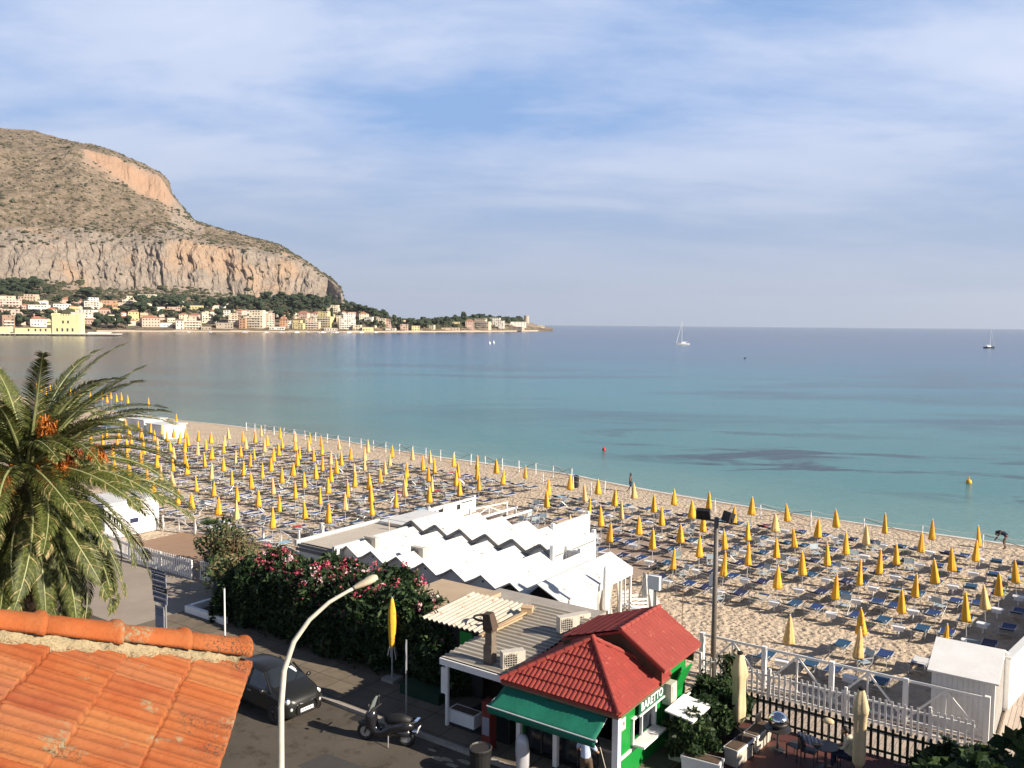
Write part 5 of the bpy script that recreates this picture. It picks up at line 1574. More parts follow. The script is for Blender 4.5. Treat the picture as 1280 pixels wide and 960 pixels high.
# tent-like entrance at the right end
e = E('entrance_tent', -20.1, 30.1, 'white gabled tent hall with curtained side at the right end of the cabins', 'tent')
zr_, zv_ = 3.0, 2.42
mb = MB(); mb.slab([(.55, -.2, zr_), (1.78, -.2, zv_), (1.78, 6.3, zv_), (.55, 6.3, zr_)], .05); mb.slab([(-.05, -.2, zv_ + .2), (.546, -.2, zr_), (.546, 6.3, zr_), (-.05, 6.3, zv_ + .2)], .05); mb.build('roof', M['roofwhite'], e)
mb = MB(); mb.box((.85, .03, 1.05), (1.66, .08, 2.1)); mb.box((1.70, 1.4, 1.18), (.07, 2.8, 2.36)); mb.box((1.71, 4.6, 2.22), (.06, 3.5, .3)); mb.add([(0, 6.2, 0), (.5, 6.2, 0), (.5, 6.2, 2.8), (0, 6.2, 2.5)], [(0, 1, 2, 3)]); mb.build('wall', M['white'], e)
mb = MB()
for y in (2.85, 4.0, 5.2, 6.2): mb.box((1.70, y, 1.1), (.10, .10, 2.2))
for y in (5.35, 6.05): mb.box((1.5, y, 1.1), (.05, .05, 2.2))
mb.build('post', M['white'], e)
mb = MB()
for (y_, wid) in ((3.0, .5), (4.2, .35), (5.0, .35)):
    vs = []
    for j in range(9):
        for i in range(13):
            tz = j / 8; w2 = wid * (1 - .55 * math.exp(-((tz - .45) / .22) ** 2))
            vs.append((1.62 + .035 * math.sin(i * 1.9 + j * .3), y_ + w2 * i / 12 + .15 * tz, 2.2 * (1 - tz) + .02))
    mb.add(vs, [(j * 13 + i, j * 13 + i + 1, (j + 1) * 13 + i + 1, (j + 1) * 13 + i) for j in range(8) for i in range(12)])
mb.build('curtain', M['whitewood'], e)
mb = MB(); mb.box((.85, 3.2, .04), (1.6, 5.8, .06)); mb.box((.03, 3.2, 1.1), (.05, 6, 2.2)); mb.build('interior', simple('beige_interior', (.32, .25, .18), (.25, .2, .14), 2), e)
mb = MB(); mb.add([(-.3, .0, 2.12), (1.7, .0, 2.12), (1.15, 0, 2.6), (.55, 0, 2.9)], [(0, 1, 2, 3), (3, 2, 1, 0)]); mb.build('dark_gable', M['darkroom'], e)  # black sheet painted for the shade inside the open gable
e = E('white_post', -18.05, 33.2, 'tall closed white parasol standing against the tent hall side', 'parasol')
mb = MB(); mb.lathe([(.05, 3.25), (.09, 3.1), (.11, 2.4), (.13, 1.4), (.10, 1.25)][::-1], 12, fn=lambda th, i: 1 + .14 * math.cos(5 * th)); mb.build('canopy', M['white2'], e, smooth=True)
mb = MB(); mb.tube([(0, 0, 0), (0, 0, 3.2)], .03, 8); mb.build('pole', M['alu'], e)
mb = MB(); mb.box((0, 0, .05), (.5, .5, .1)); mb.build('base', M['concrete'], e)

# flat roofed pavilion at the left end
e = E('beach_pavilion', -34.5, 29.8, 'white pavilion with beige corrugated flat roof at the left end of the cabins', 'pavilion')
mb = MB(); corrugated(mb, (.12, .12, 2.50), (2.75, .12, 2.50), (2.75, 6.0, 2.52), (.12, 6.0, 2.52), .24, .02, False); o = mb.build('roof', simple('beige_roof_sheet', (.52, .46, .38), (.44, .38, .31), 1.0, .7), e); o.modifiers.new('s', 'SOLIDIFY').thickness = .01
mb = MB(); mb.box((1.4, 3.05, 1.2), (2.7, 6.0, 2.4)); mb.build('wall', M['white'], e)
mb = MB(); mb.box((2.88, 3.0, 2.5), (.16, 6.4, .55)); mb.box((0.03, 3.0, 2.52), (.12, 6.3, .3)); mb.box((1.4, 6.15, 2.55), (2.9, .14, .4)); mb.build('parapet', M['roofwhite'], e)
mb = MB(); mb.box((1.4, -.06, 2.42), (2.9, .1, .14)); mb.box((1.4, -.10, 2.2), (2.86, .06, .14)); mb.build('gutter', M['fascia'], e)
mb = MB(); mb.box((2.0, 5.5, 2.66), (1.6, .14, .14)); mb.tube([(1.9, 4.9, 2.5), (1.9, 4.9, 3.05)], .03, 6); mb.build('roof_pipe', M['acbeige'], e)
# white walls around the terrace behind the cabins
def wall_thing(s, t, dx, dy, h, label, z0=0.0, caps=True, group='low white walls of the beach terrace'):
    e = E('terrace_wall', s, t, label, 'wall', group)
    L_ = math.hypot(dx, dy); a = math.atan2(dy, dx)
    mb = MB(); mb.M = Matrix.Rotation(a, 4, 'Z'); mb.box((L_ / 2, 0, z0 + (h - z0) / 2), (L_, .12, h - z0)); mb.build('panel', M['roofwhite'], e)
    mb = MB(); mb.M = Matrix.Rotation(a, 4, 'Z')
    for q in (0.06, L_ - .06): mb.box((q, 0, h / 2 + .1), (.18, .18, h + .2))
    if caps: mb.box((L_ / 2, 0, h + .02), (L_ + .1, .2, .05))
    mb.build('post', M['white'], e)
    return e


e = wall_thing(-38.4, 44.8, 0, 5.3, 1.1, 'low white wall with small notice boards on the left of the terrace')
mb = MB()
for y, w_ in ((.5, .5), (1.3, .5), (3.3, .35)): mb.box((.08, y, .75), (.03, w_, .35))
mb.box((.08, 4.3, .98), (.03, 1.3, .06)); mb.build('notice_board', M['glass'], e)
wall_thing(-31.0, 38.9, -6.0, 0, 1.5, 'white wall behind the back row of cabins')
wall_thing(-24.3, 38.6, 0, 3.9, 3.1, 'tall white side wall at the right of the terrace', 0)
wall_thing(-22.05, 35.0, 0, 4.2, 3.0, 'tall white wall end beside the sunlit sand', 0)
wall_thing(-22.0, 36.2, 0.9, 0, 2.75, 'short white return wall next to the tent hall', 0)
e = E('roof_block', -30.7, 36.4, 'white box roof left of the back row of cabins', 'roof block')
mb = MB(); mb.box((-1.6, .8, 1.3), (3.2, 3.6, 2.6)); mb.build('wall', M['white'], e); mb = MB(); mb.box((-1.6, .8, 2.66), (3.4, 3.8, .12)); mb.build('roof', M['roofwhite'], e)


def xfence(name, s, t, n, step, h, label, z=0.0, rz=0.0, post=.11, mat='whitewood'):
    """panels with a middle stile and two rising diagonals"""
    e = E(name, s, t, label, 'railing', z=z, rz=rz)
    pm = MB(); pm.box((0, 0, h / 2), (post, post, h + .04)); f = None
    for k in range(n + 1):
        if f is None: f = pm.build('post', M[mat], e); q = f
        else: q = f.copy(); C.objects.link(q); setparent(q, e)
        q.location = (k * step, 0, 0)
    for k in range(n):
        mb = MB(); x = k * step
        mb.bar((x + post / 2, 0, h - .06), (x + step - post / 2, 0, h - .06), .05, .09)
        mb.bar((x + post / 2, 0, .12), (x + step - post / 2, 0, .12), .05, .08)
        mb.bar((x + step / 2, 0, .16), (x + step / 2, 0, h - .1), .06, .06)
        mb.bar((x + .06, 0.0, .2), (x + step / 2 - .03, 0, h - .14), .045, .07); mb.bar((x + step - .06, 0, .2), (x + step / 2 + .03, 0, h - .14), .045, .07)
        mb.build('rail_panel', M[mat], e)
    return e


def picket(name, s, t, L_, h, label, pitch, w_, mat, cat='picket fence', rz=0.0, pointed=True, posts=2.75, z=0.0, tall=0.0):
    e = E(name, s, t, label, cat, z=z, rz=rz)
    n = int(L_ / pitch)
    mb = MB()
    for k in range(n + 1):
        x = k * pitch; hh = h * random.uniform(.985, 1.01)
        mb.box((x, 0, .06 + (hh - .06) / 2), (w_, .025, hh - .06), ry=random.uniform(-.01, .01))
        if pointed: mb.add([(x - w_ / 2, -.0125, hh), (x + w_ / 2, -.0125, hh), (x + w_ / 2, .0125, hh), (x - w_ / 2, .0125, hh), (x, 0, hh + .05)], [(0, 1, 4), (1, 2, 4), (2, 3, 4), (3, 0, 4)])
    mb.build('pickets', M[mat], e)
    mb = MB(); mb.box((L_ / 2, .035, h * .84), (L_, .04, .07)); mb.box((L_ / 2, .035, h * .22), (L_, .04, .07)); mb.build('rail', M[mat], e)
    if posts:
        pm = MB(); pm.box((0, -.01, (h + tall) / 2), (.09, .09, h + tall)); f = None
        for k in range(int(L_ / posts) + 1):
            if f is None: f = pm.build('post', M[mat], e); q = f
            else: q = f.copy(); C.objects.link(q); setparent(q, e)
            q.location = (k * posts, 0, 0)
    return e


xfence('railing', -13.0, 32.1, 4, 2.53, 1.62, 'white railing with crossed braces along the sand, in front of the parasols', .03, 0.0, .17, 'white')
picket('picket_fence', -12.6, 31.0, 9.5, 1.12, 'white picket fence along the plank walk', .205, .075, 'white', pointed=False, posts=2.72, z=.05, tall=.12)
picket('picket_fence', -10.0, 28.75, 7.2, 1.05, 'black green picket fence at the back of the red terrace', .22, .085, 'blackwood', pointed=True, posts=0, z=.13)
picket('picket_fence', -46.2, 27.5, 5.8, 1.1, 'white slatted gate fence in front of the brown deck at left', .17, .09, 'whitewood', pointed=True, posts=2.9)
picket('picket_fence', -52.5, 28.4, 6.0, 1.1, 'white slatted fence half hidden by the palm', .17, .09, 'whitewood', pointed=True, posts=2.9, rz=-.12)
picket('picket_fence', -39.9, 27.7, 3.4, 1.1, 'short white slatted fence behind the dry shrub', .17, .09, 'whitewood', pointed=True, posts=0)
xfence('railing', -51.6, 33.0, 4, 2.7, 1.0, 'white braced railing along the sand behind the brown deck', .03, R(14))
xfence('railing', -41.0, 37.4, 2, 2.9, 1.15, 'white braced railing left of the white pavilion', .03, R(2), .22)
xfence('railing', -36.4, 47.0, 1, 3.6, 1.0, 'white braced gate on the terrace behind the cabins', .05, R(80))
# white beams of an unfinished pergola on the terrace
e = E('pergola_beams', -35.0, 45.6, 'white beams of a low open frame on the terrace behind the cabins', 'frame')
mb = MB()
for x in (0, 1.4): mb.bar((x, 0, .75), (x + .1, 5, .75), .14, .12)
mb.build('beam', M['white'], e)
mb = MB()
for x in (0.02, 1.42):
    for y in (.1, 4.9): mb.box((x, y, .35), (.12, .12, .7))
mb.build('post', M['white'], e)
for k, (s, t, a) in enumerate([(-36.9, 45.8, .4), (-36.0, 45.0, 1.3), (-32.6, 47.4, 2.2), (-31.9, 48.3, .3), (-31.2, 47.2, 1.9), (-33.0, 49.0, .9)]):
    o = copy_tree(PC); o.location = P(s, t, .05); o.rotation_euler = (0, 0, a)
    tag(o, 'white chair on the terrace behind the cabins, %s from the left' % ordn(k + 1), 'chair', 'chairs on the terrace behind the cabins')

# ---- white hut and wall at the right
e = E('beach_hut', -4.65, 32.45, 'white boarded hut with pitched white roof beside the wooden walk', 'hut')
w_, d_ = 1.95, 3.0
mb = MB()
for (c_, dm) in (((w_ / 2, 0.03, 1.05), (w_, .06, 2.1)), ((w_ / 2, d_ - .03, 1.05), (w_, .06, 2.1)), ((.03, d_ / 2, 1.05), (.06, d_ - .12, 2.1)), ((w_ - .03, d_ / 2, 1.05), (.06, d_ - .12, 2.1))): mb.box(c_, dm)
for x in (.03, w_ - .03):
    mb.add([(x - .03, 0, 2.1), (x - .03, d_, 2.1), (x - .03, d_ / 2, 2.68), (x + .03, 0, 2.1), (x + .03, d_, 2.1), (x + .03, d_ / 2, 2.68)], [(0, 2, 1), (3, 4, 5), (0, 3, 5, 2), (1, 2, 5, 4), (0, 1, 4, 3)])
mb.build('wall', M['white'], e)
mb = MB()
for k in range(1, 12): mb.box((k * .163, -.006, 1.0), (.018, .014, 1.9))
for k in range(1, 17): mb.box((w_ + .006, k * .175, 1.0), (.014, .02, 1.9))
mb.build('batten', M['whitewood'], e)
mb = MB(); mb.slab([(-.12, -.22, 2.10), (w_ + .12, -.22, 2.10), (w_ + .12, d_ / 2, 2.76), (-.12, d_ / 2, 2.76)], .06); mb.slab([(-.12, d_ / 2 + .004, 2.76), (w_ + .12, d_ / 2 + .004, 2.76), (w_ + .12, d_ + .2, 2.10), (-.12, d_ + .2, 2.10)], .06); mb.build('roof', M['white'], e)
e = E('boundary_wall', -2.62, 35.45, 'tall white rendered wall running from the hut towards the sea', 'wall', rz=-R(9))
mb = MB(); mb.box((0, 9.0, .95), (.22, 18, 1.95)); mb.build('wall', M['white'], e)
mb = MB(); mb.box((0, 9.0, 1.96), (.28, 18.0, .07)); mb.build('coping', M['roofwhite'], e)

# white building and white boards behind the palm
e = E('beach_office', -55.6, 29.3, 'white beach office building half hidden behind the palm fronds', 'building')
mb = MB(); mb.box((1.7, 1.9, 1.1), (3.4, 3.8, 2.2)); mb.build('wall', M['white'], e)
mb = MB(); mb.box((1.7, 1.9, 2.25), (3.7, 4.1, .14)); mb.build('roof', M['roofwhite'], e)
mb = MB(); mb.box((3.43, 2.0, .95), (.04, .55, .28)); mb.build('sign', M['navycloth'], e)
e = E('leaning_boards', -47.6, 34.6, 'leaning white boards by the railing behind the brown deck', 'boards')
mb = MB(); mb.box((0, 0, .5), (.7, .08, 1.0), rx=-.15); mb.box((.8, .15, .42), (.6, .08, .85), rx=-.2, rz=.3); mb.build('board', M['white'], e)
e = E('mooring_post', -47.0, 33.3, 'short dark post on the brown deck', 'post'); mb = MB(); mb.tube([(0, 0, 0), (0, 0, .6)], .06, 8); mb.build('shaft', M['iron'], e); mb = MB(); mb.ball((0, 0, .62), .08, 8, 5); mb.build('cap', M['iron'], e)
for k, (s, t, r_) in enumerate([(-36.6, 30.6, .2), (-35.3, 30.2, -.1)]):
    e = E('covered_stall', s, t, ['white sheet covered stall peeping over the pink oleanders, left one', 'white sheet covered stall peeping over the pink oleanders, right one'][k], 'stall', 'white covered stalls behind the hedge', rz=r_)
    mb = MB()
    vs = [(-.8, -.6, .7), (.8, -.6, .7), (.9, .7, .8), (-.9, .7, .8), (-.3, 0, 1.95), (.35, .1, 1.8)]
    mb.add(vs, [(0, 1, 5, 4), (1, 2, 5), (2, 3, 4, 5), (3, 0, 4)]); mb.build('sheet', M['roofwhite'], e)
    mb = MB()
    for x, y in ((-.7, -.5), (.7, -.5), (.8, .6), (-.8, .6)): mb.box((x, y, .38), (.06, .06, .76))
    mb.build('leg', M['white2'], e)
# white crossed deck frame and sheet to the right of the tent
e = E('folded_gazebo', -18.2, 37.4, 'folded white gazebo with slack sheet standing on the sand by the tent hall', 'gazebo')
mb = MB()
for a, b in (((-.5, 0, 0), (.1, 0, 1.9)), ((.1, 0, 1.9), (.9, .3, .1)), ((-.3, .5, 0), (.1, 0, 1.9)), ((.1, 0, 1.9), (.5, -.5, 0)), ((-.5, 0, .7), (.7, .2, .7)), ((-.4, .1, .3), (.5, -.4, 1.1))): mb.bar(a, b, .05)
mb.build('pole', M['whitewood'], e)
mb = MB(); mb.add([(-.1, .05, 1.95), (.12, .02, 1.9), (.85, .25, .35), (.5, -.1, .15), (.05, -.15, .3), (-.2, .1, .9)], [(0, 5, 4, 3, 2, 1), (1, 2, 3, 4, 5, 0)]); mb.build('sheet', M['roofwhite'], e)
for q in range(3):
    e = E('deck_chair', -19.0 + .6 * q, 36.9 - .25 * q, 'stacked white slatted deck chair beside the tent hall, %s from the left' % ordn(q + 1), 'chair', 'white slatted chairs by the tent hall', rz=.8)
    mb = MB()
    for kk in range(5): mb.box((0, 0, .25 + kk * .18), (.5, .03, .10))
    mb.build('backrest', M['white2'], e); mb = MB(); mb.box((0, -.22, .42), (.5, .42, .03)); mb.build('seat', M['white2'], e)
    mb = MB()
    for x in (-.23, .23):
        for y in (0, -.4): mb.box((x, y, .2), (.04, .04, .42))
    mb.build('leg', M['white2'], e)

# ---- lamps, masts, poles
def street_lamp():
    base = at_dist(350.5, 900, 20.4); base.z = 0
    e = empty('street_lamp', base, R(16), 'tall cream street lamp with long curved arm over the street', 'street lamp')
    pts = [(0, 0, 0), (0.0, 0, 2.5), (0.02, 0, 4.6), (0.10, 0, 5.5), (0.34, 0, 6.2), (0.72, 0, 6.72), (1.2, 0, 7.12), (1.66, 0, 7.36), (1.82, 0, 7.43)]
    mb = MB(); mb.tube(pts, [.085, .08, .072, .068, .062, .056, .048, .044, .042], 12); mb.build('pole', M['polecream'], e, smooth=True)
    mb = MB(); d = Vector((.92, 0, .39))
    c0 = Vector((1.78, 0, 7.42))
    vs = []; n = 12
    prof_ = [(0, .05, .05), (.06, .07, .055), (.22, .12, .08), (.42, .16, .10), (.56, .15, .09), (.64, .10, .05), (.66, .02, .01)]
    up = Vector((-.39, 0, .92)); sd_ = Vector((0, 1, 0))
    for (l_, a, b) in prof_:
        for j in range(n):
            t = 2 * math.pi * j / n
            vs.append(tuple(c0 + d * l_ + sd_ * a * math.cos(t) + up * b * math.sin(t)))
    mb.add(vs, [(i * n + j, i * n + (j + 1) % n, (i + 1) * n + (j + 1) % n, (i + 1) * n + j) for i in range(len(prof_) - 1) for j in range(n)] + [tuple(range(n - 1, -1, -1))])
    mb.build('lamp_head', simple('cream_lamp_housing', (.62, .52, .36), (.5, .42, .29), 6, .5), e, smooth=True)
    mb = MB(); q = c0 + d * .30 + up * .095; mb.box(tuple(q), (.12, .05, .012), ry=-R(23)); mb.build('label_plate', M['iron'], e)
    mb = MB(); mb.tube([(0, 0, 0), (0, 0, .5)], .11, 12); mb.build('base', M['polecream'], e)


street_lamp()
e = E('floodlight_mast', -12.25, 31.4, 'tall grey steel mast with two black floodlights above the beach fence', 'light mast')
mb = MB(); mb.tube([(0, 0, 0), (0, 0, 3.2), (0, 0, 6.6)], [.11, .10, .09], 12); mb.build('mast', simple('dull_brown_steel', (.15, .13, .11), (.10, .085, .07), 5, .5), e, smooth=True)
mb = MB(); mb.bar((-.75, -.1, 6.47), (.85, .12, 6.43), .05, .05); mb.build('crossbar', M['iron'], e)
for x, y, r_ in ((-.55, 0, .2), (.45, .05, 2.5)):
    mb = MB(); mb.M = Matrix.Translation((x, y, 6.67)) @ Matrix.Rotation(r_, 4, 'Z')
    mb.box((0, 0, .0), (.52, .22, .38), rx=R(18)); mb.box((0, -.10, .0), (.46, .05, .32), rx=R(18)); mb.bar((-.27, 0, 0), (-.27, 0, -.25), .03); mb.bar((.27, 0, 0), (.27, 0, -.25), .03)
    mb.build('floodlight', M['black'], e)
mb = MB(); mb.box((-.14, -.05, 4.1), (.14, .12, .42)); mb.build('junction_box', M['white2'], e)
e = E('light_box', -14.6, 30.95, 'blank white double sided light box on a short pole behind the red roof', 'light box')
mb = MB(); mb.box((0, 0, 3.72), (.50, .26, .56)); mb.box((0, .17, 3.73), (.45, .05, .5)); mb.build('box', M['white2'], e)
mb = MB(); mb.tube([(0, 0, 0), (0, 0, 3.4)], .05, 8); mb.tube([(.07, 0, 0), (.07, 0, 3.4)], .02, 6); mb.build('pole', M['galv'], e)
e = E('thin_pole', -15.4, 35.6, 'thin dark pole on the sand right of the blank light box', 'pole')
mb = MB(); mb.tube([(0, 0, 0), (0, 0, 2.9)], .018, 6); mb.build('shaft', M['woodpole'], e); mb = MB(); mb.ball((0, 0, 2.92), .035, 6, 4); mb.build('tip', M['woodpole'], e)

# direction sign
e = E('direction_sign', -32.6, 20.6, 'pole with a stack of weathered blue grey direction boards above the tiled roof', 'road sign')
mb = MB(); mb.tube([(.38, .06, 0), (.38, .06, 2.5)], .035, 8); mb.tube([(-.30, .06, 0), (-.30, .06, 3.6)], .035, 8); mb.build('pole', M['galv'], e)
rows_ = [(3.42, 1.02, 'signdark'), (3.18, 1.02, 'signgrey'), (2.94, 1.02, 'signgrey'), (2.70, 1.04, 'black'), (2.46, 1.04, 'signgrey'), (2.22, .96, 'signgrey')]
for i, (z, w_, mt) in enumerate(rows_):
    mb = MB(); mb.box((0.02 + .02 * i, -.02, z), (w_, .03, .21)); bd_ = mb.build('direction_board', M[mt], e)
    mb = MB()
    ik = 'signwhite' if mt in ('signdark', 'black') else 'signdark'
    x0 = -.40 + .02 * i
    mb.add([(x0 - .06, -.041, z), (x0 + .02, -.041, z + .06), (x0 + .02, -.041, z - .06)], [(0, 2, 1)])
    mb.box((x0 + .05, -.04, z), (.07, .006, .035)); mb.box((x0 + .15, -.04, z), (.07, .006, .11))
    xx = x0 + .24
    random.seed(60 + i)
    while xx < .44:
        ww = random.uniform(.05, .11); mb.box((xx + ww / 2, -.04, z + random.uniform(-.01, .02)), (ww, .006, .06)); xx += ww + .02
    mb.build('lettering', M[ik], bd_)
mb = MB(); mb.box((.06, -.03, 1.35), (.62, .03, 1.25)); bd_ = mb.build('notice_board', M['signgrey'], e)
mb = MB()
for z in (1.84, 1.74, 1.62): 
    for x in (-.13, 0.0, .13, .26): mb.box((x, -.05, z), (.07, .006, .045))
mb.box((.04, -.05, .95), (.22, .006, .26)); mb.build('lettering', M['signdark'], bd_)
e = E('white_pole', -30.35, 22.2, 'slim white pole in front of the dark hedge, left', 'pole')
mb = MB(); mb.tube([(0, 0, 0), (0, 0, 2.75)], .035, 8); mb.build('shaft', M['white2'], e); mb = MB(); mb.ball((0, 0, 2.76), .045, 8, 5); mb.build('cap', M['iron'], e)
e = E('sign_pole', -19.95, 22.1, 'bare steel sign pole seen edge-on beside the yellow parasol', 'road sign')
mb = MB(); mb.tube([(0, 0, 0), (0, 0, 2.85)], .032, 8); mb.build('pole', M['galv'], e)
mb = MB(); mb.M = Matrix.Rotation(R(38), 4, 'Z'); mb.tube([(-.01, -.04, 2.55), (.01, -.04, 2.55)], .27, 20); mb.box((0, -.04, 1.95), (.02, .5, .4)); mb.build('sign_disc', M['signgrey'], e)
e = E('tattered_parasol', -22.4, 24.0, 'closed tattered yellow parasol standing on the dark pavement by the hedge', 'parasol', z=.13)
mb = MB(); mb.lathe([(.02, 3.25), (.06, 3.2), (.09, 3.0), (.13, 2.75), (.14, 2.3), (.125, 1.8), (.11, 1.45), (.08, 1.25)][::-1], 16, fn=lambda th, i: 1 + .16 * math.cos(6 * th + i * .5)); mb.build('canopy', simple('torn_yellow_canvas', (.72, .42, .03), (.55, .30, .02), 3, .8, spots=(.10, .08, .03)), e, smooth=True)
mb = MB(); mb.tube([(0, 0, 0), (0, 0, 3.3)], .03, 8); mb.build('pole', M['alu'], e)
mb = MB()
for k in range(7):
    a = k * .9; mb.bar((.1 * math.cos(a), .1 * math.sin(a), 1.4), (.2 * math.cos(a), .2 * math.sin(a), .85 + .1 * (k % 3)), .03, .01)
mb.build('rib', M['alu'], e)
mb = MB(); mb.box((0, 0, .06), (.6, .6, .12)); mb.build('base', M['concrete'], e)


def beige_parasol(s, t, h, rz, label, seed):
    e = E('cantilever_parasol', s, t, label, 'parasol', 'closed beige parasols on the terrace', z=.2, rz=rz)
    mb = MB(); random.seed(seed)
    mb.lathe([(.05, h), (.10, h - .06), (.19, h - .38), (.25, h - .68), (.20, h - .84), (.19, h - 1.4), (.205, h - 1.9), (.19, h - 2.25), (.09, h - 2.45)][::-1], 20, fn=lambda th, i: 1 + .16 * math.cos(4 * th + .5) + .07 * math.sin(9 * th + i))
    mb.build('canopy', M['beigecanvas'], e, smooth=True)
    mb = MB(); mb.tube([(0, 0, 0), (0, 0, h + .03)], .045, 10); mb.build('pole', M['iron'], e)
    mb = MB(); mb.lathe([(.10, h - .02), (.10, h + .05), (.02, h + .08)], 10); mb.build('cap', M['black'], e)
    mb = MB(); mb.box((0, 0, .05), (.8, .8, .1)); mb.build('base', M['iron'], e)


beige_parasol(-9.75, 27.4, 2.85, .4, 'closed beige parasol on the terrace behind the bushes by the kiosk', 1)
beige_parasol(-5.7, 26.6, 2.95, 1.1, 'closed beige parasol beside the seated person on the terrace', 2)
# ================================================================== near vegetation
def hedge_cloud(n, s0, s1, t0, t1, hfun, seed, shell=0.75):
    """leaf centres through a long mound in grid coordinates, denser near its surface"""
    rg = np.random.default_rng(seed)
    s = rg.uniform(s0, s1, n); w = rg.uniform(-1, 1, n)
    tm = (t0 + t1) / 2; tw = (t1 - t0) / 2
    loc_ = 1 + 0.30 * (fbm(s * .55, w * 0 + 3, 3, seed) * 2)
    hh = hfun(s) * (1 + 0.30 * fbm(s * .9, w * 1.3, 3, seed + 5) * 2)
    # radial position on a half-superellipse section
    ph = rg.uniform(0.0, math.pi, n)
    rr = np.where(rg.uniform(0, 1, n) < shell, rg.uniform(.84, 1.04, n), rg.uniform(.4, .9, n))
    ce, se = np.cos(ph), np.sin(ph)
    x = np.sign(ce) * np.abs(ce) ** .55 * rr * tw * loc_; z = np.abs(se) ** .55 * rr * hh
    endk = np.clip(np.minimum(s - s0, s1 - s) / 1.2, 0, 1) ** .5
    t = tm + x * (.5 + .5 * endk); z = z * (.45 + .55 * endk)
    lump = fbm(s * 1.1, t * 1.1 + z, 3, seed + 9)
    z = np.maximum(z + lump * .7, .08); t = t + lump * .6
    return s, t, z


def to_world(s, t, z):
    return np.stack([U.x * s + V.x * t, U.y * s + V.y * t, z], 1)


hf = lambda s: np.interp(s, [-34.3, -33, -30, -27, -24, -21, -19.2], [2.0, 2.6, 2.85, 2.95, 3.0, 2.8, 1.9])
t1f = 27.6
s, t, z = hedge_cloud(76000, -34.3, -18.9, 24.0, 27.9, hf, 3)
keep = ~((s > -21.3) & (t > 25.0) & (z < 9)) & ~((s > -23.8) & (t > 26.2))
s, t, z = s[keep], t[keep], z[keep]
e = E('oleander_hedge', -27, 26, 'long dark oleander hedge covered in pink blossom behind the pavement', 'hedge')
inv = e.matrix_basis.inverted() if False else None
q = leaf_quads(to_world(s, t, z), .125, 2.8)
base = P(-27, 26)


def to_local(q):
    d = q - np.array([base.x, base.y, 0])
    x = d[..., 0] * U.x + d[..., 1] * U.y; y = d[..., 0] * V.x + d[..., 1] * V.y
    return np.stack([x, y, d[..., 2]], -1)


mi = (np.random.default_rng(5).uniform(0, 1, len(q)) < (0.05 + 0.20 * np.clip(z / 3.3, 0, 1))).astype(int)
quads_mesh('foliage', to_local(q), [M['leafdark'], M['leafmid']], mi, e)
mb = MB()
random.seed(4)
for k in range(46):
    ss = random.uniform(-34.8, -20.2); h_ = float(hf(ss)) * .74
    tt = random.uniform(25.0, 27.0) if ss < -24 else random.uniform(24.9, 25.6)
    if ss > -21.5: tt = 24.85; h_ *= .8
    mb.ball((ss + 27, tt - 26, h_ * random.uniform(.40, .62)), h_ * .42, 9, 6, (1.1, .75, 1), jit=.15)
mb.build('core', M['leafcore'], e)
# blossom clusters on the outer surface, most on the top edge
rg = np.random.default_rng(9)
s2, t2, z2 = hedge_cloud(5600, -34.2, -19.0, 24.15, 27.9, lambda s: hf(s) * 1.03, 3, 1.0)
k2 = ~((s2 > -21.3) & (t2 > 25.0)) & ~((s2 > -23.8) & (t2 > 26.2))
pr = np.clip((z2 / 2.9 - .30), 0.02, 1) ** 1.8 * 1.6 * (vnoise(s2 * .8, t2 * .8, 7) > .40)
sel = k2 & (rg.uniform(0, 1, len(s2)) < pr * .46)
cs = to_world(s2[sel], t2[sel], z2[sel])
cl = np.repeat(cs, 15, 0) + rg.normal(size=(len(cs) * 15, 3)) * .085
fq = leaf_quads(cl, .085, 1.2)
fm = np.repeat((rg.uniform(0, 1, len(cs)) < .22).astype(int), 15)
quads_mesh('blossom', to_local(fq), [M['pink'], M['pinkpale']], fm, e)
# raised white edging of the hedge bed
mb = MB()
mb.box((-7.3, -1.95, .22), (3.0, .22, .44)); mb.box((-8.7, -.6, .22), (.22, 2.6, .44)); mb.build('planter_edge', M['white'], e)


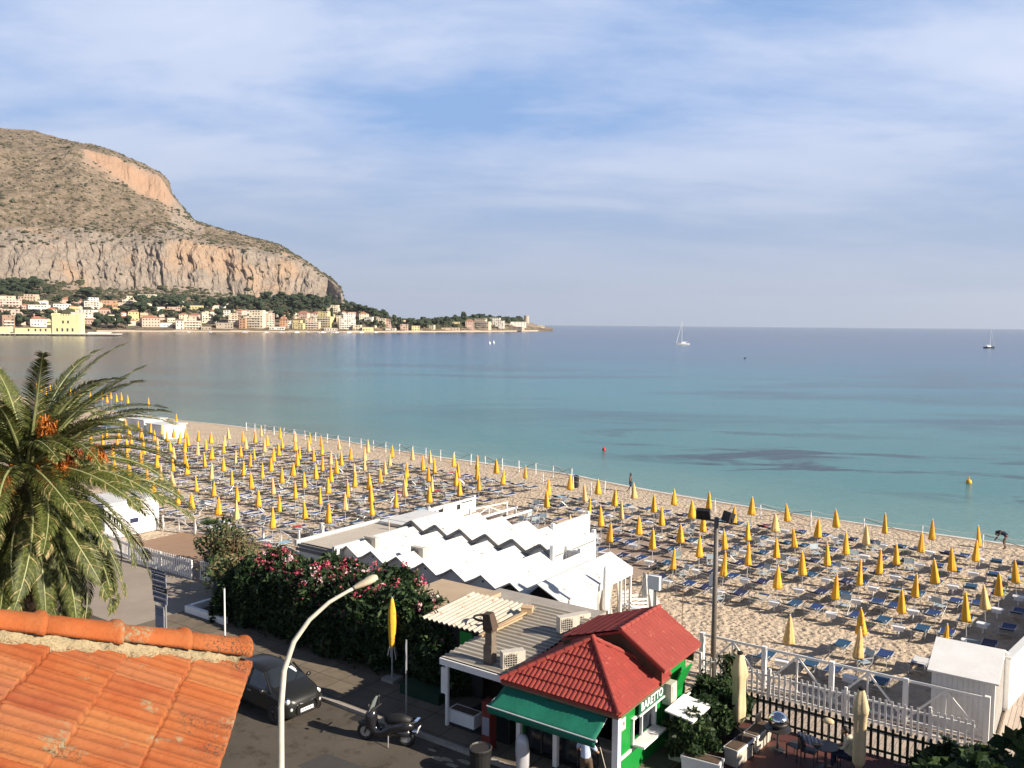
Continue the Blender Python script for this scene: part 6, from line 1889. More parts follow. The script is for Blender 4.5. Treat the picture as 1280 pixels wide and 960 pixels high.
def shrub(name, s, t, r, h, mat, n, label, cat, size=.12, seed=1, stems=5, z0=0.0, core=True, group=None, stemmat='woodpole', drop=0.0):
    e = E(name, s, t, label, cat, group, z=z0)
    rg = np.random.default_rng(seed)
    d = rg.normal(size=(n, 3)); d /= np.linalg.norm(d, axis=1, keepdims=True)
    rr = rg.uniform(.55, 1.05, (n, 1)) if core else rg.uniform(.15, 1.05, (n, 1))
    p = d * rr
    lump = fbm(p[:, 0] * 2.2 + 5, p[:, 1] * 2.2 + p[:, 2] * 1.7, 3, seed)[:, None]
    p = p * (1 + lump * 1.3)
    p = p * np.array([r, r, h / 2 * .95]); p[:, 2] += h / 2
    if drop: p = p[rg.uniform(0, 1, len(p)) > drop * (vnoise(p[:, 0] * 1.5 + 7, p[:, 2] * 1.5, seed) > .5)]
    p[:, 2] = np.maximum(p[:, 2], .05)
    mats = mat if isinstance(mat, list) else [mat]
    quads_mesh('foliage', leaf_quads(p, size, 2.2, rg=rg), [M[x] for x in mats], rg.integers(0, len(mats), len(p)), e)
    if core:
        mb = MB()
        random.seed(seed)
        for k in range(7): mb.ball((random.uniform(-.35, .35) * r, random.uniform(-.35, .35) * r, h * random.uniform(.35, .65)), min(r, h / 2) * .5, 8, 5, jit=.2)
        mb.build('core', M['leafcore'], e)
    mb = MB(); random.seed(seed)
    for k in range(stems):
        a = random.uniform(0, 6.28); q = random.uniform(.3, .8)
        mb.tube([(0.05 * math.cos(a), .05 * math.sin(a), 0), (r * .3 * q * math.cos(a), r * .3 * q * math.sin(a), h * .4), (r * .75 * q * math.cos(a + .3), r * .75 * q * math.sin(a + .3), h * .85)], [.05, .03, .012], 6)
    mb.build('stem', M[stemmat], e)
    return e


shrub('shrub', -40.3, 29.3, 1.25, 2.9, ['leafolive', 'leafmid', 'leafdark'], 2600, 'dry olive green shrub at the left end of the oleander hedge', 'shrub', .15, 21, 9, core=False, drop=.95)
shrub('shrub', -38.6, 28.8, 1.5, 2.9, ['leafolive', 'leafmid', 'leafolive'], 2200, 'straggly half bare brownish shrub behind the oleanders', 'shrub', .13, 22, 16, core=False, drop=1.1)
shrub('shrub', -36.4, 27.2, 1.3, 2.2, ['leafmid', 'leafolive'], 2600, 'low greyish green shrub where the hedge begins', 'shrub', .14, 25, 6, core=False, drop=.5)
e = E('small_palm', -41.0, 29.2, 'young green fan palm in a dark pot by the white gate', 'palm')
mb = MB(); mb.lathe([(.30, 0), (.42, .5), (.45, 1.05), (.40, 1.1)], 14); mb.build('pot', M['black'], e)
mb = MB(); mb.tube([(0, 0, .9), (0, 0, 2.3)], [.12, .08], 8); mb.build('trunk', M['palmtrunk'], e)
qs = []
rg = np.random.default_rng(2)
for k in range(16):
    a = k * 2.4; el = rg.uniform(.1, 1.3)
    d = np.array([math.cos(a) * math.cos(el), math.sin(a) * math.cos(el), math.sin(el)]); c = np.array([0, 0, 2.35]) + d * .45
    side = np.array([-math.sin(a), math.cos(a), 0]); up_ = np.cross(d, side)
    for j in range(-6, 7):
        dd_ = d * math.cos(j * .2) + side * math.sin(j * .2); tip = c + dd_ * .5
        w_ = side * .03
        qs.append([c - w_ * .5, c + w_ * .5, (c + tip) / 2 + w_, tip])
quads_mesh('leaf', np.array(qs), M['leafmid'], None, e)
# glossy bushes beside the kiosk and their planters
for i, (s_, t_, r, h, lab) in enumerate([(-10.4, 24.9, .78, 1.4, 'dense dark bush in the planter nearest the kiosk hatch'), (-10.4, 26.3, .66, 1.4, 'dense dark bush in the middle planter by the terrace'), (-10.9, 28.0, .75, 1.35, 'tall dark bush below the floodlight mast'), (-10.3, 27.9, .6, 1.25, 'dark glossy bush behind the closed beige parasol')]):
    shrub('bush', s_, t_, r, h, ['leafdark', 'leafdark', 'leafmid'], 3600, lab, 'bush', .10, 30 + i, 4, .3, group='dark bushes around the terrace planters')
shrub('climbing_plant', -11.0, 29.9, .4, 2.0, ['leafmid', 'leafolive', 'leafdark'], 1200, 'thin climbing plant on the white fence behind the green kiosk', 'plant', .13, 41, 4, core=False, drop=.7)
for i, (s_, t_, a, lab) in enumerate([(-9.75, 24.3, .1, 'grey and white planter box at the front of the bushes'), (-9.15, 25.9, 1.45, 'white planter box in the middle of the terrace bushes'), (-9.0, 27.2, 1.5, 'pale planter box next to the closed beige parasol')]):
    e = E('planter', s_, t_, lab, 'planter', 'planters along the terrace', z=.2, rz=a)
    mb = MB(); mb.box((0, 0, .28), (1.15, .42, .56), taper=1.05); mb.build('box', M['acbeige'] if i else M['white'], e)
    mb = MB(); mb.box((0, 0, .57), (1.1, .38, .03)); mb.build('soil', M['trousers'], e)
    mb = MB(); mb.box((0, -.225, .52), (1.24, .05, .08)); mb.box((0, .225, .52), (1.24, .05, .08)); mb.build('rim', M['white'], e)
e = E('planter', -17.8, 22.75, 'whitewashed box planter standing in the opening of the store', 'planter', 'planters along the terrace', z=.13)
mb = MB(); mb.box((0, 0, .25), (1.15, .5, .5)); mb.build('box', M['white'], e)
mb = MB(); mb.box((0, 0, .505), (1.0, .36, .02)); mb.build('soil', M['trousers'], e)
shrub('bush', -2.3, 28.2, .85, 1.35, ['leafdark', 'leafdark', 'leafmid'], 4200, 'dark spiky bush at the bottom right beside the wooden walk', 'bush', .16, 44, 4, .2, group='dark bushes around the terrace planters')
shrub('bush', -3.5, 27.9, .8, 1.2, ['leafdark', 'leafdark', 'leafmid'], 2600, 'smaller dark bush left of the bottom right bush', 'bush', .14, 45, 4, .2, group='dark bushes around the terrace planters')
e = E('flower_pot', -2.55, 29.9, 'dark pot with white rim beside the hut corner', 'pot', z=.07)
mb = MB(); mb.lathe([(.22, 0), (.33, .5), (.34, .62), (.28, .62)], 14); mb.build('pot_body', M['black'], e)
mb = MB(); mb.lathe([(.33, .60), (.36, .64), (.33, .68), (.28, .66)], 14); mb.build('rim', M['white2'], e)
# green low box in the dark by the hedge foot
e = E('green_crate', -20.4, 23.6, 'long low green crate in deep shade at the foot of the hedge', 'crate', z=.13)
mb = MB(); mb.box((0, 0, .18), (1.9, .6, .36)); mb.build('crate_body', simple('faded_dark_green', (.006, .035, .018), (.008, .025, .014), 3), e); mb = MB(); mb.box((0, 0, .38), (1.96, .66, .05)); mb.build('lid', simple('faded_dark_green_lid', (.008, .04, .02), (.008, .028, .015), 3), e)

# ================================================================== date palm in the left foreground
PC0 = at_dist(34, 585, 25.0)
palm = empty('date_palm', (PC0.x, PC0.y, 0), 0, 'big date palm with drooping fronds and orange fruit clusters above the tiled roof', 'palm tree')
zc = PC0.z
mb = MB()
random.seed(2)
mb.tube([(0.2, 0.1, 0), (.15, .05, 3), (.05, 0, zc - 1.6), (0, 0, zc - .9), (0, 0, zc - .2)], [.42, .36, .34, .50, .30], 18)
for k in range(150):
    a = k * 2.399; z_ = (zc - .4) * k / 150
    r_ = .37 if z_ < zc - 1.6 else .5
    mb.box((r_ * math.cos(a), r_ * math.sin(a), z_), (.16, .26, .10), rz=a, ry=-.5)
mb.build('trunk', M['palmtrunk'], palm)


def frond_mesh(Lf, droop, seed, dry=0.0, width=.56, nlf=98, curl=1.0):
    """frond along +x from the origin, arching down; returns object with leaflets + stalk"""
    rg = np.random.default_rng(seed)
    pts = []; x = 0; z = 0; ang = 0.0
    n = 22
    for i in range(n + 1):
        pts.append(np.array([x, 0.0, z]))
        t_ = i / n
        ang = -droop * (t_ ** 1.5)
        x += Lf / n * math.cos(ang); z += Lf / n * math.sin(ang)
    pts = np.array(pts)
    qs = []; mi = []
    for i in range(nlf):
        t_ = 0.12 + 0.88 * (i / (nlf - 1)) ** .95
        f = t_ * n; a = min(int(f), n - 1); b = f - a
        p = pts[a] * (1 - b) + pts[a + 1] * b
        d = pts[a + 1] - pts[a]; d /= np.linalg.norm(d)
        up_ = np.array([-d[2], 0, d[0]])
        L_ = width * (math.sin(math.pi * min(1, t_ * 1.0 + .10)) ** .45 if t_ < .9 else .62 + (1 - t_) * 2) * rg.uniform(.85, 1.1)
        if t_ > .9: L_ = width * (.35 + (1 - t_) * 3.2)
        for sd_ in (-1, 1):
            side = np.array([0, sd_, 0])
            fwd = .55 + .55 * t_
            v = side * 1.0 + d * fwd + up_ * (.42 - .25 * rg.uniform(0, 1))
            v /= np.linalg.norm(v)
            v2 = v + np.array([0, 0, -.55 * curl]); v2 /= np.linalg.norm(v2)
            wv = np.cross(v, up_); wv /= np.linalg.norm(wv)
            w_ = .012 + .005 * rg.uniform(0, 1)
            p1 = p + v * L_ * .5; p2 = p1 + v2 * L_ * .5
            qs.append([p - wv * w_ * .6, p + wv * w_ * .6, p1 + wv * w_, p1 - wv * w_]); qs.append([p1 - wv * w_, p1 + wv * w_, p2 + wv * w_ * .15, p2 - wv * w_ * .15])
            dr = rg.uniform(0, 1) < dry
            mi += [1 if dr else 0, 1 if (dr or (t_ > .86 and rg.uniform(0, 1) < .4)) else 0]
    o = quads_mesh('frond', np.array(qs), [M['frond'], M['frondtip']], mi)
    mb = MB(); mb.tube([tuple(p) for p in pts[::2]], [.045 * (1 - .9 * i / (len(pts[::2]) - 1)) + .004 for i in range(len(pts[::2]))], 6)
    s_ = mb.build('stalk', M['rachis'] if dry < .6 else M['frondtip'])
    C.objects.unlink(o); C.objects.unlink(s_)
    return o, s_


FR = {}
for k, dp in enumerate((.55, .9, 1.25, 1.6, 1.9)):
    for q in range(2): FR[k, q] = frond_mesh(4.15 + .15 * q, dp, 100 + k * 3 + q, dry=.01 + .015 * k + .03 * q)
FRD = [frond_mesh(3.3, 2.0, 200 + q, dry=.93, width=.42, nlf=60) for q in range(3)]


def put_frond(pair, az, el, roll=0.0, sc=1.0, zoff=0.0):
    o, s_ = pair
    a = o.copy(); C.objects.link(a); setparent(a, palm)
    b = s_.copy(); C.objects.link(b); setparent(b, a)
    r0 = .22
    a.location = (r0 * math.cos(az), r0 * math.sin(az), zc + zoff)
    a.rotation_mode = 'XYZ'
    mm = Matrix.Rotation(az, 3, 'Z') @ Matrix.Rotation(-el, 3, 'Y') @ Matrix.Rotation(roll, 3, 'X')
    a.rotation_euler = mm.to_euler(); a.scale = (sc, sc, sc)


random.seed(14)
nfr = 0
for ring, (cnt, el, dk, zo, scl) in enumerate([(8, 1.18, 1, .25, 1.02), (13, .90, 1, .1, 1.05), (17, .62, 2, .05, 1.06), (18, .30, 2, -.1, 1.13), (12, .75, 2, .1, 1.0), (18, -.05, 2, -.3, 1.13), (17, -.4, 2, -.5, 1.08), (16, -.8, 1, -.7, 1.04), (13, -1.15, 0, -.8, .98)]):
    for k in range(cnt):
        az = 2 * math.pi * (k + .5 * (ring % 2)) / cnt + random.uniform(-.16, .16)
        put_frond(FR[min(4, max(0, dk + random.choice([0, 0, 0, -1, 1]))), random.randrange(2)], az, el + random.uniform(-.14, .14), random.uniform(-.5, .5), scl * random.uniform(.9, 1.06), zo)
for k in range(20):
    put_frond(FRD[k % 3], 2 * math.pi * k / 20 + random.uniform(-.2, .2), -.9 + random.uniform(-.25, .2), random.uniform(-.6, .6), random.uniform(.85, 1.1), -.65)
# fruit clusters
rg = np.random.default_rng(6)
for k, (px, py, ddist, mt, sz) in enumerate([(58, 540, -1.0, 'dates', .40), (75, 592, -1.2, 'dates', .36), (5, 615, -1.4, 'datesred', .5), (93, 578, -.7, 'datesred', .42), (122, 575, -.5, 'dates', .40), (56, 606, -1.2, 'datesred', .40), (0, 605, -1.5, 'dates', .4), (-30, 560, -.9, 'dates', .5), (-60, 610, -.4, 'dates', .5), (20, 548, 1.2, 'dates', .5)]):
    c = at_dist(px, py, PC0.y + ddist) - Vector((PC0.x, PC0.y, 0)); c = np.array(c)
    n = 130
    d = rg.normal(size=(n, 3)); d[:, 2] = d[:, 2] * .7 - .5; d /= np.linalg.norm(d, axis=1, keepdims=True)
    q = []
    top = c + np.array([0, 0, sz * .6])
    for i in range(n):
        ln = sz * rg.uniform(.7, 1.1); e1 = top + d[i] * ln * .55 + np.array([0, 0, .05]); e2 = e1 + (d[i] * .3 + np.array([0, 0, -.7])) * ln * .6
        w1 = np.cross(d[i], rg.normal(size=3)); w1 /= np.linalg.norm(w1); w1 = w1 * .012
        q.append([top - w1, top + w1, e1 + w1, e1 - w1]); q.append([e1 - w1, e1 + w1, e2 + w1 * 1.6, e2 - w1 * 1.6])
        for z_ in range(2):
            b_ = e2 + rg.normal(size=3) * .03; w2 = rg.normal(size=3) * .02; w3 = rg.normal(size=3) * .02
            q.append([b_ - w2, b_ - w3, b_ + w2, b_ + w3])
    o = quads_mesh('fruit_cluster', np.array(q), M[mt], None, palm)
    mb = MB(); mid = (top * .6 + np.array([0, 0, zc - .1]) * .4); mid[2] += .25
    mb.tube([(0, 0, zc - .1), tuple(mid), tuple(top)], [.03, .025, .02], 6); mb.build('fruit_stalk', M['dates'], o)

# ================================================================== tiled roof in the foreground
DIP = R(23.5); AZ = R(80)
fdir = Vector((math.sin(AZ) * math.cos(DIP), math.cos(AZ) * math.cos(DIP), -math.sin(DIP)))
jdir = Vector((-math.cos(AZ), math.sin(AZ), 0))
nrm = fdir.cross(jdir).normalized()
if nrm.z < 0: nrm = -nrm
P1 = at_dist(309, 822, 6.2)


def on_roof(px, py):
    r = ray(px, py); o_ = Vector((0, 0, HC)); t_ = (P1 - o_).dot(nrm) / r.dot(nrm)
    q = o_ + r * t_ - P1
    return q.dot(fdir), q.dot(jdir)   # metres along the fall, metres along the eave direction (away from us +)


h0 = on_roof(-160, 776); h1 = on_roof(0, 793); h2 = on_roof(298, 822)
hip = lambda s_: np.interp(s_, [h0[0], h1[0], h2[0], .4], [h0[1], h1[1], h2[1], h2[1] - .01])
hs = (h1[1] - h0[1]) / (h1[0] - h0[0])
m, nt, N, L, B = newmat('orange_clay_tiles')
B.inputs['Roughness'].default_value = .85; B.inputs['Specular IOR Level'].default_value = .15
v = posn(nt)
att = N.new('ShaderNodeAttribute'); att.attribute_name = 'tile'
tint = ramp(nt, att.outputs['Fac'], [(0, (.27, .068, .024)), (.35, (.33, .092, .028)), (.6, (.25, .060, .027)), (.8, (.34, .125, .045)), (1, (.29, .10, .055))])
col = mix(nt, ramp(nt, noise(nt, v, 3.5, 6, .65), [(.40, 0.0), (.7, .6)]), tint, (.38, .15, .055))
col = mix(nt, ramp(nt, noise(nt, v, 22, 5, .75), [(.52, 0.0), (.68, .6)]), col, (.26, .07, .024))
li = math_(nt, 'MULTIPLY', ramp(nt, noise(nt, v, 2.2, 4, .6), [(.55, 0.0), (.61, .9)]), ramp(nt, noise(nt, v, 38, 4, .8), [(.48, 0.0), (.54, 1.0)]))
col = mix(nt, li, col, (.26, .23, .14))
li2 = math_(nt, 'MULTIPLY', ramp(nt, noise(nt, posn(nt, (1, 1, 1)), 1.6, 4, .6), [(.58, 0.0), (.64, 1.0)]), ramp(nt, noise(nt, v, 60, 3, .8), [(.52, 0.0), (.58, 1.0)]))
col = mix(nt, li2, col, (.06, .05, .035))
L.new(col, B.inputs['Base Color']); bump(nt, math_(nt, 'ADD', noise(nt, v, 60, 5, .75), math_(nt, 'MULTIPLY', noise(nt, v, 14, 4), .6)), .008)
M['clay'] = m
TL, TW = .40, .235   # exposed length along the fall, exposed width across
ns, ntl = 420, 380
sv = np.linspace(-4.0, .05, ns); 
# verge of the near face from the hip towards the camera side
XX = np.zeros((ns, ntl)); YY = XX.copy(); ZZ = XX.copy(); TT = XX.copy()
for i, s_ in enumerate(sv):
    top = float(hip(s_)) - .02
    tv = np.linspace(-3.4, top, ntl)
    S2 = s_ - .05; 
    ct = np.floor(tv / TW); fr = tv / TW - ct
    course = math.floor(S2 / TL); fs_ = S2 / TL - course
    rib = .018 * np.exp(-((fr - .12) / .10) ** 2) + .021 * np.exp(-((fr - .55) / .10) ** 2) + .020 * np.exp(-((fr - .97) / .06) ** 2)
    jit = _hash(ct.astype(np.int64), np.full(ct.shape, int(course), dtype=np.int64), 5)
    hgt = rib * (1 - .15 * jit) + .012 * fs_ + (jit - .5) * .009 - .012 * (fr > .985) - .022 * math.exp(-(fs_ / .02) ** 2)
    pos_s = s_ + .008 * np.sin(jit * 9)
    XX[i] = P1.x + fdir.x * pos_s + jdir.x * tv + nrm.x * hgt
    YY[i] = P1.y + fdir.y * pos_s + jdir.y * tv + nrm.y * hgt
    ZZ[i] = P1.z + fdir.z * pos_s + jdir.z * tv + nrm.z * hgt
    TT[i] = _hash(ct.astype(np.int64) + 50, np.full(ct.shape, int(course) + 90, dtype=np.int64), 17)
hb = P1 + jdir * -1.5 + fdir * -1.5
house = empty('tiled_house', (hb.x, hb.y, 0), 0, 'house in the near left corner with weathered orange clay tile roof', 'house')
o = grid_mesh('roof', XX, YY, ZZ, M['clay'], smooth=False)
at = o.data.attributes.new('tile', 'FLOAT', 'POINT'); at.data.foreach_set('value', TT.ravel().astype(np.float32))
o.location = (-hb.x, -hb.y, 0); setparent(o, house)
for p_ in o.data.polygons: p_.use_smooth = True
# far face beyond the hip, falling away, and eave board and walls
def RP(s_, t_, h_=0.0): return P1 + fdir * s_ + jdir * t_ + nrm * h_
awayd = Vector((-math.sin(R(10)), math.cos(R(10)), 0)); fd2 = (awayd * math.cos(DIP) + Vector((0, 0, -math.sin(DIP))))
mb = MB()
a_ = RP(-4.0, float(hip(-4.0))) - Vector((hb.x, hb.y, 0)); b_ = RP(-0.12, float(hip(-.12))) - Vector((hb.x, hb.y, 0))
mb.slab([tuple(a_ - Vector((0, 0, .06))), tuple(b_ - Vector((0, 0, .06))), tuple(b_ + fd2 * .25 - Vector((0, 0, .06))), tuple(a_ + fd2 * 2.2 - Vector((0, 0, .3)))], .03)
mb.build('far_roof_slope', M['clay'], house)
mb = MB()
q0 = RP(-.6, float(hip(0)) - .35) - Vector((hb.x, hb.y, 0)); q1 = RP(-.6, -3.4) - Vector((hb.x, hb.y, 0)); q2 = RP(-4.0, -3.4) - Vector((hb.x, hb.y, 0)); q3 = RP(-4.0, float(hip(-4)) - .15) - Vector((hb.x, hb.y, 0))
tops = [q0, q1, q2, q3]
vs_ = [(q.x, q.y, q.z - .10) for q in tops] + [(q.x, q.y, 0) for q in tops]
mb.add(vs_, [(0, 1, 5, 4), (1, 2, 6, 5), (2, 3, 7, 6), (3, 0, 4, 7), (0, 3, 2, 1)])
mb.build('wall', HM['peach'], house)
# cap tiles along the hip, bedded in pale lumpy mortar
capm = MB()
n = 14; prof_ = [(0, .082), (.05, .080), (.40, .068), (.435, .070)]
vs = []; 
for (x, r_) in [(0, .118), (.012, .124), (.04, .120), (.055, .102), (.25, .096), (.47, .088)]:
    for j in range(n + 1):
        th = math.pi * j / n
        vs.append((x, r_ * math.cos(th) * 1.05, r_ * math.sin(th)))
kk = n + 1
capm.add(vs, [(i * kk + j, i * kk + j + 1, (i + 1) * kk + j + 1, (i + 1) * kk + j) for i in range(5) for j in range(n)])
proto = None
hpts = [(s_, float(hip(s_))) for s_ in np.arange(-.035, -3.8, -.41)]
random.seed(5)
for i in range(len(hpts) - 1):
    a = RP(*hpts[i], .050); b = RP(*hpts[i + 1], .050 + .012)
    d = (b - a); L_ = d.length; d.normalize()
    if proto is None:
        proto = capm.build('ridge_tile', M['clay'], house, smooth=True); q = proto
        md = proto.modifiers.new('s', 'SOLIDIFY'); md.thickness = .014; md.offset = -1
        at = proto.data.attributes.new('tile', 'FLOAT', 'POINT'); at.data.foreach_set('value', [.35] * len(proto.data.vertices))
    else:
        q = proto.copy(); C.objects.link(q); setparent(q, house)
    yy = Vector((0, 0, 1)).cross(d).normalized(); zz_ = d.cross(yy)
    mm = Matrix((d, yy, zz_)).transposed()
    q.rotation_euler = (mm @ Euler((random.uniform(-.05, .05), random.uniform(-.02, .02), random.uniform(-.02, .02))).to_matrix()).to_euler()
    q.location = a - Vector((hb.x, hb.y, 0)) - zz_ * .0; q.scale = (L_ / .44 * 1.06, 1, 1.0)
mor = simple('pale_lime_mortar', (.40, .32, .19), (.24, .20, .12), 9, .95, bumpd=.03, bscale=50, spots=(.07, .065, .04))
nn_, mmm = 320, 26
sv2 = np.linspace(-3.8, -.05, nn_)
XX = np.zeros((nn_, mmm)); YY = XX.copy(); ZZ = XX.copy()
for i, s_ in enumerate(sv2):
    tv = float(hip(s_)) + np.linspace(-.04, -.18, mmm)
    w_ = np.linspace(0, 1, mmm)
    lim = .45 + .55 * vnoise(np.full(mmm, s_ * 9), w_ * 0, 4) 
    hgt = .072 - .046 * (w_ / lim) ** 2.5 + .034 * (fbm(np.full(mmm, s_ * 26), w_ * 6, 4, 6)) * 2
    hgt = np.where(w_ > lim, -.03, hgt)
    for arr, ax_ in ((XX, 0), (YY, 1), (ZZ, 2)): arr[i] = P1[ax_] + fdir[ax_] * s_ + jdir[ax_] * tv + nrm[ax_] * hgt
o = grid_mesh('mortar', XX, YY, ZZ, mor, smooth=False); o.location = (-hb.x, -hb.y, 0); setparent(o, house)

# ================================================================== parked car (small rounded hatchback), origin at its centre, +x forward
car = E('parked_car', -24.55, 20.0, 'small rounded dark grey hatchback parked at the kerb', 'car', z=.012, rz=R(-3.5))
ST = [  # x, half width, sill z, belt z, roof half width, top z
    (1.80, .42, .32, .58, .34, .66), (1.76, .61, .26, .66, .48, .80), (1.62, .74, .22, .78, .58, .94), (1.36, .80, .20, .86, .64, 1.02), (1.12, .81, .20, .90, .66, 1.08), (.94, .815, .20, .93, .66, 1.12),
    (.62, .815, .20, .95, .58, 1.33), (.30, .815, .20, .96, .52, 1.48), (-.20, .815, .20, .97, .50, 1.55), (-.70, .815, .20, .97, .49, 1.55), (-1.15, .81, .22, .97, .47, 1.47), (-1.45, .78, .24, .95, .44, 1.28), (-1.64, .72, .28, .88, .44, 1.04), (-1.74, .62, .32, .70, .4, .80), (-1.78, .46, .36, .5, .36, .6)]


def carrow(st):
    x, w, zs, zb, rw, zt = st
    half = [(0, zs - .02), (w * .86, zs - .02), (w * .99, zs + .10), (w, zs + .30 if zb > .75 else (zs + zb) / 2), (w * .985, zb - .04), (w * .93, zb), (rw + (w - rw) * .12, zb + (zt - zb) * .80), (rw * .82, zt - .015), (rw * .4, zt), (0, zt + .008)]
    return [(x, -y, z) for y, z in half] + [(x, y, z) for y, z in half[::-1][1:-1]]


NP_ = 18
rowsv = [carrow(s_) for s_ in ST]
body = MB(); glass = MB()
vs = [p for r in rowsv for p in r]
bf = []; gf = []
for i in range(len(ST) - 1):
    for j in range(NP_):
        f = (i * NP_ + j, i * NP_ + (j + 1) % NP_, (i + 1) * NP_ + (j + 1) % NP_, (i + 1) * NP_ + j)
        side_glass = j in (5, 12) and 6 <= i <= 10
        ws = j in (6, 7, 8, 9, 10, 11) and 5 <= i <= 6
        rw_ = j in (6, 7, 8, 9, 10, 11) and 10 <= i <= 11
        (gf if (side_glass or ws or rw_) else bf).append(f)
bf.append(tuple(range(NP_))); bf.append(tuple((len(ST) - 1) * NP_ + j for j in range(NP_ - 1, -1, -1)))
body.add(vs, bf); ob = body.build('body', M['carpaint'], car, smooth=True)
md = ob.modifiers.new('sub', 'SUBSURF'); md.levels = 1; md.render_levels = 2
glass.add([(x, y * .997, z - .004) for x, y, z in vs], gf); og = glass.build('window', M['glass'], car, smooth=True)
md = og.modifiers.new('sub', 'SUBSURF'); md.levels = 1; md.render_levels = 2
mb = MB()
for sx in (-1, 1):
    for (a, b) in (((.92, sx * .74, .95), (.32, sx * .56, 1.46)), ((-.35, sx * .77, .95), (-.40, sx * .56, 1.48))): mb.bar(a, b, .05, .05)
mb.build('pillar', M['carpaint'], car)
for x in (1.16, -1.12):
    for sy in (-1, 1):
        mb = MB(); mb.tube([(x, sy * .64, .30), (x, sy * .66, .30), (x, sy * .83, .30), (x, sy * .845, .30)], [.27, .30, .30, .27], 24); wh = mb.build('wheel', M['black'], car, smooth=False)
        mb = MB(); mb.tube([(x, sy * .84, .30), (x, sy * .85, .30)], [.20, .19], 20)
        for q in range(5): a = q * 1.2566; mb.bar((x, sy * .852, .30), (x + .18 * math.cos(a), sy * .852, .30 + .18 * math.sin(a)), .05, .02)
        mb.build('rim', M['iron'], wh)
        mb = MB(); mb.tube([(x, sy * .80, .30), (x, sy * .822, .30)], [.36, .355], 24); mb.build('wheel_arch', M['black'], car)
for sy in (-1, 1):
    mb = MB(); mb.ball((1.60, sy * .60, .79), .125, 16, 8, (.55, .9, 1)); hl = mb.build('headlight', M['chrome'], car, smooth=True)
    mb = MB(); mb.ball((1.64, sy * .605, .79), .090, 14, 8, (.6, .9, 1)); mb.build('lens', M['lens'], hl, smooth=True)
    mb = MB(); mb.ball((1.745, sy * .55, .55), .065, 12, 8, (.5, 1, 1)); mb.build('fog_light', M['lens'], car, smooth=True)
    mb = MB(); mb.ball((.70, sy * .92, 1.02), .10, 12, 8, (.6, 1, .75)); mb.bar((.74, sy * .80, .98), (.71, sy * .92, 1.0), .04, .04); mb.build('mirror', M['carpaint'], car, smooth=True)
    mb = MB(); mb.box((-.18, sy * .822, .80), (.20, .02, .03)); mb.build('door_handle', M['chrome'], car)
    mb = MB(); mb.ball((-1.70, sy * .62, .78), .09, 10, 6, (.5, .8, 1.5)); mb.build('tail_light', M['red'], car, smooth=True)
mb = MB(); mb.bar((1.80, -.26, .66), (1.80, .26, .66), .03, .03); mb.bar((1.77, -.36, .69), (1.81, -.1, .675), .02, .025); mb.bar((1.81, .1, .675), (1.77, .36, .69), .02, .025); mb.build('chrome_strip', M['chrome'], car)
mb = MB(); mb.box((1.80, 0, .44), (.03, .50, .115)); pl = mb.build('number_plate', M['plate'], car)
mb = MB()
for k in range(7): mb.box((1.817, -.20 + k * .066, .44), (.004, .035, .06))
mb.build('lettering', M['signdark'], pl)
mb = MB(); mb.box((1.765, 0, .36), (.06, .9, .07)); mb.bar((1.79, -.5, .30), (1.79, .5, .30), .02, .02); mb.build('lower_grille', M['black'], car)
mb = MB(); mb.tube([(-1.05, 0, 1.46), (-1.2, 0, 1.62)], .008, 5); mb.build('aerial', M['black'], car)
mb = MB(); mb.bar((.93, -.35, 1.13), (.68, .05, 1.30), .02, .015); mb.bar((.94, .20, 1.13), (.72, .52, 1.24), .02, .015); mb.build('wiper', M['black'], car)
mb = MB(); mb.add([(.46, .26, 1.42), (.72, .40, 1.26), (.62, .50, 1.28), (.44, .42, 1.40)], [(0, 1, 2, 3), (3, 2, 1, 0)]); mb.build('paper_sheet', M['plate'], car)

# ================================================================== scooter, +x forward
sc_ = E('scooter', -19.25, 20.35, 'black scooter with windscreen parked at the kerb ahead of the car', 'scooter', z=.012, rz=R(-162))
for x, nm in ((.68, 'front_wheel'), (-.62, 'rear_wheel')):
    mb = MB()
    ring = [(x + .215 * math.cos(a), 0, .27 + .215 * math.sin(a)) for a in np.linspace(0, 2 * math.pi, 21)]
    mb.tube(ring, .058, 8, cap=False); wq = mb.build(nm, M['black'], sc_, smooth=True)
    mb = MB(); mb.tube([(x, -.03, .27), (x, .03, .27)], .16, 14); mb.build('rim', M['galv'], wq)
mb = MB(); mb.tube([(-.85, 0, .62), (-.55, 0, .66), (-.2, 0, .52), (.05, 0, .34), (.30, 0, .30), (.45, 0, .45), (.50, 0, .80), (.42, 0, 1.0)], [.10, .19, .20, .17, .15, .17, .19, .11], 12)
mb.tube([(-.75, 0, .42), (-.2, 0, .36)], [.12, .14], 10); ob = mb.build('body', plain('black_scooter_paint', (.012, .012, .015), .22, 0, .6), sc_, smooth=True)
mb = MB(); mb.tube([(.90, 0, .50), (.72, 0, .56), (.50, 0, .50)], [.04, .085, .07], 10); mb.tube([(.66, .10, .27), (.52, .08, .75)], .028, 8); mb.tube([(.66, -.10, .27), (.52, -.08, .75)], .028, 8); mb.build('front_fork', M['iron'], sc_, smooth=True)
mb = MB(); mb.tube([(-.78, 0, .80), (-.5, 0, .83), (-.15, 0, .77), (.02, 0, .74)], [.10, .16, .16, .10], 12); mb.build('seat', M['black'], sc_, smooth=True)
mb = MB(); mb.add([(.50, -.20, .92), (.50, .20, .92), (.36, .19, 1.34), (.36, -.19, 1.34), (.34, 0, 1.42)], [(0, 1, 2, 4, 3), (3, 4, 2, 1, 0)]); mb.build('windscreen', plain('smoked_screen', (.22, .25, .24), .1, 0, .7), sc_)
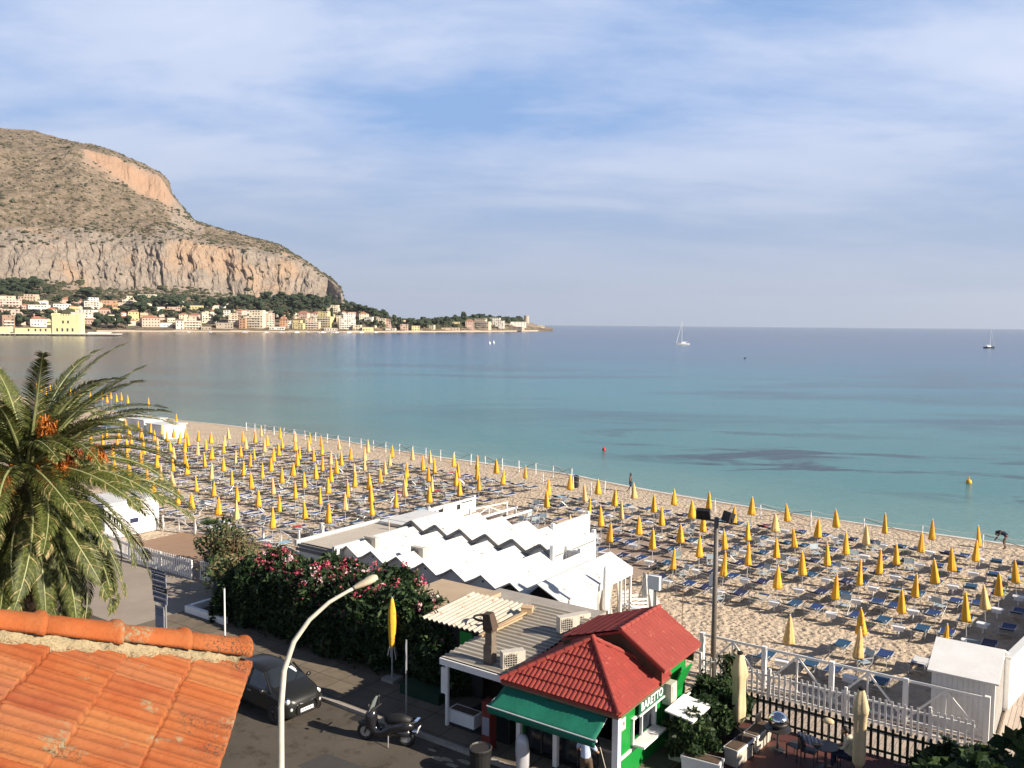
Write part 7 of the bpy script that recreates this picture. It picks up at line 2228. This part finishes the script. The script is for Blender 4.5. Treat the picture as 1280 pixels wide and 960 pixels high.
mb = MB(); mb.tube([(.34, -.36, 1.02), (.40, 0, 1.0), (.34, .36, 1.02)], .018, 8)
for sy in (-1, 1): mb.tube([(.36, sy * .25, 1.02), (.40, sy * .33, 1.25)], .008, 5); mb.ball((.40, sy * .34, 1.27), .06, 10, 6, (.4, 1, .7))
mb.build('handlebar', M['iron'], sc_)
mb = MB(); mb.ball((.60, 0, .78), .10, 12, 8, (.5, 1, .8)); mb.build('headlight', M['lens'], sc_, smooth=True)
mb = MB(); mb.bar((-.70, -.2, .78), (-1.0, -.12, .86), .025); mb.bar((-.70, .2, .78), (-1.0, .12, .86), .025); mb.box((-.98, 0, .87), (.10, .26, .03)); mb.build('grab_rail', M['chrome'], sc_)
mb = MB(); mb.box((-1.02, 0, .58), (.02, .18, .18), ry=R(-15)); mb.build('number_plate', M['plate'], sc_)
mb = MB(); mb.tube([(-.2, -.2, .28), (-.9, -.22, .40)], [.05, .065], 10); mb.build('exhaust', M['chrome'], sc_, smooth=True)
mb = MB(); mb.tube([(-.1, .1, .3), (-.18, .28, .02)], .015, 6); mb.build('side_stand', M['galv'], sc_)

# ================================================================== terrace furniture and people
def bistro_chair(s, t, rz, label):
    e = E('terrace_chair', s, t, label, 'chair', 'dark chairs on the red terrace', z=.2, rz=rz)
    mb = MB(); mb.box((0, 0, .45), (.44, .44, .03)); mb.build('seat', M['iron'], e)
    mb = MB()
    for k in range(6): mb.box((-.18 + k * .072, -.22, .68), (.03, .02, .42))
    mb.box((0, -.22, .88), (.46, .03, .05)); mb.build('backrest', M['iron'], e)
    lm = MB(); lm.box((0, 0, .22), (.03, .03, .45)); f = None
    for x, y in ((-.2, -.2), (.2, -.2), (.2, .2), (-.2, .2)):
        if f is None: f = lm.build('leg', M['iron'], e); q = f
        else: q = f.copy(); C.objects.link(q); setparent(q, e)
        q.location = (x, y, 0)


def bistro_table(s, t, r, label):
    e = E('terrace_table', s, t, label, 'table', 'dark tables on the red terrace', z=.2)
    mb = MB(); mb.lathe([(r, .72), (r, .75)], 24); mb.build('table_top', M['iron'], e)
    mb = MB(); mb.tube([(0, 0, 0), (0, 0, .72)], .04, 8); mb.build('column', M['iron'], e)
    mb = MB(); mb.lathe([(.26, 0), (.24, .03), (.05, .05)], 16); mb.build('foot', M['iron'], e)


bistro_table(-8.35, 27.2, .42, 'dark round table on the terrace carrying the domed grill')
bistro_table(-6.75, 26.9, .40, 'dark table in front of the seated person')
bistro_chair(-7.7, 27.0, 1.2, 'dark iron chair right of the grill table')
bistro_chair(-8.9, 27.5, -1.7, 'dark iron chair left of the grill table beside the bushes')
bistro_chair(-9.1, 26.2, -.6, 'dark iron chair nearest the planters')
bistro_chair(-7.25, 26.9, -1.57, 'dark iron chair with cloth over its back')
bistro_chair(-6.2, 27.15, 1.6, 'dark iron chair the beige shirted person sits on')
bistro_chair(-4.6, 26.9, .4, 'dark chair to the right of the right beige parasol')
e = E('domed_grill', -8.35, 27.2, 'round steel domed grill shining on the terrace table', 'grill', z=.955)
mb = MB(); mb.lathe([(.12, 0), (.30, .10), (.34, .22)], 20); mb.build('bowl', M['iron'], e, smooth=True)
mb = MB(); mb.lathe([(.34, .225), (.31, .36), (.20, .47), (.04, .52)], 20); mb.build('dome', M['chrome'], e, smooth=True)
e = E('draped_cloth', -7.3, 26.75, 'blue and white striped cloth thrown over the chair back', 'cloth', z=.2)
mb = MB(); vs = []
for i in range(10):
    for j in range(14):
        x = -.30 + .66 * i / 9; w_ = j / 13
        vs.append((x + .1 * w_, -.05 + .34 * w_ + .02 * math.sin(i * 1.6), .98 - .42 * w_ + .03 * math.sin(i * 1.3 + j * .5) + (.05 if j == 0 else 0)))
mb.add(vs, [(i * 14 + j, i * 14 + j + 1, (i + 1) * 14 + j + 1, (i + 1) * 14 + j) for i in range(9) for j in range(13)])
mcl, nt, N, L, B = newmat('striped_cloth'); v = posn(nt, (1, 1, 1), -A35)
wv = N.new('ShaderNodeTexWave'); wv.inputs['Scale'].default_value = 2.6; L.new(v, wv.inputs['Vector'])
L.new(ramp(nt, wv.outputs['Fac'], [(.45, (.62, .63, .68)), (.55, (.22, .30, .52))]), B.inputs['Base Color']); B.inputs['Roughness'].default_value = .9
mb.build('cloth', mcl, e, smooth=True)
e = E('white_cup_lamp', -7.0, 28.1, 'small round cream lamp shade in front of the black fence', 'lamp', z=.2)
mb = MB(); mb.ball((0, 0, 1.0), .17, 12, 8, (1.1, .8, .6)); mb.build('shade', M['beigecanvas'], e, smooth=True); mb = MB(); mb.tube([(0, 0, 0), (0, 0, .95)], .02, 6); mb.build('stem', M['iron'], e)

# seated person in beige shirt, facing the table (towards -x of the grid)
ch = head((-.06, 0, 1.27), 1, (-1, -.1, -.25)) + [([(.0, 0, 1.14), (.04, 0, 1.04), (.10, 0, .82), (.10, 0, .62), (.08, 0, .52)], [.055, .125, .135, .14, .15]),
      ([(.06, -.18, 1.05), (-.02, -.25, .82), (-.24, -.16, .72)], [.055, .043, .032]), ([(.06, .18, 1.05), (-.02, .25, .82), (-.24, .14, .72)], [.055, .043, .032]),
      ([(.06, -.10, .52), (-.36, -.12, .53), (-.38, -.12, .10), (-.50, -.12, .05)], [.095, .065, .042, .035]), ([(.06, .10, .52), (-.36, .12, .53), (-.36, .12, .10), (-.48, .12, .05)], [.095, .065, .042, .035])]
ch += hand((-.24, -.16, .72), (-1, .25, -.1), (0, 1, .2)) + hand((-.24, .14, .72), (-1, -.25, -.1), (0, 1, -.2))
person('person', P(-6.2, 27.15, .2), A35, ch, M['skin'], 'person in a beige shirt sitting at the terrace table in front of the black fence',
       [('shirt', M['shirtbeige'], [([(.035, 0, 1.06), (.05, 0, 1.02), (.10, 0, .82), (.10, 0, .60)], [.10, .145, .155, .16]), ([(.06, -.18, 1.05), (-.02, -.25, .82), (-.10, -.22, .78)], [.072, .058, .05]), ([(.06, .18, 1.05), (-.02, .25, .82), (-.10, .22, .78)], [.072, .058, .05])]),
        ('trousers', M['navycloth'], [([(.08, 0, .56), (.08, 0, .52)], [.165, .165]), ([(.06, -.10, .53), (-.36, -.12, .53), (-.38, -.12, .14)], [.115, .085, .06]), ([(.06, .10, .53), (-.36, .12, .53), (-.36, .12, .14)], [.115, .085, .06])])],
       [([(-.04, 0, 1.34), (-.02, 0, 1.29)], [.095, .096])])
# standing man with hat and broom, back towards us
ch = head((0, .03, 1.60), 1, (.2, 1, -.3)) + [([(0, 0, 1.46), (0, -.01, 1.38), (0, -.01, 1.18), (0, 0, 1.0), (0, 0, .90)], [.058, .13, .14, .13, .145]),
      ([(-.19, 0, 1.38), (-.30, .06, 1.12), (-.24, .26, .98)], [.056, .044, .034]), ([(.19, 0, 1.38), (.34, .08, 1.16), (.30, .26, 1.04)], [.056, .044, .034]),
      ([(-.09, 0, .90), (-.10, .02, .50), (-.10, -.02, .10), (-.10, .12, .045)], [.092, .062, .042, .037]), ([(.09, 0, .90), (.13, .10, .50), (.12, .06, .10), (.13, .20, .045)], [.092, .062, .042, .037])]
ch += hand((-.24, .26, .98), (.4, .9, -.2), (0, .2, 1)) + hand((.30, .26, 1.04), (-.4, .9, -.2), (0, .2, 1))
mp_ = person('person', P(-12.35, 21.65, .13), A35 + .1, ch, M['skin'], 'man in pale blue shirt and grey hat sweeping under the green awning',
       [('shirt', M['shirtblue'], [([(0, -.01, 1.38), (0, -.01, 1.18), (0, 0, .98)], [.155, .16, .155]), ([(-.19, 0, 1.38), (-.27, .04, 1.2)], [.075, .062]), ([(.19, 0, 1.38), (.29, .05, 1.24)], [.075, .062])]),
        ('trousers', M['trousers'], [([(0, 0, .98), (0, 0, .90)], [.155, .16]), ([(-.09, 0, .90), (-.10, .02, .50), (-.10, -.02, .14)], [.115, .082, .064]), ([(.09, 0, .90), (.13, .10, .50), (.12, .06, .14)], [.115, .082, .064])]),
        ('hat', M['hat'], [([(0, .03, 1.68), (0, .03, 1.72)], [.105, .085]), ([(-.10, .03, 1.65), (.10, .03, 1.65)], [.03, .03]), ([(0, -.10, 1.65), (0, .17, 1.64)], [.03, .03])])])
e = E('broom', -12.02, 21.92, 'long handled broom held by the man under the awning', 'broom', z=.13)
mb = MB(); mb.tube([(0.0, 0, 1.25), (.28, .12, .12)], .013, 6); mb.build('handle', M['polecream'], e)
mb = MB(); mb.box((.29, .12, .06), (.30, .06, .12)); mb.build('bristles', M['woodpole'], e)
e = E('litter_bin', -15.4, 20.45, 'black round bin on the pavement at the bottom edge', 'bin', z=.13)
mb = MB(); mb.lathe([(.30, 0), (.34, .7), (.36, .78), (.30, .80), (.28, .5)], 18); mb.build('drum', M['black'], e)
mb = MB(); mb.lathe([(.35, .79), (.37, .83), (.33, .86), (.30, .82)], 18); mb.build('rim', M['iron'], e)
e = E('water_jet', -14.3, 21.15, 'clear plastic wrapped stand glinting in front of the dark glass screen', 'stand', z=.13)
mb = MB(); mb.lathe([(.16, 0), (.20, .35), (.22, .8), (.20, 1.1), (.12, 1.25), (.02, 1.3)], 12, fn=lambda th, i: 1 + .12 * math.sin(3 * th + i)); mb.build('wrapping', plain('plastic_wrap', (.40, .40, .42), .18, 0, .8), e, smooth=True)
mb = MB(); mb.tube([(0, 0, 0), (0, 0, 1.2)], .04, 8); mb.build('stand_pole', M['iron'], e)
e = E('vending_sign', -16.15, 21.9, 'narrow red and blue drinks cabinet in the shade left of the kiosk', 'cabinet', z=.13)
mb = MB(); mb.box((0, 0, .8), (.35, .35, 1.6)); mb.build('cabinet', simple('dull_red_cabinet', (.16, .02, .015), (.1, .015, .012), 3), e); mb = MB(); mb.box((0, -.18, .8), (.28, .02, .6)); mb.build('panel', M['signgrey'], e)

# unseen trees added outside the view to shade the terrace
def roundtree(s, t, h, r, seed, label):
    e = E('plane_tree', s, t, label, 'tree')
    rg = np.random.default_rng(seed)
    n = 5200
    d = rg.normal(size=(n, 3)); d /= np.linalg.norm(d, axis=1, keepdims=True)
    p = d * rg.uniform(.3, 1.05, (n, 1)); p *= 1 + 1.1 * fbm(p[:, 0] * 2 + 4, p[:, 1] * 2 + p[:, 2] * 2, 3, seed)[:, None]
    p = p * np.array([r, r, r * .7]); p[:, 2] += h - r * .7
    quads_mesh('crown', leaf_quads(p, .32, 1.6, rg=rg), [M['leafmid'], M['leafdark']], rg.integers(0, 2, n), e)
    mb = MB(); mb.tube([(0, 0, 0), (.05, 0, h * .4), (0, .1, h * .75)], [.2, .15, .07], 10)
    for k in range(5): a = k * 1.3; mb.tube([(.03, 0, h * .42), (r * .5 * math.cos(a), r * .5 * math.sin(a), h * .7)], [.09, .03], 6)
    mb.build('trunk', M['palmtrunk'], e)


for i, (s, t, h, r) in enumerate([(0.7, 23.4, 5.6, 2.2), (1.6, 26.6, 5.6, 2.3), (4.8, 21.5, 6.5, 2.6), (-1.5, 20.2, 4.4, 1.9)]):
    roundtree(s, t, h, r, 70 + i, ['leafy tree beyond the right edge nearest the kiosk side', 'leafy tree beyond the right edge beside the wooden walk', 'tall leafy tree further off beyond the right edge', 'leafy street tree below the right edge'][i])
car.scale = (1.07, 1.09, 1.05)
# small boats drawn up or moored along the far waterfront
random.seed(51)
bp = None
for k, px in enumerate([236, 262, 306, 333, 352, 371, 384, 397, 404, 414, 421, 436, 452, 470]):
    d = float(f_shore(px)) - random.uniform(12, 45)
    r = ray(px, 413); p = Vector((r.x / r.y * d, d, SEA))
    if bp is None:
        bp = empty('moored_boat'); mb = MB(); mb.box((0, 0, .35), (5.6, 2.0, 1.1), taper=1.12); mb.box((3.0, 0, .6), (1.0, 1.0, .7)); mb.build('hull', M['white2'], bp)
        mb = MB(); mb.box((-.4, 0, 1.3), (2.0, 1.5, .9), taper=.8); mb.build('cabin', M['white2'], bp); o = bp
    else: o = copy_tree(bp)
    o.location = p; o.rotation_euler = (0, 0, random.uniform(-.6, .6)); s_ = random.uniform(.7, 1.2); o.scale = (s_, s_, s_)
    tag(o, 'tiny white boat moored off the far village, %s from the left' % ordn(k + 1), 'boat', 'small boats moored along the village')

sc_.scale = (1.14, 1.14, 1.1)
# thin sea haze between here and the headland
mh = bpy.data.materials.new('haze'); mh.use_nodes = True
nt = mh.node_tree; nt.nodes.clear()
ou = nt.nodes.new('ShaderNodeOutputMaterial'); pv = nt.nodes.new('ShaderNodeVolumePrincipled')
pv.inputs['Color'].default_value = (.80, .86, .95, 1); pv.inputs['Density'].default_value = 0.00003; pv.inputs['Anisotropy'].default_value = 0.2
nt.links.new(pv.outputs[0], ou.inputs['Volume'])
mb = MB(); mb.box((0, 10000, 350), (29000, 21000, 720)); tag(mb.build('haze', mh), 'thin pale haze over the bay', None, None, 'stuff')
mh.cycles.homogeneous_volume = True

# pale yellowish kerbside blotches, drain and patches on the road
random.seed(91)
mb = MB()
for k in range(26):
    s = -17.6 + k * .32 + random.uniform(-.1, .1); t = 20.95 - random.uniform(0, .5) - k * .01
    n = random.randint(5, 8); r_ = random.uniform(.08, .28)
    mb.poly([tuple(P(s + r_ * 1.5 * math.cos(6.283 * q / n) * random.uniform(.5, 1), t + r_ * .6 * math.sin(6.283 * q / n) * random.uniform(.5, 1), .017 + .0004 * (k % 7))) for q in range(n)])
tag(mb.build('road_marking', simple('worn_yellowish_paint', (.36, .31, .21), (.22, .19, .13), 6, .9)), 'worn pale paint flakes along the kerb', None, None, 'structure')
mb = MB()
for (s, t, w_, h_) in ((-20.5, 17.6, 3.0, 1.2), (-27.5, 16.9, 2.2, 1.6), (-14.0, 19.2, 2.6, .9), (-31.5, 19.8, 3.4, .7)):
    mb.poly([tuple(P(s, t, .0165)), tuple(P(s + w_, t + .1, .0165)), tuple(P(s + w_ - .2, t + h_, .0165)), tuple(P(s + .15, t + h_ - .1, .0165))])
tag(mb.build('road_patch', simple('newer_asphalt_patch', (.045, .042, .038), (.06, .055, .048), 4, .9)), 'darker repair patches in the asphalt', None, None, 'structure')
for k, (s, t) in enumerate([(-21.3, 21.05), (-28.6, 19.0)]):
    e = E('manhole_cover', s, t, ['iron drain grate in the gutter beside the scooter', 'round iron manhole cover in the road behind the lamp post'][k], 'manhole cover', z=.018)
    mb = MB()
    if k: mb.lathe([(.32, 0), (.32, .006)], 24)
    else: mb.box((0, 0, .003), (.5, .35, .006))
    mb.build('frame', M['iron'], e)
    mb = MB()
    for q in range(5): mb.box((-.18 + q * .09, 0, .008), (.03, .28 if not k else .36, .004))
    mb.build('grille', M['black'], e)
# bathers' towels left on a few loungers
random.seed(17)
tw = [simple('towel_' + n, c, tuple(x * .8 for x in c), 12, .95) for n, c in (('white', (.6, .6, .58)), ('red', (.42, .06, .05)), ('pale_blue', (.25, .42, .55)), ('sand', (.5, .42, .28)))]
cn = ('white', 'red', 'pale blue', 'sand coloured')
bedl = [o for o in C.objects if o.name.startswith('sun_lounger') and o.parent is None and 36 < o.location.length < 80]
bedl.sort(key=lambda o: o.name)
for q in range(22):
    o = bedl[random.randrange(len(bedl))]; i = q % 4
    if o.get('used'): continue
    o['used'] = 1
    e = empty('beach_towel', o.location, o.rotation_euler.z, cn[i], 'towel')
    mb = MB(); yy = random.uniform(-.1, .45)
    mb.add([(-.28, yy + .42, .385), (.27, yy + .45, .385), (.29, yy, .37), (-.27, yy - .03, .37), (.28, yy - .4, .385), (-.28, yy - .38, .385), (-.36, yy, .20), (-.36, yy + .4, .22)], [(0, 3, 2, 1), (3, 5, 4, 2), (0, 7, 6, 3)])
    mb.build('towel_cloth', tw[i], e).location = (0, -.05, .004)

tws = sorted([o for o in C.objects if o.name.startswith('beach_towel') and o.parent is None], key=lambda o: o.location.x / o.location.y)
for o in bedl:
    if o.get('used'): del o['used']
for q, o in enumerate(tws): o['label'] = '%s towel lying over a blue beach lounger, %s towel from the left' % (o['label'], ordn(q + 1))
